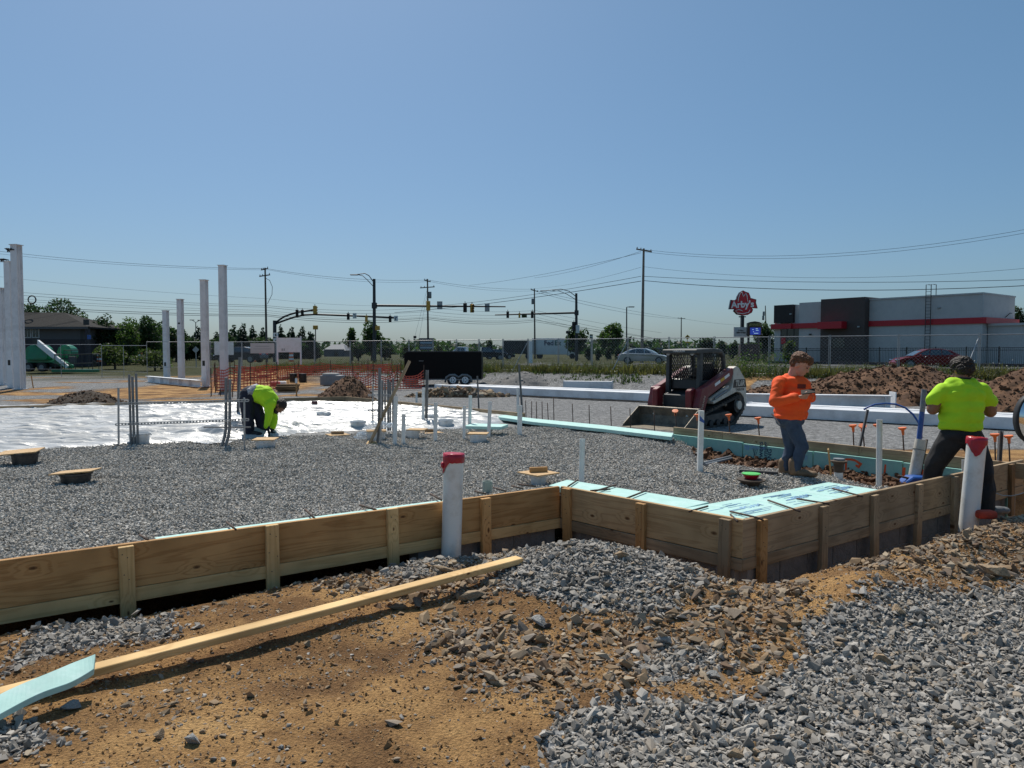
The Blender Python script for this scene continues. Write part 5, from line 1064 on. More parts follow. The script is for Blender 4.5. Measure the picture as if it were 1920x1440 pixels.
sh.lathe([(.01, -.02), (.205, -.02), (.212, 0), (.205, .05), (.01, .05)], (0, 0, 0), 30, (True, True)) if False else sh.add([(J(1803, 803).x+.21*math.cos(q), .01+.178*math.sin(q), J(1803, 804+1.2*math.sin(3*q)).z+z) for z in (0, .06) for q in [2*math.pi*i/32 for i in range(32)]], [tuple(range(32))[::-1], tuple(range(32, 64))]+[(i, (i+1) % 32, 32+(i+1) % 32, 32+i) for i in range(32)])
organic('shirt', sh, M_['lime'], me_l, vox=.011, smooth=7, fold=.036, fs=5.5, seed=14)
MB().lathe([(.078, 0), (.084, .008), (.080, .016)], J(1804, 710.5, .02), n=18).build('collar', M_['blkcloth'], me_l, smooth=True)
tr = MB(); tr.ell(J(1802, 815, .01), (.205, .175, .11), 20, 12)
tr.cap(J(1783, 826, .03), J(1752, 872, .16), .125, .10); tr.cap(J(1752, 872, .16), J(1738, 936, .26), .098, .078)
tr.cap(J(1824, 826, -.02), J(1846, 885, -.09), .120, .095); tr.cap(J(1846, 885, -.09), J(1850, 950, -.05), .095, .085)
organic('trousers', tr, M_['blkcloth'], me_l, vox=.012, smooth=2, fold=.034, fs=5, seed=22)
bt = MB(); boot(bt, J(1851, 966, -.06), (.85, .2), 1.15); organic('shoe', bt, mat('grey shoe', (.13, .13, .13), .7, var=.3), me_l, vox=.008, smooth=2)
bt = MB(); boot(bt, J(1735, 960, .28), (-.3, .9), 1.15); organic('shoe', bt, M_['blkcloth'], me_l, vox=.008, smooth=2)
hair_obj(me_l, hc, HM, 1.1, [((-.015, 0, .04), (.108, .090, .092)), ((-.045, 0, -.005), (.075, .084, .075)), ((.02, 0, .07), (.08, .075, .06))], M_['hair_blk'], 7, .02)
# ---- the bent worker on the sheet
base = zp(480, 817); base.z += .02; K = PPM(base.y)
J = lambda px, py, dy=0.0: P(px, py, base.y+dy)-base
body = MB(); hc = J(524, 762, -.02); fdir = Vector((.35, -.25, -.9)).normalized(); upv = Vector((.9, 0, .35)); yv = upv.cross(fdir).normalized(); upv = fdir.cross(yv); HM = Matrix((fdir, yv, upv)).transposed()
head_prims(body, hc, HM, 1.05); body.cap(J(509, 752), hc, .065, .06); body.cap(J(475, 740), J(508, 755), .11, .1)
for pts in (((504, 760, -.12), (503, 782, -.16), (500, 801, -.18)), ((510, 760, .12), (514, 785, .10), (510, 802, .02))):
    a, b_, c_ = (J(*q) for q in pts); body.cap(a, b_, .05, .042); body.cap(b_, c_, .042, .034)
me_b = organic('person', body, M_['skin_dk'], None, vox=.009, smooth=2); me_b.location = base
tag(me_b, 'worker in lime long sleeved shirt bending down over the white plastic sheet', 'person')
sh = MB()
for (a, b_, r0, r1) in (((482, 738), (496, 742), .155, .17), ((496, 742), (507, 754), .17, .15)): sh.cap(J(*a), J(*b_), r0, r1)
sh.ell(J(487, 735), (.16, .17, .11)); sh.cap(J(508, 757, -.10), J(508, 757, .10), .095, .095)
for pts in (((505, 760, -.12), (503, 782, -.16), (501, 799, -.18)), ((510, 760, .12), (514, 785, .10), (511, 800, .03))):
    a, b_, c_ = (J(*q) for q in pts); sh.cap(a, b_, .082, .064); sh.cap(b_, c_, .062, .05)
organic('shirt', sh, M_['lime'], me_b, vox=.013, smooth=3, fold=.036, fs=6, seed=31)
sh = MB(); sh.cap(J(512, 754), J(518, 760), .085, .09); organic('neck_gaiter', sh, M_['lime'], me_b, vox=.012, smooth=2, fold=.01)
tr = MB(); tr.ell(J(469, 741), (.16, .18, .165), 18, 12); tr.cap(J(462, 750, -.08), J(465, 785, -.08), .125, .105); tr.cap(J(465, 785, -.08), J(467, 810, -.08), .10, .088)
tr.cap(J(474, 748, .08), J(487, 785, .07), .12, .095); tr.cap(J(487, 785, .07), J(494, 810, .06), .092, .08)
organic('trousers', tr, M_['navy'], me_b, vox=.012, smooth=2, fold=.03, fs=6, seed=33)
sh = MB(); sh.ell(J(474, 735), (.10, .185, .155), 16, 10, Matrix.Rotation(R(35), 3, 'Y')); organic('tool_belt', sh, mat('grey tool belt', (.30, .31, .34), .7, var=.5, vs=14), me_b, vox=.012, smooth=2, fold=.03, fs=14)
for px, dy in ((466, -.08), (493, .06)): bt = MB(); boot(bt, J(px, 817, dy), (.9, -.3), 1.15); organic('boot', bt, M_['blkcloth'], me_b, vox=.009, smooth=2)
for w_, d_, sd in ((J(501, 800, -.18), Vector((.3, 0, -1)), 1), (J(511, 801, .03), Vector((-.1, -.3, -1)), -1)):
    gl = MB(); hand_prims(gl, w_, d_, Vector((-.7, -.4, .1)), 1.25, .35, sd); gl.cap(w_-d_.normalized()*.05, w_+d_.normalized()*.03, .043, .04); organic('glove', gl, M_['blkcloth'], me_b, vox=.007, smooth=1)
hair_obj(me_b, hc, HM, 1.06, [((-.02, 0, .045), (.102, .084, .086)), ((-.05, 0, .0), (.065, .078, .08)), ((.055, 0, -.075), (.05, .055, .045)), ((.0, 0, -.04), (.05, .072, .06))], M_['hair_blk'], 9, .008, name='beanie_and_beard')
# ================================================================== COMPACT TRACK LOADER
ld = thing('track_loader', 'red and cream compact track loader with its wide bucket lowered', 'track loader', (0, 0, 0), R(-137))
ld.location = G(1312, 801, -.05); ld.location.y += .55; ld.scale = (.93,)*3
def hull2(circ, n=28):
    pts = []
    for x, z, r in circ:
        for i in range(n): a = 2*math.pi*i/n; pts.append((x+r*math.cos(a), z+r*math.sin(a)))
    pts = sorted(set(pts)); cr = lambda o, a, b: (a[0]-o[0])*(b[1]-o[1])-(a[1]-o[1])*(b[0]-o[0]); lo = []; hi = []
    for p in pts:
        while len(lo) > 1 and cr(lo[-2], lo[-1], p) <= 0: lo.pop()
        lo.append(p)
    for p in reversed(pts):
        while len(hi) > 1 and cr(hi[-2], hi[-1], p) <= 0: hi.pop()
        hi.append(p)
    return lo[:-1]+hi[:-1]
TR = hull2([(.70, .20, .20), (-.58, .16, .16), (-.86, .52, .27)])
for sd in (-1, 1):
    y0, y1 = sd*.46, sd*.80
    inner = [(x*.0+(x+.05)*.86-.05, (z-.3)*.80+.3) for x, z in TR]; n = len(TR); b = MB(); vv = [(x, y0, z) for x, z in TR]+[(x, y1, z) for x, z in TR]+[(x, y0, z) for x, z in inner]+[(x, y1, z) for x, z in inner]
    fs = []
    for i in range(n): j = (i+1) % n; fs += [(i, j, n+j, n+i), (2*n+i, 3*n+i, 3*n+j, 2*n+j), (i, 2*n+i, 2*n+j, j), (n+i, n+j, 3*n+j, 3*n+i)]
    b.add(vv, fs); P_ = TR+[TR[0]]; acc = 0
    for (xa, za), (xb, zb) in zip(P_[:-1], P_[1:]):
        L0 = math.hypot(xb-xa, zb-za); k = 0
        while acc < L0: q = acc/L0; b.box((xa+(xb-xa)*q, (y0+y1)/2, za+(zb-za)*q), (.05, .33, .05), rot=Matrix.Rotation(-math.atan2(zb-za, xb-xa), 3, 'Y')); acc += .12
        acc -= L0
    tk = b.build('track', mat('track rubber %d' % sd, (.03, .028, .026), .85, var=.4, dirt=(.16, .12, .085), ds=5), ld)
    for x, z, r, mm in ((-.86, .52, .20, 'dkmetal'), (.70, .20, .14, 'dkmetal'), (-.58, .16, .11, 'dkmetal'), (-.25, .12, .085, 'dkmetal'), (.08, .12, .085, 'dkmetal'), (.4, .12, .085, 'dkmetal')):
        MB().cyl((x, y0, z), (x, sd*.77, z), r, n=18).build('roller', M_[mm], tk, auto=40)
    MB().cyl((-.86, sd*.74, .52), (-.86, sd*.815, .52), .115, n=18).build('sprocket_hub', M_['cream'], tk, auto=40)
    MB().xprism([(.62, .12), (.66, .3), (-.5, .38), (-.62, .3), (-.5, .12)], sd*.50, sd*.72).build('track_frame', mat('muddy frame %d' % sd, (.12, .10, .085), .8, var=.3), tk, bevel=.01)
MB().xprism([(-1.0, .22), (.72, .22), (.72, .55), (.3, .95), (-1.0, 1.05)], -.44, .44).build('chassis', M_['dkmetal'], ld, bevel=.02)
for sd in (-1, 1):
    y0, y1 = sd*.56, sd*.79
    pan = [(-.60, 1.49), (-.72, 1.54), (-.84, 1.50), (-1.17, 1.18), (-1.23, 1.02), (-1.25, .48), (-1.17, .36), (-1.13, .42), (-1.10, .72), (-.95, .84), (-.76, .87), (-.55, .82), (.34, .60), (.38, .67), (-.42, .92), (-.5, .98), (-.56, 1.1)]
    sp_ = MB().xprism(pan, y0, y1).build('side_panel', M_['cream'], ld, bevel=.018, seg=2)
    arm = [(-.56, 1.50), (-.62, 1.36), (-.52, 1.20), (.55, .78), (.66, .55), (.78, .2), (1.02, .22), (.98, .6), (.86, 1.0), (.62, 1.06)]
    MB().xprism(arm, sd*.585, sd*.77).build('lift_arm', M_['red'], ld, bevel=.02, seg=2)
    MB().bar((-.5, sd*.68, 1.02), (.40, sd*.68, .70), .09, .09).build('lift_cylinder', M_['cream'], ld, bevel=.02)
    MB().cyl((-.25, sd*.795, .93), (.32, sd*.795, .735), .026, n=10).build('cylinder_rod', M_['greymetal'], ld, auto=40)
    MB().cyl((.82, sd*.50, .98), (1.06, sd*.50, .30), .045, n=12).build('bucket_cylinder', M_['bucket_edge'], ld, auto=40)
    MB().xprism([(.78, .2), (1.05, .22), (1.05, .95), (.86, 1.03), (.76, .92)], sd*.42, sd*.58).build('arm_front', M_['red'], ld, bevel=.02)
    if sd > 0:
        fx = Vector((-1, 0, 0)); fz = Vector((0, 0, 1)); fy = Vector((0, 1, 0)); y_ = .793
        MB().xprism([(-.62, 1.19), (-1.16, 1.19), (-1.225, 1.02), (-1.225, .98), (-.56, .98), (-.58, 1.1)], .788, .794).build('badge_plate', M_['blackpaint'], ld)
        text('model_lettering', 'TL6R', .205, frame(fx, fz, fy, Vector((-.895, .7955, 1.085))), M_['cream'], ld, ext=.002, bold=.006, shear=.15)
        text('maker_lettering', 'TAKEUCHI', .085, frame(fx, fz, fy, Vector((-.90, .791, .925))), M_['blackpaint'], ld, ext=.002, bold=.003)
        dn = Vector((.38, 0, -.92)).normalized(); text('maker_lettering', 'TAKEUCHI', .10, frame(-dn, Vector((.92, 0, .38)), fy, Vector((.80, .772, .60))), M_['bucket_edge'], ld, ext=.002)
        ax = Vector((1.1, 0, -.42)).normalized()
        for k, (mm, l, u) in enumerate((('white', .24, .10), ('yellow', .20, .34), ('white', .26, .56))):
            c = Vector((-.50, .772, 1.365))+ax*u; MB().bar(c, c+ax*l, .004, .075, up=(.36, 0, .93)).build('sticker', M_[mm], ld)
MB().xprism([(-1.0, .4), (-1.2, .45), (-1.18, 1.15), (-.9, 1.35), (-.6, 1.2), (-.6, .5)], -.56, .56).build('engine_cover', M_['cream'], ld, bevel=.03)
# cab
cg = mat('cab grey paint', (.045, .05, .05), .6, var=.2, dirt=(.10, .09, .075), ds=4); cb = thing('cab', '', 'x'); cb.name = 'cab'
for k in ('label', 'category'): del cb[k]
cb.parent = ld; b = MB()
for sd in (-1, 1):
    y = sd*.46
    b.bar((.50, y, .85), (.46, y, 1.90), .10, .14, up=(1, 0, 0)); b.tube([(-.62, y, 1.0), (-.64, y, 1.5), (-.60, y, 1.78), (-.48, y, 1.91), (-.3, y, 1.94)], .065, 8); b.bar((-.45, y, 1.93), (.5, y, 1.92), .08, .08); b.bar((-.62, y, 1.08), (.48, y, 1.04), .07, .26)
    b.bar((-.05, y, 1.1), (.02, y, 1.9), .05, .06) if False else None
b.bar((.49, -.46, 1.88), (.49, .46, 1.88), .09, .09); b.bar((-.62, -.46, 1.15), (-.62, .46, 1.15), .06, .09); b.build('cab_frame', cg, cb, bevel=.01)
MB().xprism([(.72, 1.86), (.70, 1.97), (-.1, 2.0), (-.5, 1.95), (-.52, 1.88)], -.52, .52).build('roof', cg, cb, bevel=.02)
for y in (-.36, .36): MB().cyl((.60, y, 1.885), (.68, y, 1.865), .055, n=14).build('work_light', M_['signback'], cb, auto=40)
text('maker_lettering', 'TAKEUCHI', .075, frame(Vector((0, 1, 0)), Vector((.1, 0, 1)).normalized(), Vector((1, 0, -.1)).normalized(), Vector((.73, 0, 1.925))), M_['white'], cb, ext=.002)
b = MB()
for sd in (-1, 1):
    for i in range(15):
        for s_ in (-1, 1):
            x0 = -.60+i*.10; p0 = Vector((x0, sd*.455, 1.14)); p1 = Vector((x0+s_*.62, sd*.455, 1.88)); ts = [q for q in (0, 1)]
            lo, hi = 0, 1; dx = p1.x-p0.x
            for lim, sg in ((-.6, -1), (.46, 1)):
                if dx: q = (lim-p0.x)/dx; (lo, hi) = (max(lo, q), hi) if dx*sg < 0 else (lo, min(hi, q))
            if hi-lo > .05: b.bar(p0.lerp(p1, lo), p0.lerp(p1, hi), .015, .015)
b.build('side_screen', M_['blackpaint'], cb, kind='stuff')
b = MB()
for i in range(9): b.bar((.50, -.40+i*.1, 1.2), (.48, -.40+i*.1, 1.85), .011, .011)
for i in range(8): b.bar((.50, -.42, 1.22+i*.09), (.50, .42, 1.22+i*.09), .011, .011)
b.build('front_screen', M_['blackpaint'], cb, kind='stuff')
b = MB()
for i in range(12): b.bar((-.60, -.44+i*.08, 1.2), (-.58, -.44+i*.08, 1.85), .012, .012)
for i in range(9): b.bar((-.60, -.44, 1.22+i*.08), (-.60, .44, 1.22+i*.08), .012, .012)
b.build('rear_screen', M_['blackpaint'], cb, kind='stuff')
MB().box((-.57, 0, 1.28), (.05, .86, .40)).build('rear_panel', M_['blackpaint'], cb, bevel=.01); MB().xprism([(.1, .95), (.46, .95), (.44, 1.22), (.2, 1.15)], -.42, .42).build('dash', M_['blackpaint'], cb, bevel=.02)
MB().box((-.25, 0, 1.0), (.5, .5, .14)).build('seat', M_['black'], cb, bevel=.04, seg=3); MB().box((-.5, 0, 1.33), (.14, .48, .6)).build('seat_back', M_['black'], cb, bevel=.05, seg=3)
for y in (-.3, .3): MB().tube([(.1, y, .8), (.15, y, 1.15), (.2, y, 1.25)], .02, 8).build('control_lever', M_['black'], cb, smooth=True)
MB().box((.72, 0, .62), (.16, .84, .42)).build('front_plate', M_['dkmetal'], ld, bevel=.02); MB().box((.93, 0, .34), (.14, .9, .18)).build('coupler', mat('faded red coupler', (.22, .12, .09), .8, var=.4), ld, bevel=.02)
MB().cyl((-.35, .62, 1.95), (-.35, .62, 1.5), .02, n=8).build('exhaust', M_['black'], ld) if False else None
# bucket
bk = MB(); W2 = .90; prof = [(1.86, .02), (1.22, .035), (1.10, .12), (1.06, .30), (1.12, .50)]
n = len(prof); off = .022
for i in range(n-1):
    (xa, za), (xb, zb) = prof[i], prof[i+1]; bk.bar(((xa+xb)/2, -W2, (za+zb)/2), ((xa+xb)/2, W2, (za+zb)/2), math.hypot(xb-xa, zb-za)+.02, .022, up=(-(zb-za), 0, (xb-xa)))
for sd in (-1, 1): bk.xprism([(1.84, .03), (1.22, .03), (1.09, .12), (1.05, .30), (1.12, .50), (1.20, .50), (1.80, .10)], sd*W2-.012, sd*W2+.012)
bo = bk.build('bucket', M_['bucket'], ld, bevel=.004)
MB().bar((1.14, -W2, .515), (1.14, W2, .515), .10, .03).build('bucket_lip', M_['bucket_edge'], bo, bevel=.005); MB().bar((1.80, -W2-.01, .015), (1.80, W2+.01, .015), .16, .02).build('cutting_edge', M_['bucket_edge'], bo)
MB().box((1.141, .42, .533), (.06, .30, .004)).build('bucket_plate', M_['dkmetal'], bo)
text('bucket_lettering', 'BOBCO', .045, frame(Vector((0, 1, 0)), Vector((-1, 0, 0)), Vector((0, 0, 1)), Vector((1.141, .42, .536))), M_['cream'], bo, ext=.001) if False else None
# ================================================================== WHITE STEEL
def ibeam(name, label, p0, p1, h, w, m, group=None, plates=(), cat='steel beam', up=Vector((0, 0, 1))):
    p0, p1 = Vector(p0), Vector(p1); c = (p0+p1)/2; t = thing(name, label, cat, c, group=group); x = (p1-p0).normalized(); y = up.cross(x).normalized(); z = x.cross(y); L = (p1-p0).length
    M = frame(x, y, z, Vector((0, 0, 0))); tf = .022
    MB().box((0, 0, h-tf/2), (L, w, tf)).move(M).build('flange', m, t); MB().box((0, 0, tf/2), (L, w, tf)).move(M).build('flange', m, t); MB().box((0, 0, h/2), (L, .016, h-2*tf-.002)).move(M).build('web', m, t)
    for u in plates: MB().box((u*L/2, -w/4, h/2), (.014, w/2-.004, h-2*tf-.004)).move(M).build('stiffener', m, t); MB().box((u*L/2, w/4, h/2), (.014, w/2-.004, h-2*tf-.004)).move(M).build('stiffener', m, t)
    return t
ws = M_['white_steel']
def box_beam(name, label, p0, p1, h, w, group, cat='steel beam', ends=True):
    p0, p1 = Vector(p0), Vector(p1); c = (p0+p1)/2; t = thing(name, label, cat, c, group=group); x = (p1-p0).normalized(); y = Vector((0, 0, 1)).cross(x).normalized(); z = x.cross(y); L = (p1-p0).length; M = frame(x, y, z, Vector((0, 0, 0)))
    MB().box((0, 0, h/2), (L, w, h)).move(M).build('beam_body', ws, t, bevel=.008)
    if ends:
        for s_ in (-1, 1): MB().box((s_*(L/2+.011), 0, h/2), (.02, w+.05, h+.05)).move(M).build('end_plate', ws, t)
    return t
gb = 'white steel members laid on timber bearers'
def gl(px, py, z=-.02): return G(px, py, z)
q0, q1 = gl(822, 733, .02), gl(1226, 752, .02)
d = (q1-q0).normalized(); nrm = Vector((-d.y, d.x, 0))
box_beam('steel_beam', 'long white steel member nearest us left of the loader', q0, q1, .28, .40, gb); box_beam('steel_beam', 'long white steel member second from us left of the loader', q0+nrm*.55+d*.5+Vector((0, 0, .0)), q1+nrm*.55+d*1.6, .27, .42, gb)
box_beam('steel_beam', 'long white steel member farthest back left of the loader', q0+nrm*1.12+d*1.0, q1+nrm*1.12+d*2.2, .28, .42, gb)
for u in (.52, .86): c = q0+(q1-q0)*u; MB().box(c+Vector((0, -.215, .2)), (.02, .02, .40), 0).build('beam_clip', ws, None) if False else None
q0, q1 = G(1059, 729, .0), G(1150, 730, .0); box_beam('steel_beam', 'short stacked white steel bundle behind the long beams', q0+Vector((0, .3, 0)), q1+Vector((0, .3, 0)), .36, .5, gb)
q0, q1 = gl(1385, 778), gl(1925, 806); d = (q1-q0).normalized(); nrm = Vector((-d.y, d.x, 0))
box_beam('steel_beam', 'long white steel member nearest us right of the loader', q0, q1+d*1, .28, .36, gb)
box_beam('steel_beam', 'long white steel member second from us right of the loader', q0+nrm*.46-d*.3, q1+nrm*.46+d*1, .28, .34, gb)
box_beam('steel_beam', 'long white steel member third from us right of the loader', q0+nrm*.92, q1+nrm*.92+d*.6, .29, .36, gb)
a, b_ = G(1398, 763, .12), G(1690, 768, .12); t = ibeam('steel_beam', 'open white steel column lying behind the long members right of the loader', a+Vector((0, .6, 0)), b_+Vector((0, .6, 0)), .36, .40, ws, gb, (-.9, -.6, .92)); 
for s_, px in ((-1, 1398), (1, 1692)): p = G(px, 766, .1)+Vector((0, .55, .22)); MB().box(p-t.location, (.03, .5, .46), R(-8)).build('base_plate', ws, t)
for i, (px, py) in enumerate(((900, 738), (1100, 747), (1500, 786), (1760, 800))):
    p = G(px, py, -.04); o = MB().box((0, 0, 0), (.14, 2.0, .07), R(-15)).build('timber_bearer', M_['wood_dark'], loc=p+Vector((.2, .9, .0))); tag(o, ('timber bearer under the left white beams, toward the trailer', 'timber bearer under the left white beams, toward the loader', 'timber bearer under the right white beams, behind the man in orange', 'timber bearer under the right white beams, behind the man in lime')[i], 'timber')
# standing columns at the left: px, top, base, width
COLS = [(38, 460, 730, 15, 'tallest white steel column at the far left'), (24, 491, 727, 14, 'white steel column just left of the tallest one'), (6, 540, 722, 12, 'shortest of the three white columns at the left edge'), (313, 582, 708, 9.5, 'shortest white column of the middle four'), (340.5, 561, 713, 10, 'second shortest white column of the middle four'), (386, 525, 725, 12, 'white column third from the left of the middle four'), (421, 498, 731, 12.5, 'tallest white column behind the conduit rack')]
for px, ty, by, w_, l in COLS:
    p = G(px, by, -.03); k = PPM(p.y); H = (by-ty)/k; s_ = w_/k*.86; t = thing('steel_column', l, 'steel column', p, R(-10), group='white steel columns standing at the far side')
    b = MB(); b.box((0, 0, H/2), (s_*.96, .02, H-.06)); MB().box((0, 0, H/2), (s_*.9, .02, H-.07)).build('web', ws, t)
    for sy in (-1, 1): MB().box((0, sy*s_*.5, H/2), (s_, .03, H-.07)).build('flange', ws, t)
    MB().box((0, 0, H-.02), (s_*1.25, s_*1.35, .03)).build('cap_plate', ws, t); MB().box((0, 0, .015), (s_*1.45, s_*1.5, .035)).build('base_plate', ws, t)
    if px in (24, 313, 386, 340.5):
        z = H*{24: .2, 313: .2, 386: .22, 340.5: .7}[px]; MB().box((0, -s_*.5-.018, z), (.14, .006, .26 if px != 340.5 else .1)).build('clip_hole', M_['blackpaint'], t)
    if px in (24, 38):
        b = MB(); r = random.Random(int(px))
        for q in range(7): b.tube([(-s_*.6+r.uniform(-.15, .1), -s_*.5, H-.05-(0 if px == 24 else .3)), (-s_*.6+r.uniform(-.3, .1), -s_*.6, H+.10-(0 if px == 24 else .3)), (-s_*.4+r.uniform(-.1, .3), -s_*.6, H+.03-(0 if px == 24 else .3))], .025, 5)
        b.build('strap_bundle', M_['black'], t)
ibeam('steel_beam', 'white steel column lying on the ground between the middle standing columns', G(277, 716, .0), G(376, 726, .0), .34, .3, ws, None, (-.7, -.35, 0, .35, .7))
# chrome mirror at the right edge
p = P(1940, 785, 5.6); t = thing('convex_mirror', 'big chrome framed mirror cut off by the right edge of the photo', 'mirror', (p.x+.42, p.y+.1, hg(p.x+.5, p.y+.1)-.2))
M = frame(Vector((1, 0, 0)), Vector((0, 0, 1)), Vector((0, -1, 0)), p-t.location)
pr = [(.0, .05), (.08, .046), (.14, .03), (.165, .005), (.175, -.0)]
MB().lathe(list(reversed(pr)), n=28).move(M@Matrix.Diagonal((.75, 1.08, 1, 1))).build('mirror_face', M_['chrome'], t, smooth=True); MB().lathe([(.17, -.06), (.185, -.02), (.187, .01), (.176, .014)], n=28).move(M@Matrix.Diagonal((.75, 1.08, 1, 1))).build('rim', M_['black'], t, smooth=True)
b = MB()
for z in (.05, .085, .12): b.bar(M@Vector((-.1, z, .055)), M@Vector((.1, z, .055)), .003, .003)
b.build('wire_guard', M_['chrome'], t, kind='stuff')
MB().tube([p-t.location+Vector((0, .06, 0)), p-t.location+Vector((.3, .1, .0)), Vector((0, 0, .9)), Vector((0, 0, 0))], .02, 8).build('bracket', M_['black'], t, smooth=True)
# ================================================================== BACKGROUND
RZ = .66                                   # level of the road and the land beyond the bank
def onfence(px):
    k = (px-960)/F
    for a, b in zip(FENCE[:-1], FENCE[1:]):
        fa, fb = a.x-k*a.y, b.x-k*b.y
        if fa*fb <= 0: t = fa/(fa-fb); return a.lerp(b, t)
    return FENCE[-1]
def gzz(x, y): return float(hg(np.array([x]), np.array([y]))[0])
# ---- chain link fence panels
FP = [395, 454, 520, 590, 657, 715, 767, 812, 856, 898, 943, 990, 1047, 1110, 1177, 1254, 1339, 1442, 1555, 1684, 1835, 2010]
NOTE = ['by the road signs at the left', 'in front of the white vehicle', 'behind the white banner', 'behind the blank white board', 'left of the tall signal pole', 'around the tall signal pole', 'left of the blue monument sign', 'in front of the blue monument sign', 'left of the silver pickup', 'in front of the silver pickup', 'right of the silver pickup', 'in front of the dark truck', 'in front of the white parcel truck', 'in front of the far signal pole', 'in front of the trimmed shrubs', 'behind the white sedan', 'behind the loader cab', 'under the pylon sign', 'at the left end of the restaurant', 'before the brown tower of the restaurant', 'behind the red car']
for i, (a, b) in enumerate(zip(FP[:-1], FP[1:])):
    p, q = onfence(a), onfence(b); za, zb = gzz(p.x, p.y), gzz(q.x, q.y); c = Vector(((p.x+q.x)/2, (p.y+q.y)/2, (za+zb)/2)); H = 1.80
    t = thing('fence_panel', 'chain link fence panel '+NOTE[i], 'fence', c, group='temporary chain link fence along the bank'); d = Vector((q.x-p.x, q.y-p.y, 0)); L = d.length; d.normalize()
    P0 = Vector((p.x, p.y, 0))+d*.03-Vector((c.x, c.y, 0)); P1 = Vector((q.x, q.y, 0))-d*.03-Vector((c.x, c.y, 0)); h0, h1 = 2.38-c.z+.03, 2.38-c.z
    for s_, pp in ((-1, P0), (1, P1)): MB().cyl(up_z(pp, -.35), up_z(pp, h0+.06), .018, n=8).build('post', M_['galv'], t, auto=40)
    MB().cyl(up_z(P0, h0), up_z(P1, h0), .017, n=8).build('top_rail', M_['galv'], t, auto=40); MB().cyl(up_z(P0, h0-H+.1), up_z(P1, h0-H+.1), .018, n=6).build('bottom_rail', M_['galv'], t, auto=40)
    b_ = MB(); step = .16; n = int((L+H)/step)
    for k in range(n):
        for sg in (1, -1):
            u0 = k*step-H if sg > 0 else k*step; lo = max(0, -u0/H) if sg > 0 else max(0, (u0-L)/H); hi = min(1, (L-u0)/H) if sg > 0 else min(1, u0/H)
            if hi-lo > .02:
                A = P0+d*(u0+sg*H*lo); B = P0+d*(u0+sg*H*hi); b_.bar(up_z(A, h0-H+.1+(H-.1)*lo), up_z(B, h0-H+.1+(H-.1)*hi), .004, .004)
    b_.build('wire_mesh', M_['galv'], t, kind='stuff')
    if b in (1177, 1835, 990): MB().cyl(up_z(P1, h0-.15), up_z(P1-d*.5+Vector((-d.y*-1, d.x*-1, 0))*.9, -.1), .022, n=6).build('brace', M_['galv'], t)
for i, (x0, x1, ty, Y0, Y1) in enumerate(((40, 190, 646, 52, 50), (190, 275, 648, 50, 47), (275, 395, 641, 50, 50))):
    p, q = P(x0, ty, Y0), P(x1, ty, Y1); c = (p+q)/2; c.z = .1; t = thing('fence_panel', 'chain link fence panel '+('behind the green boom lift', 'right of the green boom lift', 'behind the middle white columns')[i], 'fence', c, group='temporary chain link fence along the bank')
    for pp in (p, q, (p+q)/2): MB().cyl(up_z(pp, .0)-c, pp-c, .016, n=8).build('post', M_['galv'], t)
    MB().cyl(p-c, q-c, .015, n=8).build('top_rail', M_['galv'], t); MB().cyl(p-c-Vector((0, 0, 1.7)), q-c-Vector((0, 0, 1.7)), .011, n=6).build('bottom_rail', M_['galv'], t)
# ---- grass and weeds on the bank
def blades(name, label, n, x0, x1, e0, e1, hmin, hmax, m, wide, tris, seed, clump=0, patch=None, head=None):
    r = np.random.default_rng(seed); x = r.uniform(x0, x1, n); e = r.uniform(e0, e1, n); y = fence_y(x)-e/.86
    if patch: k = r.random(n) < patch(x, y); x, y = x[k], y[k]
    n = len(x); z = hg(x, y)-.03; hgt = r.uniform(hmin, hmax, n)*(.6+.8*vn(x*.9, y*.9, 4)); V = []; Fc = []
    for j in range(tris):
        a = r.uniform(0, 6.28, n); ln = hgt*r.uniform(.5, 1, n); le = ln*r.uniform(.1, .55, n); w_ = wide*r.uniform(.6, 1.4, n)
        bx, by = x+r.normal(0, .06+clump, n), y+r.normal(0, .06+clump, n); dx, dy = np.cos(a), np.sin(a); px_, py_ = -dy*w_, dx*w_
        v = np.stack([np.stack([bx-px_, by-py_, z], 1), np.stack([bx+px_, by+py_, z], 1), np.stack([bx+dx*le*.4+px_*.8, by+dy*le*.4+py_*.8, z+ln*.6], 1), np.stack([bx+dx*le, by+dy*le, z+ln], 1), np.stack([bx+dx*le*.4-px_*.8, by+dy*le*.4-py_*.8, z+ln*.6], 1)], 1)
        o = (np.arange(n)*5+j*n*5)[:, None]; V.append(v.reshape(-1, 3)); Fc.append(o+np.array([[0, 1, 2, 4]])); Fc.append(o+np.array([[4, 2, 3, 3]]))
    V = np.concatenate(V); quads = []; 
    fs = [tuple(q) if q[2] != q[3] else tuple(q[:3]) for f in Fc for q in f.tolist()]
    me = bpy.data.meshes.new(name); me.from_pydata(V.tolist(), [], fs); me.materials.append(m); o = bpy.data.objects.new(name, me); COL.objects.link(o); o['kind'] = 'stuff'; o['label'] = label
    return o
def leafy(name, label, n, x0, x1, e0, e1, hmin, hmax, m, leaf, per, seed, patch=None, flower=None):
    r = np.random.default_rng(seed); x = r.uniform(x0, x1, n); e = r.uniform(e0, e1, n); y = fence_y(x)-e/.86
    if patch: k = r.random(n) < patch(x, y); x, y = x[k], y[k]
    n = len(x); z = hg(x, y); h = r.uniform(hmin, hmax, n); N_ = n*per; t = r.random(N_); X = np.repeat(x, per)+r.normal(0, .16, N_)*(.4+t); Y = np.repeat(y, per)+r.normal(0, .16, N_)*(.4+t); Z = np.repeat(z, per)+np.repeat(h, per)*t
    return quads(name, label, X, Y, Z, leaf*r.uniform(.6, 1.3, N_), m, r)
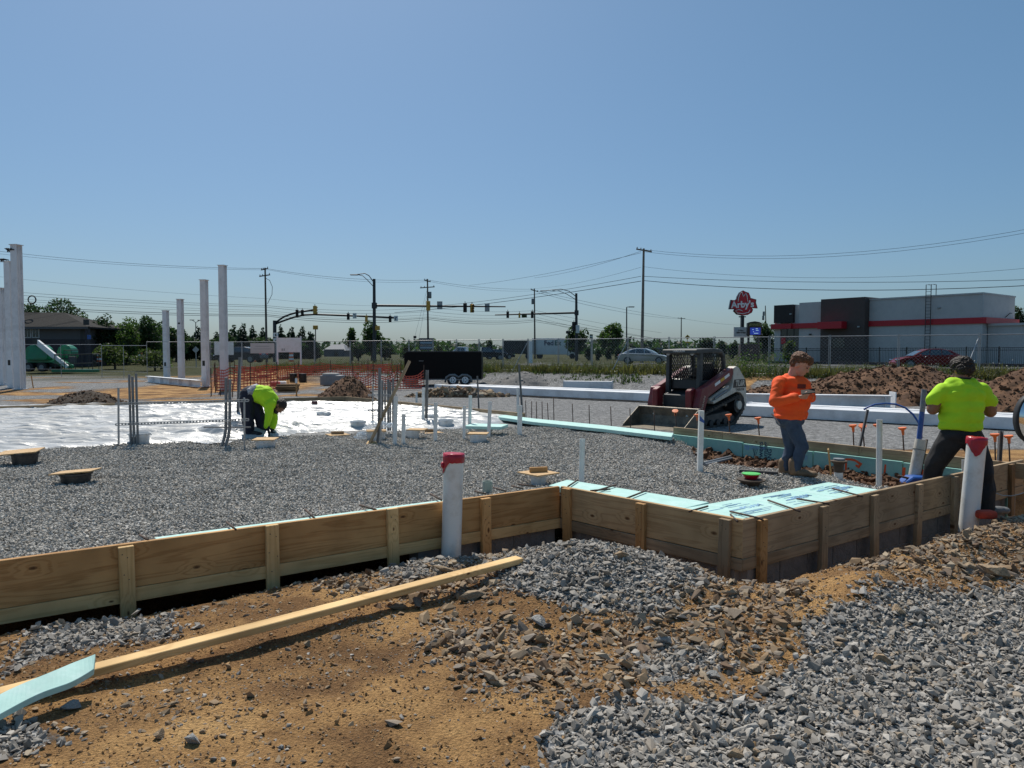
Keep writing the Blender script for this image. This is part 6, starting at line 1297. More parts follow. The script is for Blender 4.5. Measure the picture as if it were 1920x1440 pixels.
def quads(name, label, X, Y, Z, s, m, r, kind='stuff', parent=None, loc=None, flat=0):
    n = len(X); nrm = r.normal(0, 1, (n, 3)); nrm[:, 2] = np.abs(nrm[:, 2])+flat; nrm /= np.linalg.norm(nrm, axis=1)[:, None]
    a = np.cross(nrm, r.normal(0, 1, (n, 3))); a /= np.linalg.norm(a, axis=1)[:, None]; b = np.cross(nrm, a); c = np.stack([X, Y, Z], 1); s = s[:, None]
    v = np.stack([c-a*s*.9, c-b*s*.45, c+a*s*.9, c+b*s*.45], 1).reshape(-1, 3); f = np.arange(n*4).reshape(n, 4)
    me = bpy.data.meshes.new(name); me.vertices.add(n*4); me.vertices.foreach_set('co', v.ravel()); me.loops.add(n*4); me.loops.foreach_set('vertex_index', f.ravel().astype(np.int32)); me.polygons.add(n); me.polygons.foreach_set('loop_start', np.arange(0, n*4, 4, dtype=np.int32)); me.update(calc_edges=True); me.materials.append(m)
    o = bpy.data.objects.new(name, me); COL.objects.link(o)
    if kind: o['kind'] = kind
    if label: o['label'] = label
    if parent: o.parent = parent
    if loc is not None: o.location = loc
    return o
ptc = lambda s: (lambda x, y: np.clip(.25+2.2*(vn(x*.7, y*.7, s)-.35), 0, 1))
blades('grass', 'tall unmown grass along the top of the bank', 15000, -17, 30, -1.6, 1.1, .28, .66, M_['grass'], .016, 3, 1, patch=lambda x, y: np.clip(.35+2.0*(vn(x*.5, y*.5, 15)-.3), .1, 1))
blades('grass', 'low green grass creeping down the bank', 2600, -15, 30, .8, 2.6, .10, .28, M_['weed'], .022, 3, 2, patch=ptc(5))
leafy('weeds', 'dark leafy weeds tangled in the grass on the bank', 1700, -15, 30, -1.2, 1.4, .22, .7, M_['weed'], .036, 20, 3, patch=ptc(9))
leafy('weeds', 'bright tall weeds standing by the fence', 40, 10.2, 12.6, -.6, 1.6, .6, 1.2, M_['leaf_lt'], .05, 40, 8)
leafy('white_flowers', 'white flower heads dotted over the bank weeds', 330, -4, 24, -.5, 2.1, .55, 1.0, M_['flower'], .028, 3, 4)
r = np.random.default_rng(50); x = r.uniform(-30, 26, 5000); y = r.uniform(58, 120, 5000)
# ---- trees
def crown(rng, blobs, n, leaf):
    X = []; 
    tot = sum(b[3]*b[4]*b[5] for b in blobs)**1
    for cx, cy, cz, rx, ry, rz in blobs:
        k = max(20, int(n*rx*ry*rz/tot)); v = rng.normal(0, 1, (k, 3)); v /= np.linalg.norm(v, axis=1)[:, None]; v *= (rng.uniform(.45, 1.08, k)**.6)[:, None]; X.append(np.stack([cx+v[:, 0]*rx, cy+v[:, 1]*ry, cz+v[:, 2]*rz], 1))
    X = np.concatenate(X); return X, leaf*rng.uniform(.55, 1.35, len(X))
def tree(label, px, topy, wpx, Y, m='leaf_dk', kind='round', seed=0, n=2600, basez=None, group=None, leaf=None, name=None, low=.18):
    rng = np.random.default_rng(900+seed); bz = RZ-.1 if basez is None else basez; base = P(px, 660, Y); base.z = bz; k = PPM(Y); H = (P(px, topy, Y).z-bz)*(1.0 if kind == 'conifer' else 1.10); Wd = wpx/k/2
    t = thing(name or ('conifer_tree' if kind == 'conifer' else 'bush' if kind == 'bush' else 'tree'), label, 'bush' if kind == 'bush' else 'tree', base, group=group)
    if kind != 'bush' or True:
        b = MB(); b.tube([(0, 0, -.2), (0, 0, H*.3), (rng.normal(0, .05)*H, 0, H*.7)], [H*.035+.03, H*.026+.02, .02], 7)
        if kind == 'round':
            for i in range(5): a = rng.uniform(0, 6.28); b.tube([(0, 0, H*rng.uniform(.2, .45)), (Wd*.3*math.cos(a), Wd*.3*math.sin(a), H*.55), (Wd*.65*math.cos(a), Wd*.65*math.sin(a), H*.74)], [H*.016, H*.011, .01], 5)
        b.build('trunk', M_['bark'], t)
    if kind == 'conifer':
        blobs = [(rng.normal(0, .06)*Wd, rng.normal(0, .06)*Wd, H*(.1+.86*i/9), Wd*(1.08-i/9.8)*rng.uniform(.85, 1.2), Wd*(1.08-i/9.8), H*.10) for i in range(10)]
    else:
        blobs = []
        for i in range(16 if kind == 'round' else 9):
            v = rng.normal(0, 1, 3); v /= np.linalg.norm(v); q = rng.uniform(.35, .80); blobs.append((v[0]*Wd*q, v[1]*Wd*q, H*(low+(1-low)*.5)+v[2]*H*(1-low)*.5*q, Wd*rng.uniform(.28, .46), Wd*rng.uniform(.28, .46), H*(1-low)*.5*rng.uniform(.26, .42)))
        blobs.append((0, 0, H*(low+(1-low)*.5), Wd*.6, Wd*.6, H*(1-low)*.35))
    X, s = crown(rng, blobs, n, leaf or max(.10, 1.9/k*1.5)); quads('crown', None, X[:, 0], X[:, 1], X[:, 2], s, M_[m], rng, kind=None, parent=t); return t
tree('broad dark tree rising behind the low building at the left', 112, 556, 112, 92, 'leaf_dk', seed=1, n=4500, low=.1); tree('dark tree crown behind the roof, beside the white columns', 56, 566, 70, 88, 'leaf_dk', seed=2, n=2400, low=.15)
tree('dark green tree at the corner of the low building', 192, 594, 62, 82, 'leaf_dk', seed=3, n=3000, basez=.1, low=.05); tree('bright green thicket right of the low building', 235, 598, 80, 84, 'leaf_lt', seed=4, n=4000, basez=.1, low=.0)
tree('mid green bushy tree left of the middle white columns', 284, 594, 66, 88, 'leaf_md', seed=5, n=3400, basez=.1, low=.0); tree('dark tree behind the two shorter middle columns', 331, 612, 56, 96, 'leaf_dk', seed=6, n=2400, low=.0)
tree('broad dark thicket filling the gap beside the low building', 212, 608, 84, 92, 'leaf_dk', seed=71, n=4200, basez=.1, low=.0); tree('mid green thicket between the bright one and the columns', 262, 606, 70, 93, 'leaf_md', seed=72, n=3600, basez=.1, low=.0); tree('dark thicket behind the first middle column', 310, 618, 60, 99, 'leaf_dk', seed=73, n=3000, basez=.1, low=.0)
for i, (px, ty, w_, l, mm) in enumerate(((178, 606, 60, 'dark crown just right of the low building roof', 'leaf_dk'), (200, 612, 70, 'dense dark undergrowth tree below the building corner', 'leaf_dk'), (246, 612, 76, 'green tree in the middle of the left thicket', 'leaf_md'), (270, 616, 70, 'bright tree low in the left thicket', 'leaf_lt'), (298, 608, 56, 'dark tree left of the shortest middle column', 'leaf_dk'), (322, 624, 50, 'low dark tree between the two shorter columns', 'leaf_dk'), (350, 630, 60, 'low dark tree between the middle columns', 'leaf_dk'), (390, 636, 70, 'low dark growth behind the taller middle columns', 'leaf_dk'), (150, 590, 70, 'dark tree behind the end of the low building roof', 'leaf_dk'))): tree(l, px, ty, w_, 96+2*i, mm, seed=80+i, n=3200, basez=.1, low=.0)
tree('dark hedge like thicket behind the white panel', 420, 634, 90, 130, 'leaf_dk', 'bush', 74, 3000, low=.0); tree('dark hedge behind the white banner and the route signs', 500, 632, 100, 128, 'leaf_dk', 'bush', 75, 3200, low=.0); tree('dark hedge behind the blank white board', 570, 634, 70, 126, 'leaf_dk', 'bush', 76, 2600, low=.0)
tree('low bush at the foot of the thicket by the lift', 215, 645, 70, 70, 'weed', 'bush', 7, 1600, basez=.0, low=.0); tree('low bush between the thicket and the columns', 290, 655, 90, 66, 'weed', 'bush', 8, 1800, basez=.0, low=.0)
for i, (px, ty, w_, l) in enumerate(((371, 614, 26, 'dark conifer under the twin headed lamp'), (407, 624, 30, 'short dark conifer behind the tallest middle column'), (437, 612, 30, 'dark conifer just right of the tallest middle column'), (455, 608, 30, 'tall dark conifer left of the first utility pole'), (474, 612, 28, 'dark conifer touching the first utility pole'), (493, 617, 26, 'dark conifer behind the first utility pole'), (527, 612, 26, 'dark conifer right of the curved signal mast'), (547, 616, 26, 'slim conifer behind the blank white board'), (566, 614, 28, 'dark conifer at the right edge of the blank board'), (583, 623, 24, 'last dark conifer at the yellow signal post'))): tree(l, px, ty, w_*1.45, 125+5*(i % 3), 'needle', 'conifer', 20+i, 2600, group='row of dark conifers beyond the road')
tree('slender tree left of the tall signal pole', 660, 611, 24, 105, 'leaf_md', seed=31, n=1100, low=.2); tree('bushy tree around the foot of the tall signal pole', 698, 609, 50, 100, 'leaf_md', seed=32, n=2600, low=.05); tree('dark bush left of the tall signal pole', 672, 640, 40, 98, 'leaf_dk', 'bush', 33, 1000, low=0); tree('dark bush right of the tall signal pole', 722, 640, 44, 96, 'leaf_dk', 'bush', 34, 1200, low=0)
tree('small round bush left of the blue monument sign', 763, 645, 28, 84, 'leaf_md', 'bush', 35, 700, low=0); tree('wispy shrub right of the blue monument sign', 822, 642, 26, 78, 'weed', 'bush', 36, 500, low=0); tree('tiny tree behind the pickup', 918, 636, 16, 160, 'leaf_md', seed=37, n=300, low=.1)
tree('round green tree between the far signal pole and the lamp', 1144, 607, 62, 105, 'leaf_lt', seed=38, n=3800, low=.12); tree('dark tree behind the far signal pole', 1082, 614, 50, 112, 'leaf_dk', seed=39, n=2400, low=.1)
tree('small dark tree left of the pylon sign', 1325, 631, 32, 120, 'leaf_dk', seed=40, n=1100, low=.1); tree('dark bush right of the small tree by the pylon sign', 1352, 637, 30, 115, 'leaf_dk', 'bush', 41, 900, low=0); tree('dark bush left of the pylon sign base', 1375, 640, 26, 110, 'leaf_dk', 'bush', 42, 700, low=0)
tree('dark tree at the left end of the restaurant', 1432, 606, 44, 98, 'leaf_dk', seed=43, n=2200, low=.05); tree('bush under the pylon sign', 1412, 640, 40, 92, 'leaf_md', 'bush', 44, 1200, low=0); tree('shrub before the restaurant window', 1478, 640, 34, 66, 'weed', 'bush', 45, 900, low=0)
tree('dark tree behind the right end of the restaurant', 1908, 572, 40, 90, 'leaf_dk', seed=46, n=2400, low=.1); tree('second dark tree behind the restaurant, cut by the photo edge', 1935, 580, 40, 86, 'leaf_dk', seed=47, n=1600, low=.1)
SHR = ['first clipped shrub right of the far signal pole', 'second clipped shrub under the round tree', 'clipped shrub below the middle of the round tree', 'clipped shrub below the right of the round tree', 'clipped shrub left of the white sedan', 'clipped shrub behind the roof of the white sedan', 'clipped shrub right of the white sedan']
for i, px in enumerate((1104, 1121, 1139, 1158, 1176, 1228, 1248)): tree(SHR[i], px, 649, 17, 90, 'leaf_dk', 'bush', 60+i, 420, group='clipped shrubs along the road', low=0)
r = np.random.default_rng(5); X = r.uniform(-230, 300, 9000); Y = r.uniform(300, 420, 9000); k = Y; Z = RZ+r.random(9000)**1.3*(3.2+4.0*vn(X*.02, Y*0, 5)); quads('treeline', 'low far line of woods along the horizon', X, Y, Z, r.uniform(1.0, 2.4, 9000), M_['leaf_dk'], r)
# ---- utility poles and wires
def upole(label, px, topy, Y, arms, tilt=0, r=.15, m='pole', extras=()):
    base = P(px, 660, Y); base.z = RZ-.2; top = P(px+tilt, topy, Y); t = thing('utility_pole', label, 'utility pole', base, group='wooden utility poles'); d = top-base
    MB().tube([Vector((0, 0, 0)), d*.5, d], [r, r*.8, r*.6], 10).build('shaft', M_[m], t, auto=50)
    for ay, w_, sk in arms:
        c = P(px+tilt*(1-(ay-topy)/(660-topy)), ay, Y)-base; hw = w_/PPM(Y)/2; a, b = c+Vector((-hw, -.18, -sk/PPM(Y)/2)), c+Vector((hw, -.18, sk/PPM(Y)/2)); MB().bar(a, b, .10, .12).build('crossarm', M_[m], t)
        for q in (.06, .3, .94): MB().lathe([(.035, 0), (.05, .05), (.05, .12), (.02, .16)], a.lerp(b, q)+Vector((0, 0, .06)), n=8, caps=(1, 1)).build('insulator', M_['greymetal'], t)
    for ex in extras:
        c = P(ex[0], ex[1], Y)-base
        if ex[2] == 'can': MB().lathe([(.02, .45), (.2, .42), (.22, .35), (.22, -.4), (.2, -.45)], c, n=12, caps=(1, 1)).build('transformer', M_['greymetal'], t, auto=40)
        else: MB().tube([c, c+Vector((.45, -.1, -.25)), c+Vector((.75, -.1, -1.0)), c+Vector((.7, -.1, -1.9)), c+Vector((.15, -.1, -3.0))], .03, 5).build('loose_cable', M_['wire'], t)
    return t
upole('utility pole with two crossarms between the conifers', 500, 502, 88, [(505, 13, 3), (517, 20, 3)], -3, extras=[(499, 522, 'cable')]); upole('utility pole beside the mast arm signals', 803, 523, 100, [(527, 12, -3), (539, 27, 2)], -1.5, extras=[(806, 553, 'can')])
upole('utility pole behind the white parcel truck', 1003, 541, 117, [(545, 14, -4)], -1, extras=[(999, 565, 'can')]); upole('tallest utility pole, pale wood, right of the street lamp', 1203.5, 466, 71, [(470, 29, -5)], 3.5, r=.17, m='pole_pale', extras=[])
upole('far small utility pole behind the loader', 1277, 595, 205, [(597, 14, -1)], .5, r=.2); upole('utility pole with transformers left of the restaurant', 1438, 573, 150, [], -3, r=.14, extras=[(1432, 588, 'can'), (1431, 596, 'can')])
def wire(label, pts, sag=(0,), r=.018, m='wire'):
    b = []; 
    for (a, c), s_ in zip(zip(pts[:-1], pts[1:]), list(sag)*len(pts)):
        A, C = P(*a), P(*c); n = 14
        for i in range(n+(1 if c == pts[-1] else 0)): t = i/n; q = A.lerp(C, t); q.z -= s_*4*t*(1-t); b.append(q)
    c0 = b[0].copy(); tag(MB().tube([p-c0 for p in b], r, 4).build('power_line', M_[m], loc=c0), label, 'wire', 'overhead wires')
wp = 'wire_pale'
wire('top wire from the left edge to the first pole and on to the second', [(-60, 464, 80), (498, 503.5, 88), (802, 525, 100), (1002, 542, 117)], (.5, .5, .4), .02); wire('second wire from the left edge to the first pole', [(-60, 469, 80), (503, 506, 88), (806, 528, 100), (1005, 545, 117)], (.5, .6, .5), .016)
wire('faint high wire crossing the left sky lower down', [(-60, 512, 80), (500, 560, 88), (803, 572, 100)], (.3, .4), .014, wp)
for i, (a, b, c, d, rr_) in enumerate(((546, 573, 576, 580, .02), (552, 576, 584, 586, .022), (559, 582, 590, 592, .016), (563, 586, 594, 596, .016))): wire('%s strand of the cable bundle crossing the left sky' % ('top', 'second', 'third', 'fourth')[i], [(-60, a-6, 80), (500, b, 88), (803, c, 100), (1003, d+2, 117), (1240, d+44+i*6, 150)], (.25, .5, .4, .2), rr_)
wire('thick lower cable of the bundle from the left edge to the poles', [(-60, 567, 80), (500, 590, 88), (803, 596, 100), (1003, 600, 117), (1480, 670, 200)], (.3, .5, .45, .2), .035); wire('second thick lower cable just beneath the first', [(-60, 570, 80), (500, 592.5, 88), (803, 599, 100), (1003, 603, 117), (1480, 676, 200)], (.35, .6, .5, .2), .03)
for i, (y0, y1, px1, py1, rr_) in enumerate(((471, 522, 1002, 521, .016), (474, 526, 880, 535, .016), (501, 540, 1003, 541, .012), (518, 556, 800, 575, .022), (527, 566, 740, 586, .03))): wire('%s wire running left from the tallest pole' % ('topmost', 'second', 'third', 'fourth', 'lowest')[i], [(1202, y0, 71), (px1, py1, 110)], (.35,), rr_)
for i, (y0, pts_, sg, rr_) in enumerate(((468, [(2050, 405, 52)], 1.5, .014), (472, [(2050, 412, 52)], 1.5, .014), (500, [(2050, 490, 52)], 1.1, .012), (518, [(2050, 520, 52)], .45, .022), (526, [(2050, 528, 52)], .75, .03))): wire('%s wire running right from the tallest pole' % ('topmost', 'second', 'third', 'fourth', 'lowest')[i], [(1206, y0, 71)]+pts_, (sg,), rr_)
wire('thin wire falling right toward the far small pole', [(1005, 545, 117), (1277, 597, 205), (1392, 610, 260)], (.4, .3), .03, wp); wire('thin wire falling right below it toward the pylon sign', [(1010, 549, 117), (1283, 598, 205)], (.9,), .03, wp); wire('guy wire slanting down left of the second pole', [(800, 545, 100), (773, 650, 100)], (0,), .016, wp)
wire('guy wire slanting down beside the left guy wire', [(800, 555, 100), (783, 650, 100)], (0,), .016, wp)
t_ = P(60, 562, 80); tag(MB().tube([Vector((.42*math.cos(a*.4), 0, .42*math.sin(a*.4))) for a in range(17)], .07, 6).build('cable_coil', M_['black'], loc=t_), 'black coil of cable hanging on the wires above the low building', 'cable coil')
# ---- traffic signals
def signal(px, py, Y, hpx, face, label, m='black', rz=0, group='traffic signal heads'):
    k = PPM(Y); H = hpx/k; p = P(px, py, Y); t = thing('traffic_signal', label, 'traffic signal', p, R(rz), group=group); W_ = H*.40
    MB().box((0, 0, 0), (W_, W_*.7, H)).build('housing', M_[m], t, bevel=.02)
    sg = -1 if face else 1
    for i in range(3):
        z = H*(.33-.33*i); MB().cyl((0, sg*W_*.3, z), (0, sg*W_*.37, z), H*.13, n=12).build('lens', M_['lens_dk'], t); MB().cyl((0, sg*W_*.35, z), (0, sg*W_*.95, z-.02), H*.145, n=12, caps=(0, 0)).build('visor', M_[m], t)
    MB().box((0, 0, H*.5+.08), (.06, .06, .2)).build('bracket', M_['dkmetal'], t); return t
def sign(px, py, Y, wpx, hpx, label, m='signback', name='road_sign', words=None, wm='blackpaint', post=None, cat='sign', size=None):
    k = PPM(Y); p = P(px, py, Y); t = thing(name, label, cat, p); MB().box((0, 0, 0), (wpx/k, .03, hpx/k)).build('sign_panel', M_[m], t, bevel=.004)
    if words: text('lettering', words, size or hpx/k*.45, frame(Vector((1, 0, 0)), Vector((0, 0, 1)), Vector((0, -1, 0)), Vector((0, -.018, 0))), M_[wm], t, ext=.002, bold=.01)
    if post: MB().cyl((post[1]/k if len(post) > 1 else 0, .04, -(P(px, py, Y).z-RZ+.2)), (post[1]/k if len(post) > 1 else 0, .04, -hpx/k/2+.02), post[0], n=8).build('post', M_['galv'], t)
    return t
def mast(label, px, Y, topy, army, endx, endy, lum=None, r=.16, name='signal_mast', extra=None):
    base = P(px, 660, Y); base.z = RZ-.1; t = thing(name, label, 'signal mast', base, group='steel signal masts'); top = P(px-.5, topy, Y)-base
    MB().tube([Vector((0, 0, 0)), top*.5, top], [r*1.15, r, r*.85], 12).build('mast_pole', M_['dkmetal'], t, auto=50)
    a, b = P(px, army, Y)-base, P(endx, endy, Y)-base; MB().tube([a, a.lerp(b, .5)+Vector((0, 0, .0)), b], [r*.75, r*.6, r*.38], 10).build('mast_arm', M_['dkmetal'], t, auto=50); MB().box(a, (r*2.8, r*2.8, .55)).build('arm_bracket', M_['dkmetal'], t)
    if lum:
        pts = [P(x, y, Y)-base for x, y in lum[0]]; MB().tube(pts, r*.28, 8).build('lamp_arm', M_['greymetal'], t, smooth=True); pts = [P(x, y, Y)-base for x, y in lum[1]]; MB().tube(pts, r*.22, 8).build('lamp_arm', M_['greymetal'], t, smooth=True)
        h = P(lum[2][0], lum[2][1], Y)-base; MB().box(h, (.75, .3, .10)).build('lamp_head', M_['greymetal'], t, bevel=.03)
    return t
mast('tall signal mast with a street lamp, its arm reaching right', 702, 72, 523, 573, 948, 575, ([(699, 527), (692, 517), (684, 512.5), (678, 513.5), (666, 515)], [(699, 536), (690, 526), (680, 517), (672, 515.2)], (664, 515.3)))
mast('far signal mast with a curved street lamp, its arm reaching left', 1081, 85, 550, 586.5, 928, 590.5, ([(1080, 556), (1067, 546), (1052, 542), (1036, 543.5), (1020, 545.5)], [(1080, 562), (1062, 551), (1048, 545.5), (1036, 545)], (1019, 545.5)))
b0 = P(515, 660, 85); b0.z = RZ-.1; t = thing('signal_mast', 'curved signal mast with two arms sweeping up to the right', 'signal mast', b0, group='steel signal masts'); MB().tube([Vector((0, 0, 0)), P(515, 601, 85)-b0], .2, 12).build('mast_pole', M_['dkmetal'], t, auto=50)
for pts in ([(515, 606), (522, 601), (532, 594), (545, 589), (560, 585), (588, 581.5)], [(515, 608), (530, 602), (550, 595), (570, 590.5), (590, 589.5), (660, 592), (742, 596)]): MB().tube([P(x, y, 85)-b0 for x, y in pts], .11, 8).build('mast_arm', M_['dkmetal'], t, smooth=True)
signal(803, 573.5, 72, 18, 0, 'yellow backed signal head nearest the tall mast on its arm', 'sigyel'); sign(824.5, 572.5, 72, 10, 15, 'blank back of a road sign on the tall mast arm, left'); signal(872, 577, 72, 17, 1, 'black signal head in the middle of the tall mast arm', 'black'); signal(885, 578, 72, 16, 1, 'yellow signal head beside the black one on the tall mast arm', 'sigyel', 25); sign(913.5, 576.5, 72, 9, 15, 'blank back of a road sign near the tip of the tall mast arm')
signal(557, 586.5, 84.8, 12, 1, 'left of two dark signal heads on the curved mast', 'black'); signal(567, 587, 84.8, 12, 1, 'right of two dark signal heads on the curved mast', 'black'); signal(590.5, 581, 84.8, 15, 0, 'yellow signal head at the tip of the upper curved arm', 'sigyel', -20)
signal(653, 593.5, 84.8, 12, 1, 'black signal head left of the turn sign on the long curved arm', 'black'); signal(687, 597.5, 84.8, 12, 0, 'yellow signal head on the long curved arm', 'sigyel'); signal(731.5, 598, 84.8, 12, 1, 'black signal head at the tip of the long curved arm', 'black')
signal(952, 590, 84.8, 12.5, 1, 'black signal head at the tip of the far mast arm', 'black'); signal(974, 591.5, 84.8, 9, 0, 'small yellow signal head on the far mast arm', 'sigyel'); sign(983, 593, 84.8, 10, 5, 'small green street name sign on the far mast arm', 'leaf_md'); signal(998, 590, 84.8, 13, 1, 'black signal head behind the utility pole on the far mast arm', 'black')
signal(1076, 612, 84.6, 17, 1, 'tall black pedestrian signal on the far mast', 'black'); sign(1083, 617, 84.4, 7, 15, 'white lane sign on the far mast', 'white')
for px, w_, l in ((665, 7, 'white left turn sign on the long curved arm'), (742.5, 7, 'white right turn sign at the tip of the long curved arm')):
    t = sign(px, 592 if px < 700 else 597, 84.7, w_, 10, l, 'white'); sg = -1 if px < 700 else 1
    MB().tube([(.06*sg*-1, -.02, -.2), (-.06*sg, -.02, .08), (.0, -.02, .12), (.13*sg, -.02, .10)], .035, 5).build('arrow', M_['blackpaint'], t)
for px, py, Y, w_, h_, l, bz_ in ((591.5, 614, 88, 8.5, 7.5, 'yellow signal box on a thin post at the conifers', 0), (708, 615, 71.6, 8, 8, 'yellow signal box on the side of the tall mast', 1)):
    k = PPM(Y); p = P(px, py, Y); t = thing('signal_box', l, 'signal box', p); MB().box((0, 0, 0), (w_/k, .3, h_/k)).build('housing', M_['sigyel'], t, bevel=.02)
    if not bz_: MB().cyl((0, 0, -(p.z-RZ+.1)), (0, 0, -h_/k/2), .06, n=8).build('post', M_['dkmetal'], t)
# ---- other lamps
def lamp(label, px, ty, Y, arm, name='street_lamp'):
    b0 = P(px, 660, Y); b0.z = RZ-.1; t = thing(name, label, 'street lamp', b0); H = P(px, ty, Y)-b0; MB().cyl((0, 0, 0), H, .09, .06, n=8).build('lamp_post', M_['dkmetal'], t)
    for x, y in arm: q = P(x, y, Y)-b0; MB().bar(H+Vector((0, 0, .02)), q, .06, .06).build('lamp_arm', M_['dkmetal'], t); MB().box(q, (.62, .28, .10)).build('lamp_head', M_['dkmetal'], t, bevel=.02)
lamp('slim car park lamp with one flat head left of the tallest pole', 1175, 576, 82, [(1184, 575.5)]); lamp('twin headed lamp above the dark conifer', 367, 605, 110, [(360, 600), (374.5, 600.5)])
p = P(778, 632, 80); t = thing('bin_post', 'small black box on a post left of the blue monument sign', 'box', p); MB().box((0, 0, 0), (.3, .25, .25)).build('box', M_['blackpaint'], t); MB().cyl((0, 0, -1.9), (0, 0, -.12), .04, n=8).build('post', M_['greymetal'], t)
p = P(1064.5, 623, 84); t = thing('bin_post', 'small black box on a post left of the far signal mast', 'box', p); MB().box((0, 0, 0), (.4, .25, .3)).build('box', M_['blackpaint'], t); MB().cyl((0, 0, -2.7), (0, 0, -.14), .04, n=8).build('post', M_['greymetal'], t)
# ---- signs
sign(1108.5, 631, 75, 6, 8, 'green road sign on a post before the round tree', 'leaf_md', words='283', wm='white', post=(.05,))
k = PPM(88); p = P(1289, 632, 88); t = thing('road_sign', 'yellow diamond warning sign with a black symbol behind the loader', 'sign', p); MB().box((0, 0, 0), (.42, .02, .42), rot=Matrix.Rotation(R(45), 3, 'Y')).build('sign_panel', M_['yellow'], t); MB().box((0, -.015, 0), (.16, .01, .26)).build('symbol', M_['blackpaint'], t); MB().box((0, 0, -.62), (.5, .02, .16)).build('plate', M_['yellow'], t); MB().cyl((0, .03, -2.6), (0, .03, .2), .04, n=8).build('post', M_['galv'], t)
t = sign(517, 628, 60, 9, 8, 'white route shield with a six on a post before the conifers', 'white', post=(.05,)); text('lettering', '6', .26, frame(Vector((1, 0, 0)), Vector((0, 0, 1)), Vector((0, -1, 0)), Vector((0, -.018, 0))), M_['blackpaint'], t, ext=.002, bold=.012); t = sign(517, 638, 60, 9, 7, 'white one digit route plate below the route shield', 'white', words='61')
t = sign(367, 656, 62, 9, 9, 'grey diamond sign back between the middle columns', 'signback', post=(.04,)); t.rotation_euler = (0, R(45), 0); [o for o in t.children if o.name.startswith('post')][0].rotation_euler = (0, R(-45), 0)
sign(420, 653, 53, 36, 25, 'plain white panel behind the tallest middle column', 'white', name='sign_board', cat='board'); 
t = sign(492, 653, 47.3, 45, 19, 'creased white banner tied to the fence', 'stucco', name='banner', cat='banner')
for i, (z, l) in enumerate(((.12, .9), (-.04, 1.15))): MB().box((0, -.018, z), (l, .004, .035)).build('print_line', M_['signback'], t)
t = sign(542, 647, 45.8, 43, 27, 'large blank white board on two posts', 'white', name='notice_board', cat='board')
for s_ in (-1, 1): MB().box((s_*.72, .0, -.32), (.08, .09, 1.75)).build('post', M_['white'], t)
for i, u in enumerate((-.42, -.30)): MB().box((u, -.018, -.28), (.08, .004, .14)).build('print_mark', M_['signback'], t)
p = P(799, 645, 82); t = thing('monument_sign', 'blue and white monument sign behind the fence left of the pickup', 'sign', p); k = PPM(82)
MB().box((0, .2, 0), (26/k, .4, 22/k)).build('sign_body', mat('navy sign panel', (.03, .05, .08), .4), t)
for i in range(4): MB().box((0, -.008, (7-4.6*i)/k), (22/k, .012, 3.2/k)).build('sign_strip', (M_['glassblue'], mat('pale blue strip', (.30, .40, .50), .4))[i % 2], t)
for i, (px, py, Y) in enumerate(((432, 667, 50), (480, 668, 46.5), (546, 663, 46), (51, 665, 58), (186, 668, 56), (263, 664, 58), (13, 664, 58))):
    p = P(px, py, 80); p.z = RZ+.35; t = thing('traffic_drum', ('orange drum below the white panel', 'orange drum below the white banner', 'orange drum behind the blank white board', 'orange and white drum left of the boom lift', 'orange and white drum behind the lift basket', 'orange drum at the thicket', 'orange drum between the left columns')[i], 'traffic drum', (p.x, p.y, p.z-.35), group='orange traffic drums')
    for j in range(5): MB().lathe([(.27-.012*j, .2*j), (.262-.012*j, .2*j+.197)], n=14, caps=(j == 0, j == 4)).build('band', M_['drum' if j % 2 == 0 else 'white'], t, auto=50)
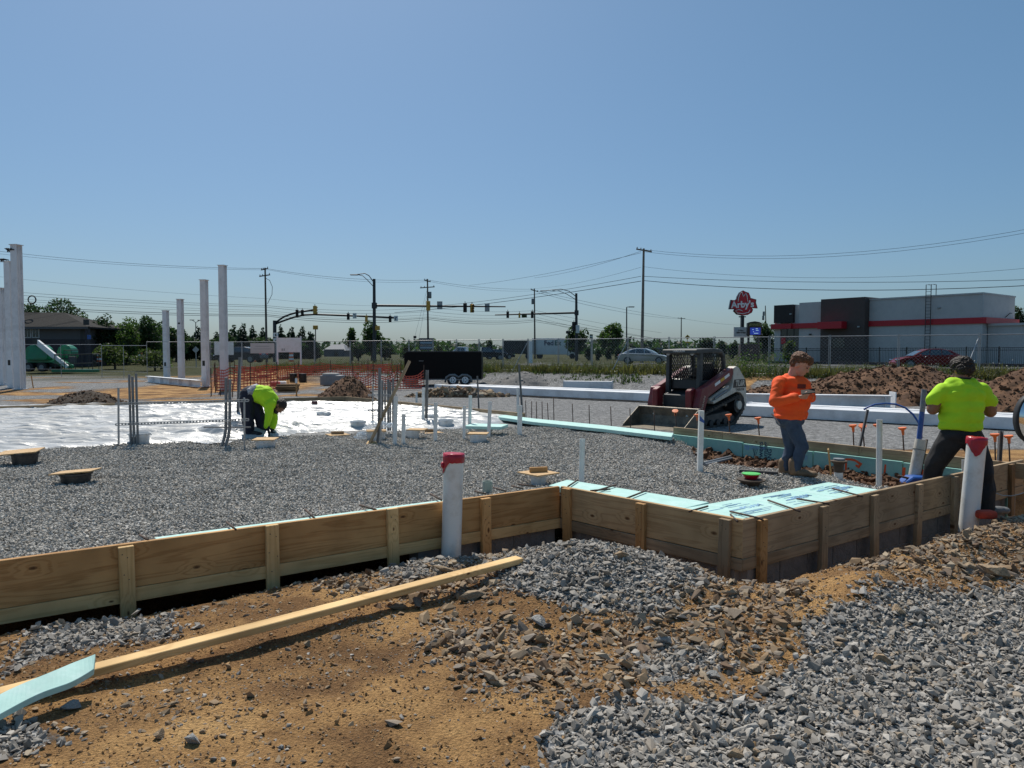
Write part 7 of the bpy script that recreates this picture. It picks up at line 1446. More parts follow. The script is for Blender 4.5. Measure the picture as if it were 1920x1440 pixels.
# ---- vehicles on the road
def car(label, p, rz, paint, kind='sedan', scale=1.0, name='car'):
    t = thing(name, label, 'car' if kind != 'pickup' else 'pickup truck', p, rz); t.scale = (scale,)*3
    if kind == 'sedan':
        low = [(-2.32, .42, .80), (-2.30, .70, .84), (-2.15, .92, .84), (-1.6, .99, .86), (.75, .93, .88), (1.75, .80, .84), (2.2, .64, .78), (2.34, .48, .70), (2.30, .26, .70), (-2.25, .26, .78)]
        top = [(-1.95, .96, .74), (-1.35, 1.30, .60), (-.7, 1.43, .57), (.15, 1.42, .57), (.55, 1.28, .61), (1.22, .92, .74)]
        wins = [((-1.45, 1.02), (-1.02, 1.32), (-.72, 1.36), (-.72, 1.0)), ((-.66, 1.0), (-.66, 1.365), (.0, 1.355), (.10, .98)), ((.16, .98), (.10, 1.34), (.42, 1.24), (.88, .96))]
    else:
        low = [(-2.85, .55, .92), (-2.85, 1.10, .93), (-.75, 1.12, .95), (1.15, 1.10, .95), (2.5, 1.04, .9), (2.75, .85, .85), (2.75, .45, .85), (-2.8, .45, .9)]
        top = [(-.8, 1.10, .80), (-.72, 1.78, .68), (.4, 1.80, .68), (1.25, 1.10, .8)]
        wins = [((-.62, 1.15), (-.58, 1.66), (-.02, 1.68), (-.02, 1.15)), ((.05, 1.15), (.05, 1.68), (.4, 1.66), (.85, 1.15))]
    MB().vprism(low).build('body', paint, t, bevel=.05, seg=2); MB().vprism(top).build('cabin', paint, t, bevel=.05, seg=2)
    import_w = (lambda x, z: np.interp(z, [.92, 1.43], [.75, .575])) if kind == 'sedan' else (lambda x, z: np.interp(z, [1.1, 1.8], [.80, .68]))
    for sd in (-1, 1):
        for wv in wins: MB().add([(x, sd*(import_w(x, z)+.012), z) for x, z in wv], [tuple(range(4))]).build('window', M_['glassblue'], t)
        for x in ((-1.42, 1.42) if kind == 'sedan' else (-1.85, 1.75)):
            R_ = .33 if kind == 'sedan' else .39; wh = MB().cyl((x, sd*.66, R_), (x, sd*.88, R_), R_, n=20).build('wheel', M_['black'], t, auto=40); MB().cyl((x, sd*.875, R_), (x, sd*.89, R_), R_*.66, n=16).build('rim', M_['greymetal'], wh, auto=40)
        MB().box(((2.22, sd*.56, .62) if kind == 'sedan' else (2.72, sd*.66, .85)), (.16, .34, .14)).build('headlight', M_['chrome'], t, bevel=.03); MB().box(((-2.26, sd*.6, .78) if kind == 'sedan' else (-2.83, sd*.8, .9)), (.1, .3, .14)).build('taillight', M_['redband'], t, bevel=.02)
        MB().box(((.75, sd*.92, .98) if kind == 'sedan' else (.9, sd*1.02, 1.2)), (.12, .16, .12)).build('mirror', paint, t, bevel=.03)
    a, b = (top[-1], top[-2]); MB().add([(a[0]-.02, -a[2]+.1, a[1]+.03), (a[0]-.02, a[2]-.1, a[1]+.03), (b[0]+.06, b[2]-.04, b[1]), (b[0]+.06, -b[2]+.04, b[1])], [(0, 1, 2, 3)]).build('windshield', M_['glassblue'], t)
    return t
silver = mat('silver car paint', (.52, .54, .57), .22, .45, var=.03); red = mat('dark red car paint', (.16, .012, .014), .2, .2, var=.05); navy = mat('dark car paint', (.03, .035, .05), .2, .2)
p = P(1208, 680, 66); car('white silver sedan on the road behind the bank', (p.x, p.y, .66), R(-18), silver, scale=.97)
p = P(1738, 684, 52.5); car('dark red sedan on the road before the restaurant', (p.x, p.y, .52), R(180-8), red)
p = P(866, 662, 104); car('silver pickup truck seen over the weeds', (p.x, p.y, .66), R(168), silver, 'pickup', name='pickup_truck'); p = P(912, 662, 100); car('dark pickup behind the silver one', (p.x, p.y, .6), R(10), navy, 'pickup', name='pickup_truck'); p = P(935, 662, 108); car('dark car left of the dark truck', (p.x, p.y, .7), R(12), navy)
p = P(451, 662, 74); car('dark car behind the white panel at the left', (p.x, p.y, .66), R(170), navy, scale=1.1); p = P(600, 664, 80); 
t = car('light blue car half hidden behind the boom lift', (P(62, 668, 66).x, 66, .12), R(20), mat('pale blue car paint', (.34, .40, .48), .25, .3))
# parcel truck
p = P(1032, 660, 118); t = thing('delivery_truck', 'white parcel truck with dark blue and green letters on its box', 'truck', (p.x, p.y, .66), R(-8)); k = PPM(118)
MB().box((0, 0, 1.95), (5.6, 2.3, 2.6)).build('cargo_box', M_['white'], t, bevel=.03); MB().xprism([(2.85, .5), (4.4, .5), (4.4, 1.3), (3.9, 1.6), (3.5, 2.4), (2.85, 2.5)], -1.05, 1.05).build('cab', M_['white'], t, bevel=.05)
MB().add([(3.0, -1.06, 1.5), (3.75, -1.06, 1.5), (3.45, -1.06, 2.2), (3.0, -1.06, 2.2)], [(0, 1, 2, 3)]).build('window', M_['glass'], t)
for x in (-1.7, 3.5):
    for s_ in (-1, 1): MB().cyl((x, s_*.8, .42), (x, s_*1.08, .42), .42, n=16).build('wheel', M_['black'], t)
text('lettering', 'Fed', 1.05, frame(Vector((1, 0, 0)), Vector((0, 0, 1)), Vector((0, -1, 0)), Vector((-.15, -1.16, 2.45))), mat('dark violet letters', (.03, .02, .08), .5), t, ext=.004, bold=.03); text('lettering', 'Ex', 1.05, frame(Vector((1, 0, 0)), Vector((0, 0, 1)), Vector((0, -1, 0)), Vector((1.25, -1.16, 2.45))), mat('teal green letters', (.02, .10, .08), .5), t, ext=.004, bold=.03)
p = P(972, 660, 112); t = thing('stake_truck', 'dark high sided truck behind the fence', 'truck', (p.x, p.y, .66), R(-4)); MB().box((0, 0, 1.75), (4.4, 2.1, 1.95)).build('cargo_body', M_['blackpaint'], t, bevel=.03)
for i in range(9): MB().box((-2.0+i*.5, -1.07, 1.75), (.06, .05, 1.9)).build('side_post', M_['dkmetal'], t)
MB().box((0, -1.06, 2.74), (4.5, .08, .06)).build('top_rail', M_['greymetal'], t)
for x in (-1.4, 1.5): MB().cyl((x, -1.05, .42), (x, -.8, .42), .42, n=16).build('wheel', M_['black'], t)
p = P(995, 660, 70); tag(MB().box((0, 0, 0), (.35, .35, 2.2)).build('white_bollard', M_['white'], loc=(p.x, p.y, RZ+1.0), bevel=.02), 'narrow white cabinet left of the parcel truck', 'cabinet')
# ---- black cargo trailer
p0, p1 = G(757, 724, .0), G(903, 723, .0); k = PPM(p0.y); t = thing('cargo_trailer', 'black enclosed cargo trailer with two axles', 'trailer', (p0+p1)/2+Vector((0, 1.0, 0))); L = (p1-p0).length*.995; H0 = (722-714)/k; H1 = (723-657.5)/k
MB().xprism([(-L/2, H0+.08), (L/2, H0+.08), (L/2, H1-.04), (L/2-.05, H1), (-L/2+.18, H1), (-L/2, H1-.15)], -1.0, 1.0).build('body', M_['trailer'], t, bevel=.015)
MB().bar((-L/2, -1.0, H1-.02), (L/2, -1.0, H1-.02), .05, .05).build('roof_trim', M_['dkmetal'], t); MB().bar((-L/2, -1.01, H0+.11), (L/2, -1.01, H0+.11), .03, .05).build('bottom_trim', M_['greymetal'], t)
fx = [(-.02, .02), (.02, .30), (.16, .42), (.34, .43), (.48, .30), (.62, .43), (.80, .42), (.94, .30), (.98, .02)]; x0 = (833-752)/151*L-L/2; fw_ = (885-833)/151*L
MB().tube([(x0+q[0]*fw_, -1.03, H0-.06+q[1]*.95) for q in fx], .055, 6).build('fender', M_['greymetal'], t, smooth=True)
for u in (.27, .73):
    x = x0+fw_*u; wh = MB().cyl((x, -1.02, .30), (x, -.8, .30), .30, n=20).build('wheel', M_['black'], t, auto=40); MB().cyl((x, -1.03, .30), (x, -1.0, .30), .17, n=14).build('rim', M_['white'], wh, auto=40)
    for q in range(5): MB().cyl((x+.09*math.cos(q*1.257), -1.036, .30+.09*math.sin(q*1.257)), (x+.09*math.cos(q*1.257), -1.03, .30+.09*math.sin(q*1.257)), .03, n=6).build('rim_hole', M_['blackpaint'], wh)
MB().box((-L*.28, -1.003, H1*.72), (.24, .01, .025)).build('door_handle', M_['greymetal'], t); MB().bar((-L/2, 0, H0+.05), (-L/2-.9, 0, H0-.0), .1, .1).build('tow_bar', M_['dkmetal'], t)
b0 = G(770, 721, .0); t = thing('block_stack', 'pale grey block leaning at the left end of the black trailer', 'concrete block', b0); MB().box((0, 0, .26), (.74, .4, .52)).build('slab', M_['concrete'], t, bevel=.01)
# ---- orange safety net runs
def net(label, pts, h, sag=.12, cell=.13, ww=.045, posts=True):
    """netting strung between posts; pts are places on the ground"""
    c = pts[0].copy(); t = thing('safety_fence', label, 'safety fence', c, group='orange safety netting'); b = MB(); rows = max(4, int(h/cell)); r = random.Random(len(label))
    line = []
    for a, e in zip(pts[:-1], pts[1:]):
        L = (e-a).length; n = max(3, int(L/cell))
        for i in range(n): u = i/n; line.append((a.lerp(e, u)-c, sag*4*u*(1-u)*r.uniform(.9, 1.1)))
    line.append((pts[-1]-c, 0))
    for i in range(len(line)-1):
        (p, s0), (q, s1) = line[i], line[i+1]; d = (q-p).normalized()
        for j in range(rows+1):
            f = j/rows; z0, z1 = .05+(h-s0)*f, .05+(h-s1)*f; w2 = ww*.5
            b.add([p+Vector((0, 0, z0-w2)), q+Vector((0, 0, z1-w2)), q+Vector((0, 0, z1+w2)), p+Vector((0, 0, z0+w2))], [(0, 1, 2, 3)])
        b.add([p-d*.018+Vector((0, .004, .05)), p+d*.018+Vector((0, .004, .05)), p+d*.018+Vector((0, .004, .05+h-s0)), p-d*.018+Vector((0, .004, .05+h-s0))], [(0, 1, 2, 3)])
    b.build('netting', M_['orange_net'], t, kind='stuff')
    if posts:
        for p in pts: MB().cyl(p-c-Vector((0, 0, .2)), p-c+Vector((0, 0, h+.3)), .022, n=6).build('post', M_['rebar'], t)
gp = lambda px, py, z=.0: G(px, py, z)
net('faint orange netting along the foot of the bank, left part', [gp(440, 714, .05), gp(500, 713, .05), gp(560, 712, .05), gp(620, 712, .08), gp(700, 712, .1), gp(752, 712, .1)], .85)
net('near run of orange netting behind the tallest middle column', [gp(404, 735, -.03), gp(432, 733, -.03), gp(470, 732, -.03), gp(520, 731, -.03)], 1.0); net('orange netting climbing the bank behind the concrete vault', [gp(553, 712, .1), gp(600, 703, .3), gp(660, 702, .3), gp(735, 706, .3)], .7)
net('bright crumpled netting by the left end of the trailer', [gp(662, 735, -.03), gp(700, 733, -.03), gp(745, 731, -.03), gp(795, 730, -.03)], .85, .3); net('low netting left of the tallest middle column', [gp(396, 742, -.03), gp(402, 722, .0), gp(412, 712, .02)], .8)
# ---- odds and ends on the far side of the site
for px, l in ((550, 'left of two black barrels on the far side of the site'), (568, 'right of two black barrels on the far side of the site')):
    p = gp(px, 716, .0); t = thing('barrel', l, 'barrel', p); MB().lathe([(.21, 0), (.22, .1), (.21, .2), (.22, .3), (.21, .45)], n=14, caps=(1, 1)).build('drum', M_['blackpaint'], t, auto=50); MB().lathe([(.225, .45), (.225, .48), (.0, .49)], n=14).build('rim', M_['dkmetal'], t, auto=50)
p = gp(620, 722, .0); t = thing('concrete_vault', 'grey concrete vault with a pale lid on the far side of the site', 'vault', p); k = PPM(p.y); MB().box((0, .5, 9/k), (40/k, 1.0, 18/k)).build('vault_body', M_['greymetal'], t, bevel=.02); MB().box((-4/k, .5, 19.5/k), (25/k, .9, 5/k)).build('vault_lid', M_['concrete'], t, bevel=.03)
p = gp(676, 706, .15); t = thing('concrete_pier', 'concrete column pier with rebar standing out of its top', 'pier', p); k = PPM(p.y); MB().box((0, .3, 6/k), (26/k, .6, 13/k)).build('pier_body', M_['concrete'], t, bevel=.02)
for i in range(8): MB().cyl(((-10+i*2.9)/k, .1+.4*(i % 2), 6/k), ((-10+i*2.9)/k, .1+.4*(i % 2), 28/k), .013, n=5).build('rebar', M_['rebar'], t)
p = gp(535, 736, -.03); t = thing('timber_heap', 'dark stack of timber on the gravel behind the bent worker', 'timber stack', p); k = PPM(p.y); r = random.Random(6)
for i in range(11): MB().box((r.uniform(-.1, .1)*4/k, r.uniform(0, .5), .05+.085*(i//3)), (r.uniform(30, 44)/k, .12, .075), R(r.uniform(-8, 8))).build('timber', M_['wood_dark'], t)
p = gp(516, 724, .0); tag(MB().box((0, 0, .12), (.45, .3, .22)).build('tool_case', mat('faded red case', (.5, .08, .07), .5), loc=p, bevel=.03), 'small red case behind the dark timber stack', 'case'); p = gp(529, 722, .0); tag(MB().box((0, 0, .1), (.4, .3, .2)).build('cooler', M_['white'], loc=p, bevel=.04), 'white box beside the red case', 'box')
p = gp(556, 742, -.03); t = thing('survey_stake', 'wooden survey stake right of the dark timber stack', 'stake', p); MB().box((0, 0, .35), (.05, .03, .8)).build('stake', M_['pine'], t); MB().box((0, -.02, .6), (.09, .006, .2)).build('flag', M_['white'], t)
p = gp(63, 727, -.02); t = thing('survey_stake', 'slanting survey stake right of the left white columns', 'stake', p); MB().bar((0, 0, -.1), (-.1, 0, .6), .04, .03).build('stake', M_['pine'], t)
p = gp(700, 714, .1); MB_ = MB()
for i, (px, by, ty, l) in enumerate(((406, 732, 700, 'left rod of the rebar cage by the tallest middle column'), (413, 742, 728, 'short rod of the rebar cage by the tallest middle column'), (436, 745, 720, 'right rod of the rebar cage by the tallest middle column'), (690, 722, 672, 'thin wooden grade post behind the conduits'), (540, 722, 697, 'thin rod left of the black barrels'))):
    p = gp(px, by, -.02); q = P(px, ty, p.y); rod(l, [p, q], .02, name='rod', cat='rod', group=None)
p = gp(640, 715, .02); k = PPM(p.y); 
# ---- green boom lift
p = gp(132, 698, .05); Y = p.y; k = PPM(Y); t = thing('boom_lift', 'green telescopic boom lift with its white boom lowered and basket to the right', 'boom lift', p); LX = lambda px: (px-132)/k; LZ = lambda py: (698-py)/k
def hood(x0, x1, z0, z1, y, name):
    MB().vprism([(LX(x0+2), LZ(z1), .5), (LX(x0), LZ(z1-6), .54), (LX(x0+.5), LZ(z0+12), .53), (LX(x0+3), LZ(z0+5), .47), (LX(x0+8), LZ(z0+1.2), .38), (LX(x0+14), LZ(z0), .3), (LX(x1-14), LZ(z0), .3), (LX(x1-7), LZ(z0+2), .38), (LX(x1-2), LZ(z0+7), .46), (LX(x1), LZ(z0+14), .53), (LX(x1), LZ(z1-5), .54), (LX(x1-2), LZ(z1), .5)]).move(Matrix.Translation((0, y, 0))).build(name, M_['green'], t, bevel=.05, seg=2)
hood(66, 107, 646.5, 675, -.75, 'engine_hood'); hood(104, 132, 646, 672, .75, 'counterweight_hood'); MB().box((LX(95), 0, LZ(677)), (62/k, 1.7, 6/k)).build('turntable', M_['green'], t, bevel=.03); MB().box((LX(92), 0, LZ(684)), (56/k, 1.2, 8/k)).build('chassis', M_['dkmetal'], t, bevel=.03)
for px in (69.5, 94):
    for s_ in (-1, 1): wh = MB().cyl((LX(px), s_*.75, .45), (LX(px), s_*1.12, .45), 8.7/k, n=22).build('wheel', M_['black'], t, auto=40, bevel=.02); MB().cyl((LX(px), s_*1.1, .45), (LX(px), s_*1.14, .45), 4.2/k, n=14).build('rim', M_['greymetal'], wh, auto=40)
bm0, bm1 = Vector((LX(86), -1.25, LZ(639))), Vector((LX(146), -1.35, LZ(688))); MB().bar(bm0, bm0.lerp(bm1, .62), .30, .40).build('boom', M_['white'], t, bevel=.02); MB().bar(bm0.lerp(bm1, .55), bm1, .22, .28).build('boom_extension', M_['white'], t, bevel=.02); MB().bar(bm0-Vector((.1, 0, .1)), bm0+Vector((.25, 0, -.1)), .34, .5).build('boom_end', M_['dkmetal'], t)
MB().xprism([(LX(110), LZ(678)), (LX(140), LZ(690)), (LX(152), LZ(690)), (LX(152), LZ(684)), (LX(125), LZ(672))], -1.2, -.9).build('jib', M_['green'], t, bevel=.03)
MB().box((LX(162), -1.5, LZ(694)), (76/k, .95, 5.5/k)).build('basket_floor', M_['green'], t, bevel=.02)
b = MB(); 
for y in (-1.95, -1.05):
    for z in (663.5, 680): b.tube([(LX(130), y, LZ(z+2)), (LX(199), y, LZ(z))], .03, 6)
    for px in (131, 148, 156, 168, 180, 199): b.tube([(LX(px), y, LZ(692)), (LX(px), y, LZ(664))], .028, 6)
for px in (131, 199): b.tube([(LX(px), -1.95, LZ(664)), (LX(px), -1.05, LZ(664))], .03, 6)
b.tube([(LX(141), -1.5, LZ(664)), (LX(142), -1.5, LZ(657)), (LX(168), -1.5, LZ(656.5)), (LX(168), -1.5, LZ(664))], .03, 6); b.build('basket_rails', M_['dkmetal'], t); MB().box((LX(157), -1.5, LZ(674)), (10/k, .35, 12/k)).build('control_box', M_['siding'], t, bevel=.03); MB().box((LX(190), -1.0, LZ(682)), (5/k, .3, 11/k)).build('tool_bin', M_['blackpaint'], t)
# ---- low building at the left
Y = 78; k = PPM(Y); c = P(60, 690, Y); c.z = .05; t = thing('low_building', 'low grey building with a hipped shingle roof at the left', 'building', c); BX = lambda px: (px-60)/k; BZ = lambda py: P(60, py, Y).z-c.z
MB().box(((BX(-150)+BX(152))/2, 3, (BZ(614)+BZ(636))/2), (BX(152)-BX(-150), 6, BZ(614)-BZ(636))).build('wall', M_['siding'], t); MB().box(((BX(-150)+BX(152.5))/2, 2.97, BZ(636)/2), (BX(152.5)-BX(-150), 6.1, BZ(636))).build('brick_base', M_['brickdk'], t)
ov = .35; e0, e1, zt = BX(-150)-ov, BX(174), BZ(613); b = MB(); b.add([(e0, -.7, zt), (e1, -.7, zt), (e1, 7.5, zt), (e0, 7.5, zt), (e0+3, 2.6, BZ(583)), (BX(95), 2.6, BZ(583.5)), (BX(70), 2.6, BZ(583)), (e0, -.7, zt-.18), (e1, -.7, zt-.18), (e1, 7.5, zt-.18), (e0, 7.5, zt-.18)], [(0, 1, 5, 4), (1, 2, 5), (2, 3, 4, 5), (3, 0, 4), (0, 7, 8, 1), (1, 8, 9, 2), (7, 10, 9, 8)]); b.build('roof', M_['shingle'], t)
MB().box(((e0+e1)/2, -.73, zt-.12), (e1-e0, .05, .24)).build('fascia', M_['siding'], t)
for px in (53.5, 69): wf = MB().box((BX(px), -.02, BZ(624.5)), (14/k, .06, 18/k)).build('window', M_['stucco'], t); [MB().box((BX(px+s_*2.9), -.055, BZ(624.5)), (4.6/k, .02, 15/k)).build('pane', M_['glass'], wf) for s_ in (-1, 1)]
MB().box((BX(170), -.4, BZ(612)/2), (.35, .35, BZ(612))).build('porch_post', M_['brickdk'], t); MB().box((BX(174), -1.0, BZ(605)), (9/k, .2, 10/k)).build('wall_box', M_['dkmetal'], t)
sign(167, 632, 76, 7, 8, 'small blue sign on the dark porch post of the low building', mat('blue sign', (.08, .10, .40), .5).name and 'blue')
# ---- far roofs
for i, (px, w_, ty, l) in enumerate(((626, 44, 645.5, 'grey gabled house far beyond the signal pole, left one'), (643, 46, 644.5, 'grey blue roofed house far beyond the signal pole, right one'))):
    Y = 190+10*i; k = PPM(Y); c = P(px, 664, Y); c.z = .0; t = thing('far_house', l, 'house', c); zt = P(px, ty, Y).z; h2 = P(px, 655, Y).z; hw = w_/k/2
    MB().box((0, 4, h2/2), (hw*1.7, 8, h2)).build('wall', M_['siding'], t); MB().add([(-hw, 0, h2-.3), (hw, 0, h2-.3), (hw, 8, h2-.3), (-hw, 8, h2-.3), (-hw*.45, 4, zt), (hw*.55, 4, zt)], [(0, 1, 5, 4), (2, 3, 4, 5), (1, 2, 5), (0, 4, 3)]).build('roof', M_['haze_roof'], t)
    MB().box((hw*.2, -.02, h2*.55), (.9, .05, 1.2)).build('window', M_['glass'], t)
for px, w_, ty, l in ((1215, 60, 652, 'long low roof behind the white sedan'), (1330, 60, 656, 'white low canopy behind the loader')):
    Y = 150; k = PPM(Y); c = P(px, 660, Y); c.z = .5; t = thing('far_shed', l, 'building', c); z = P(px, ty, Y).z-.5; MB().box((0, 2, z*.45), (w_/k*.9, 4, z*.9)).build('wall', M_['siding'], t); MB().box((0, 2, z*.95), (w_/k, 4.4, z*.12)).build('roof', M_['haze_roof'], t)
# ---- restaurant
A, B = Vector((P(1450, 660, 80).x, 80, 0)), Vector((P(1840, 660, 64).x, 64, 0)); ux = (B-A); LW = ux.length; ux.normalize(); ny = Vector((ux.y, -ux.x, 0))   # ny faces us
t = thing('restaurant', 'white and brown fast food restaurant with a red band round it', 'restaurant', (A.x, A.y, RZ-.1)); rot = math.atan2(ux.y, ux.x); t.rotation_euler = (0, 0, rot)
def U(px):                                   # facade coordinate of a picture column
    kx = (px-960)/F; return (kx*A.y-A.x)/(ux.x-kx*ux.y)
def ZH(px, py): u = U(px); return P(px, py, A.y+ux.y*u).z-(RZ-.1)
def wallbox(name, px0, px1, y0, y1, zb, zt, m, **k): u0, u1 = U(px0), U(px1); return MB().box(((u0+u1)/2, (y0+y1)/2, (zb+zt)/2), (u1-u0, y1-y0, zt-zb)).build(name, M_[m], t, **k)
zt = ZH(1840, 551); zb0, zb1 = ZH(1840, 606.5), ZH(1840, 595); D = 7.2
wallbox('wall', 1628, 1840, 0, D, 0, zt, 'stucco'); wallbox('wall', 1498, 1549, -.12, D-1, 0, ZH(1498, 568), 'stucco'); wallbox('wall', 1480, 1500, .1, D-1, 0, ZH(1490, 572), 'stucco'); wallbox('parapet_box', 1452.5, 1488, -.3, 3, ZH(1452, 606), ZH(1452, 573), 'dkbrown'); wallbox('entry_tower', 1546, 1628, -.9, D-.8, 0, ZH(1590, 559.5), 'brown')
wallbox('wall', 1452, 1463, -.1, 3, 0, ZH(1452, 606), 'stucco'); wallbox('wall', 1463, 1497, .0, 3, 0, ZH(1480, 660), 'stucco')
for a, b_, y in ((1449, 1487, -.5), (1487, 1548, -.3), (1626, 1840.5, -.12)): wallbox('red_band', a, b_, y, y+.5, zb0, zb1, 'redband')
wallbox('red_awning', 1550, 1595, -1.9, -.85, ZH(1570, 617), ZH(1570, 604), 'redband'); wallbox('coping', 1628, 1841, -.08, D+.08, zt, zt+.14, 'stucco')
MB().box((LW-.12+.4, D/2, (zb0+zb1)/2), (.5, D+.3, zb1-zb0)).move(Matrix.Translation((-.15, 0, 0))).build('red_band', M_['redband'], t)
wallbox('lower_annex', 1842, 1905, 1.0, D+3, 0, zb0-.2, 'stucco'); wallbox('annex_roof', 1842, 1912, .8, D+3.4, zb0-.2, zb0+.0, 'stucco')
wf = wallbox('window', 1463.5, 1496, .02, .12, ZH(1480, 661), ZH(1480, 617), 'glass')
for q in (1474, 1487): wallbox('mullion', q, q+.9, -.02, .05, ZH(1480, 661), ZH(1480, 617), 'blackpaint')
wallbox('window_poster', 1463.8, 1472, -.03, .0, ZH(1468, 645), ZH(1468, 633), 'redband'); wf = wallbox('drive_window', 1566, 1592, -.96, -.88, ZH(1580, 652), ZH(1580, 634), 'glass'); wallbox('door', 1800, 1800.1, 0, .02, 0, .1, 'stucco')
for px, py in ((1520, 627), (1618, 613), (1758, 577), (1485, 589)): u = U(px); MB().box((u, -.42 if px == 1485 else -.2 if px < 1550 else -.98 if px < 1640 else -.06, ZH(px, py)), (.22, .16, .14)).build('wall_light', M_['signback' if px != 1520 else 'blackpaint'], t)
b = MB()
u0, u1 = U(1735.5), U(1745); z1 = zt+1.1
for u in (u0, u1): b.tube([(u, -.28, 1.0), (u, -.28, z1), (u+.12, .1, z1), (u+.12, .45, z1), (u+.12, .45, zt+.1)], .035, 5)
t2 = b.build('roof_ladder', M_['dkmetal'], t)
for i in range(20): MB().bar((u0, -.28, 1.1+i*.29), (u1, -.28, 1.1+i*.29), .03, .03, up=(0, 1, 0)).build('rung', M_['dkmetal'], t2)
MB().box((LW-.02+.02, 2.2, zt-1.6), (.03, .14, .14)).build('vent', M_['greymetal'], t); MB().tube([(LW+.05, 5.0, zb1+.15), (LW+.4, 5.0, zb1+.5), (LW+.4, 5.4, zb1+.5)], .04, 6).build('roof_pipe', M_['dkmetal'], t)
# ---- black picket fence in front of it
fa, fb = Vector((P(1432, 660, 70).x, 70, 0)), Vector((P(1990, 660, 51).x, 51, 0)); d = (fb-fa); L = d.length; d.normalize(); t = thing('picket_fence', 'long black metal picket fence before the restaurant', 'fence', (fa.x, fa.y, RZ+.02)); t.rotation_euler = (0, 0, math.atan2(d.y, d.x)); zz = 1.35
MB().bar((0, 0, zz), (L, 0, zz), .04, .04).build('rail', M_['blackpaint'], t); MB().bar((0, 0, zz-.17), (L, 0, zz-.17), .04, .04).build('rail', M_['blackpaint'], t); MB().bar((0, 0, .12), (L, 0, .12), .04, .04).build('rail', M_['blackpaint'], t); b = MB()
for i in range(int(L/.125)): b.box((i*.125, 0, zz/2), (.022, .022, zz+.05))
b.build('pickets', M_['blackpaint'], t, kind='stuff')
for i in range(int(L/2.2)): MB().box((i*2.2, 0, zz/2), (.07, .07, zz+.2)).build('post', M_['blackpaint'], t)
fa, fb = Vector((P(1235, 660, 110).x, 110, 0)), Vector((P(1440, 660, 88).x, 88, 0)); d = (fb-fa); L = d.length; d.normalize(); t = thing('picket_fence', 'far black metal picket fence left of the pylon sign', 'fence', (fa.x, fa.y, RZ)); t.rotation_euler = (0, 0, math.atan2(d.y, d.x)); b = MB()
for i in range(int(L/.2)): b.box((i*.2, 0, .7), (.035, .03, 1.4))
b.build('pickets', M_['blackpaint'], t, kind='stuff'); MB().bar((0, 0, 1.4), (L, 0, 1.4), .05, .05).build('rail', M_['blackpaint'], t)
tag(MB().bar(Vector((P(1440, 660, 69).x, 69, RZ+.0)), Vector((P(2000, 660, 50).x, 50, RZ+.0)), .3, .45).build('retaining_wall', M_['brickdk'], label='x'), 'low dark wall under the black picket fence', 'wall')
# ---- pylon sign
Y = 86; k = PPM(Y); c = P(1391, 660, Y); c.z = RZ-.1; t = thing('pylon_sign', 'red hat shaped restaurant sign on a dark post', 'sign', c); SX = lambda px: (px-1391)/k; SZ = lambda py: P(1391, py, Y).z-c.z
MB().box((SX(1391), 0, SZ(592)/2), (5.4/k, .4, SZ(592))).build('post', M_['dkmetal'], t); MB().box((SX(1391), 0, SZ(594)), (13/k, .12, .12)).build('cross_bar', M_['dkmetal'], t)
crown_p = [(1379, 566), (1381, 556), (1385, 549), (1391, 545.5), (1396, 548), (1401, 549.5), (1404, 556), (1405.5, 566)]; band = [(1370, 563), (1377, 564), (1379, 562), (1405, 560), (1414.5, 562.5), (1414, 568), (1417, 577.5), (1408, 577), (1400, 580), (1377, 579), (1367, 579)]; brim = [(1375, 583), (1378, 579), (1391, 577), (1406, 577), (1409, 581), (1407, 586), (1400, 590), (1391, 591), (1381, 589)]
for nm, pl in (('hat_crown', crown_p), ('name_band', band), ('hat_brim', brim)):
    cx, cy = sum(p[0] for p in pl)/len(pl), sum(p[1] for p in pl)/len(pl); big = [(cx+(x-cx)*1.07, cy+(y-cy)*1.10) for x, y in pl]
    o = MB().xprism([(SX(x), SZ(y)) for x, y in big], -.18, .2).build(nm, M_['blackpaint'], t); dy = {'hat_crown': 0, 'hat_brim': .004, 'name_band': .008}[nm]; MB().xprism([(SX(x), SZ(y)) for x, y in pl], -.215-dy, -.17).build('red_face', M_['redband'], o)
W3 = lambda pts, r_: MB().tube([(SX(x), -.235, SZ(y)) for x, y in pts], r_, 6)
W3([(1381.5, 566), (1382.5, 558), (1385, 551), (1388.5, 548), (1390, 553), (1391.5, 556.5), (1393.5, 553), (1395.5, 550), (1398, 555), (1399.5, 566)], .045).build('white_outline', M_['white'], t, smooth=True); W3([(1390, 583), (1383, 580.5), (1377, 583), (1380, 587), (1391, 588.5), (1401, 586), (1404, 581)], .045).build('white_outline', M_['white'], t, smooth=True)
text('name_lettering', 'Arby\'s', 1.02, frame(Vector((1, 0, .05)).normalized(), Vector((-.05, 0, 1)).normalized(), Vector((0, -1, 0)), Vector((SX(1390), -.24, SZ(571.5)))), M_['white'], t, ext=.02, bold=.035)
p = P(1389, 622.5, Y); MB().box((SX(1388), -.1, SZ(622.5)), (26.5/k, .25, 18/k)).build('reader_board', mat('white reader board', (.52, .53, .55), .5), t); text('board_lettering', '2 FOR 7', .20, frame(Vector((1, 0, 0)), Vector((0, 0, 1)), Vector((0, -1, 0)), Vector((SX(1388), -.235, SZ(620)))), M_['blackpaint'], t, ext=.003, bold=.008); text('board_lettering', 'BEEF N FISH', .20, frame(Vector((1, 0, 0)), Vector((0, 0, 1)), Vector((0, -1, 0)), Vector((SX(1388), -.235, SZ(624)))), M_['blackpaint'], t, ext=.003, bold=.008)
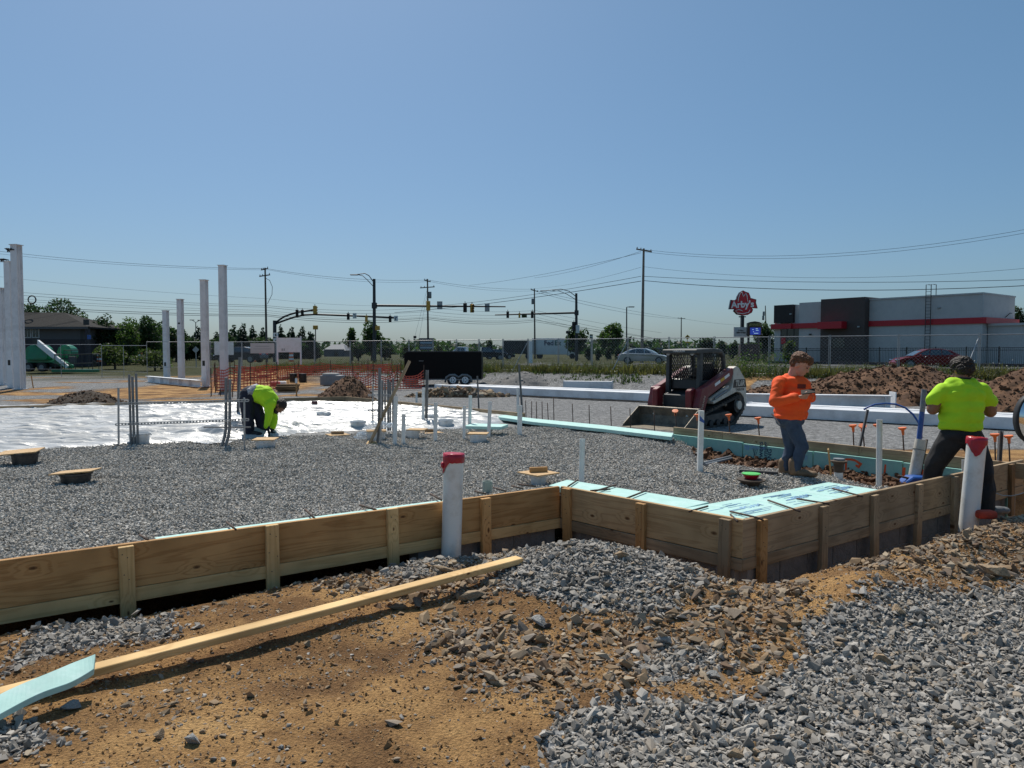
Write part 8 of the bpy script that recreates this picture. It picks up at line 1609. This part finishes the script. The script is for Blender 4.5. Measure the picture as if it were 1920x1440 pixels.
Y = 84; k = PPM(Y); c = P(1413, 660, Y); c.z = RZ-.1; t = thing('diner_sign', 'black arched sign with a blue screen right of the pylon sign', 'sign', c); SX = lambda px: (px-1413)/k; SZ = lambda py: P(1413, py, Y).z-c.z
MB().xprism([(SX(1400), SZ(629)), (SX(1426.5), SZ(629)), (SX(1426.5), SZ(606)), (SX(1422), SZ(603.8)), (SX(1413.5), SZ(602.5)), (SX(1405), SZ(603.8)), (SX(1400), SZ(606))], -.2, .2).build('sign_body', M_['blackpaint'], t); MB().xprism([(SX(1402), SZ(612.5)), (SX(1425), SZ(612.5)), (SX(1425), SZ(607)), (SX(1413.5), SZ(603.8)), (SX(1402), SZ(607))], -.215, -.19).build('arch_panel', mat('dark green panel', (.02, .04, .018), .5), t)
text('name_lettering', "JENNIE'S", .36, frame(Vector((1, 0, 0)), Vector((0, 0, 1)), Vector((0, -1, 0)), Vector((SX(1413.5), -.22, SZ(609)))), mat('olive letters', (.22, .24, .10), .5), t, ext=.004, bold=.006)
m, t_, b_, L_ = nodes('lit blue screen'); b_.inputs['Base Color'].default_value = (.01, .02, .10, 1); b_.inputs['Emission Color'].default_value = (.02, .06, .5, 1); b_.inputs['Emission Strength'].default_value = .5
m2, t2_, b2_, L2_ = nodes('lit pale text'); b2_.inputs['Emission Color'].default_value = (.25, .55, .9, 1); b2_.inputs['Emission Strength'].default_value = .5
sc_ = MB().box((SX(1414.5), -.21, SZ(621)), (19/k, .03, 13/k)).build('screen', m, t); r = random.Random(2)
for x, y, l in ((1410, 618, 2.2), (1417, 616.5, 4), (1418, 619.5, 5), (1411, 622, 1.5), (1416, 625, 8)): MB().box((SX(x), -.23, SZ(y)), (l/k, .012, 1.3/k)).build('screen_line', m2, sc_)
for px in (1403, 1422): MB().box((SX(px), 0, SZ(629)/2), (3/k, .25, SZ(629))).build('post', M_['dkmetal'], t)
MB().box((SX(1404), .3, SZ(650)/2), (32/k, .8, SZ(641))).build('planter', M_['brickdk'], t)
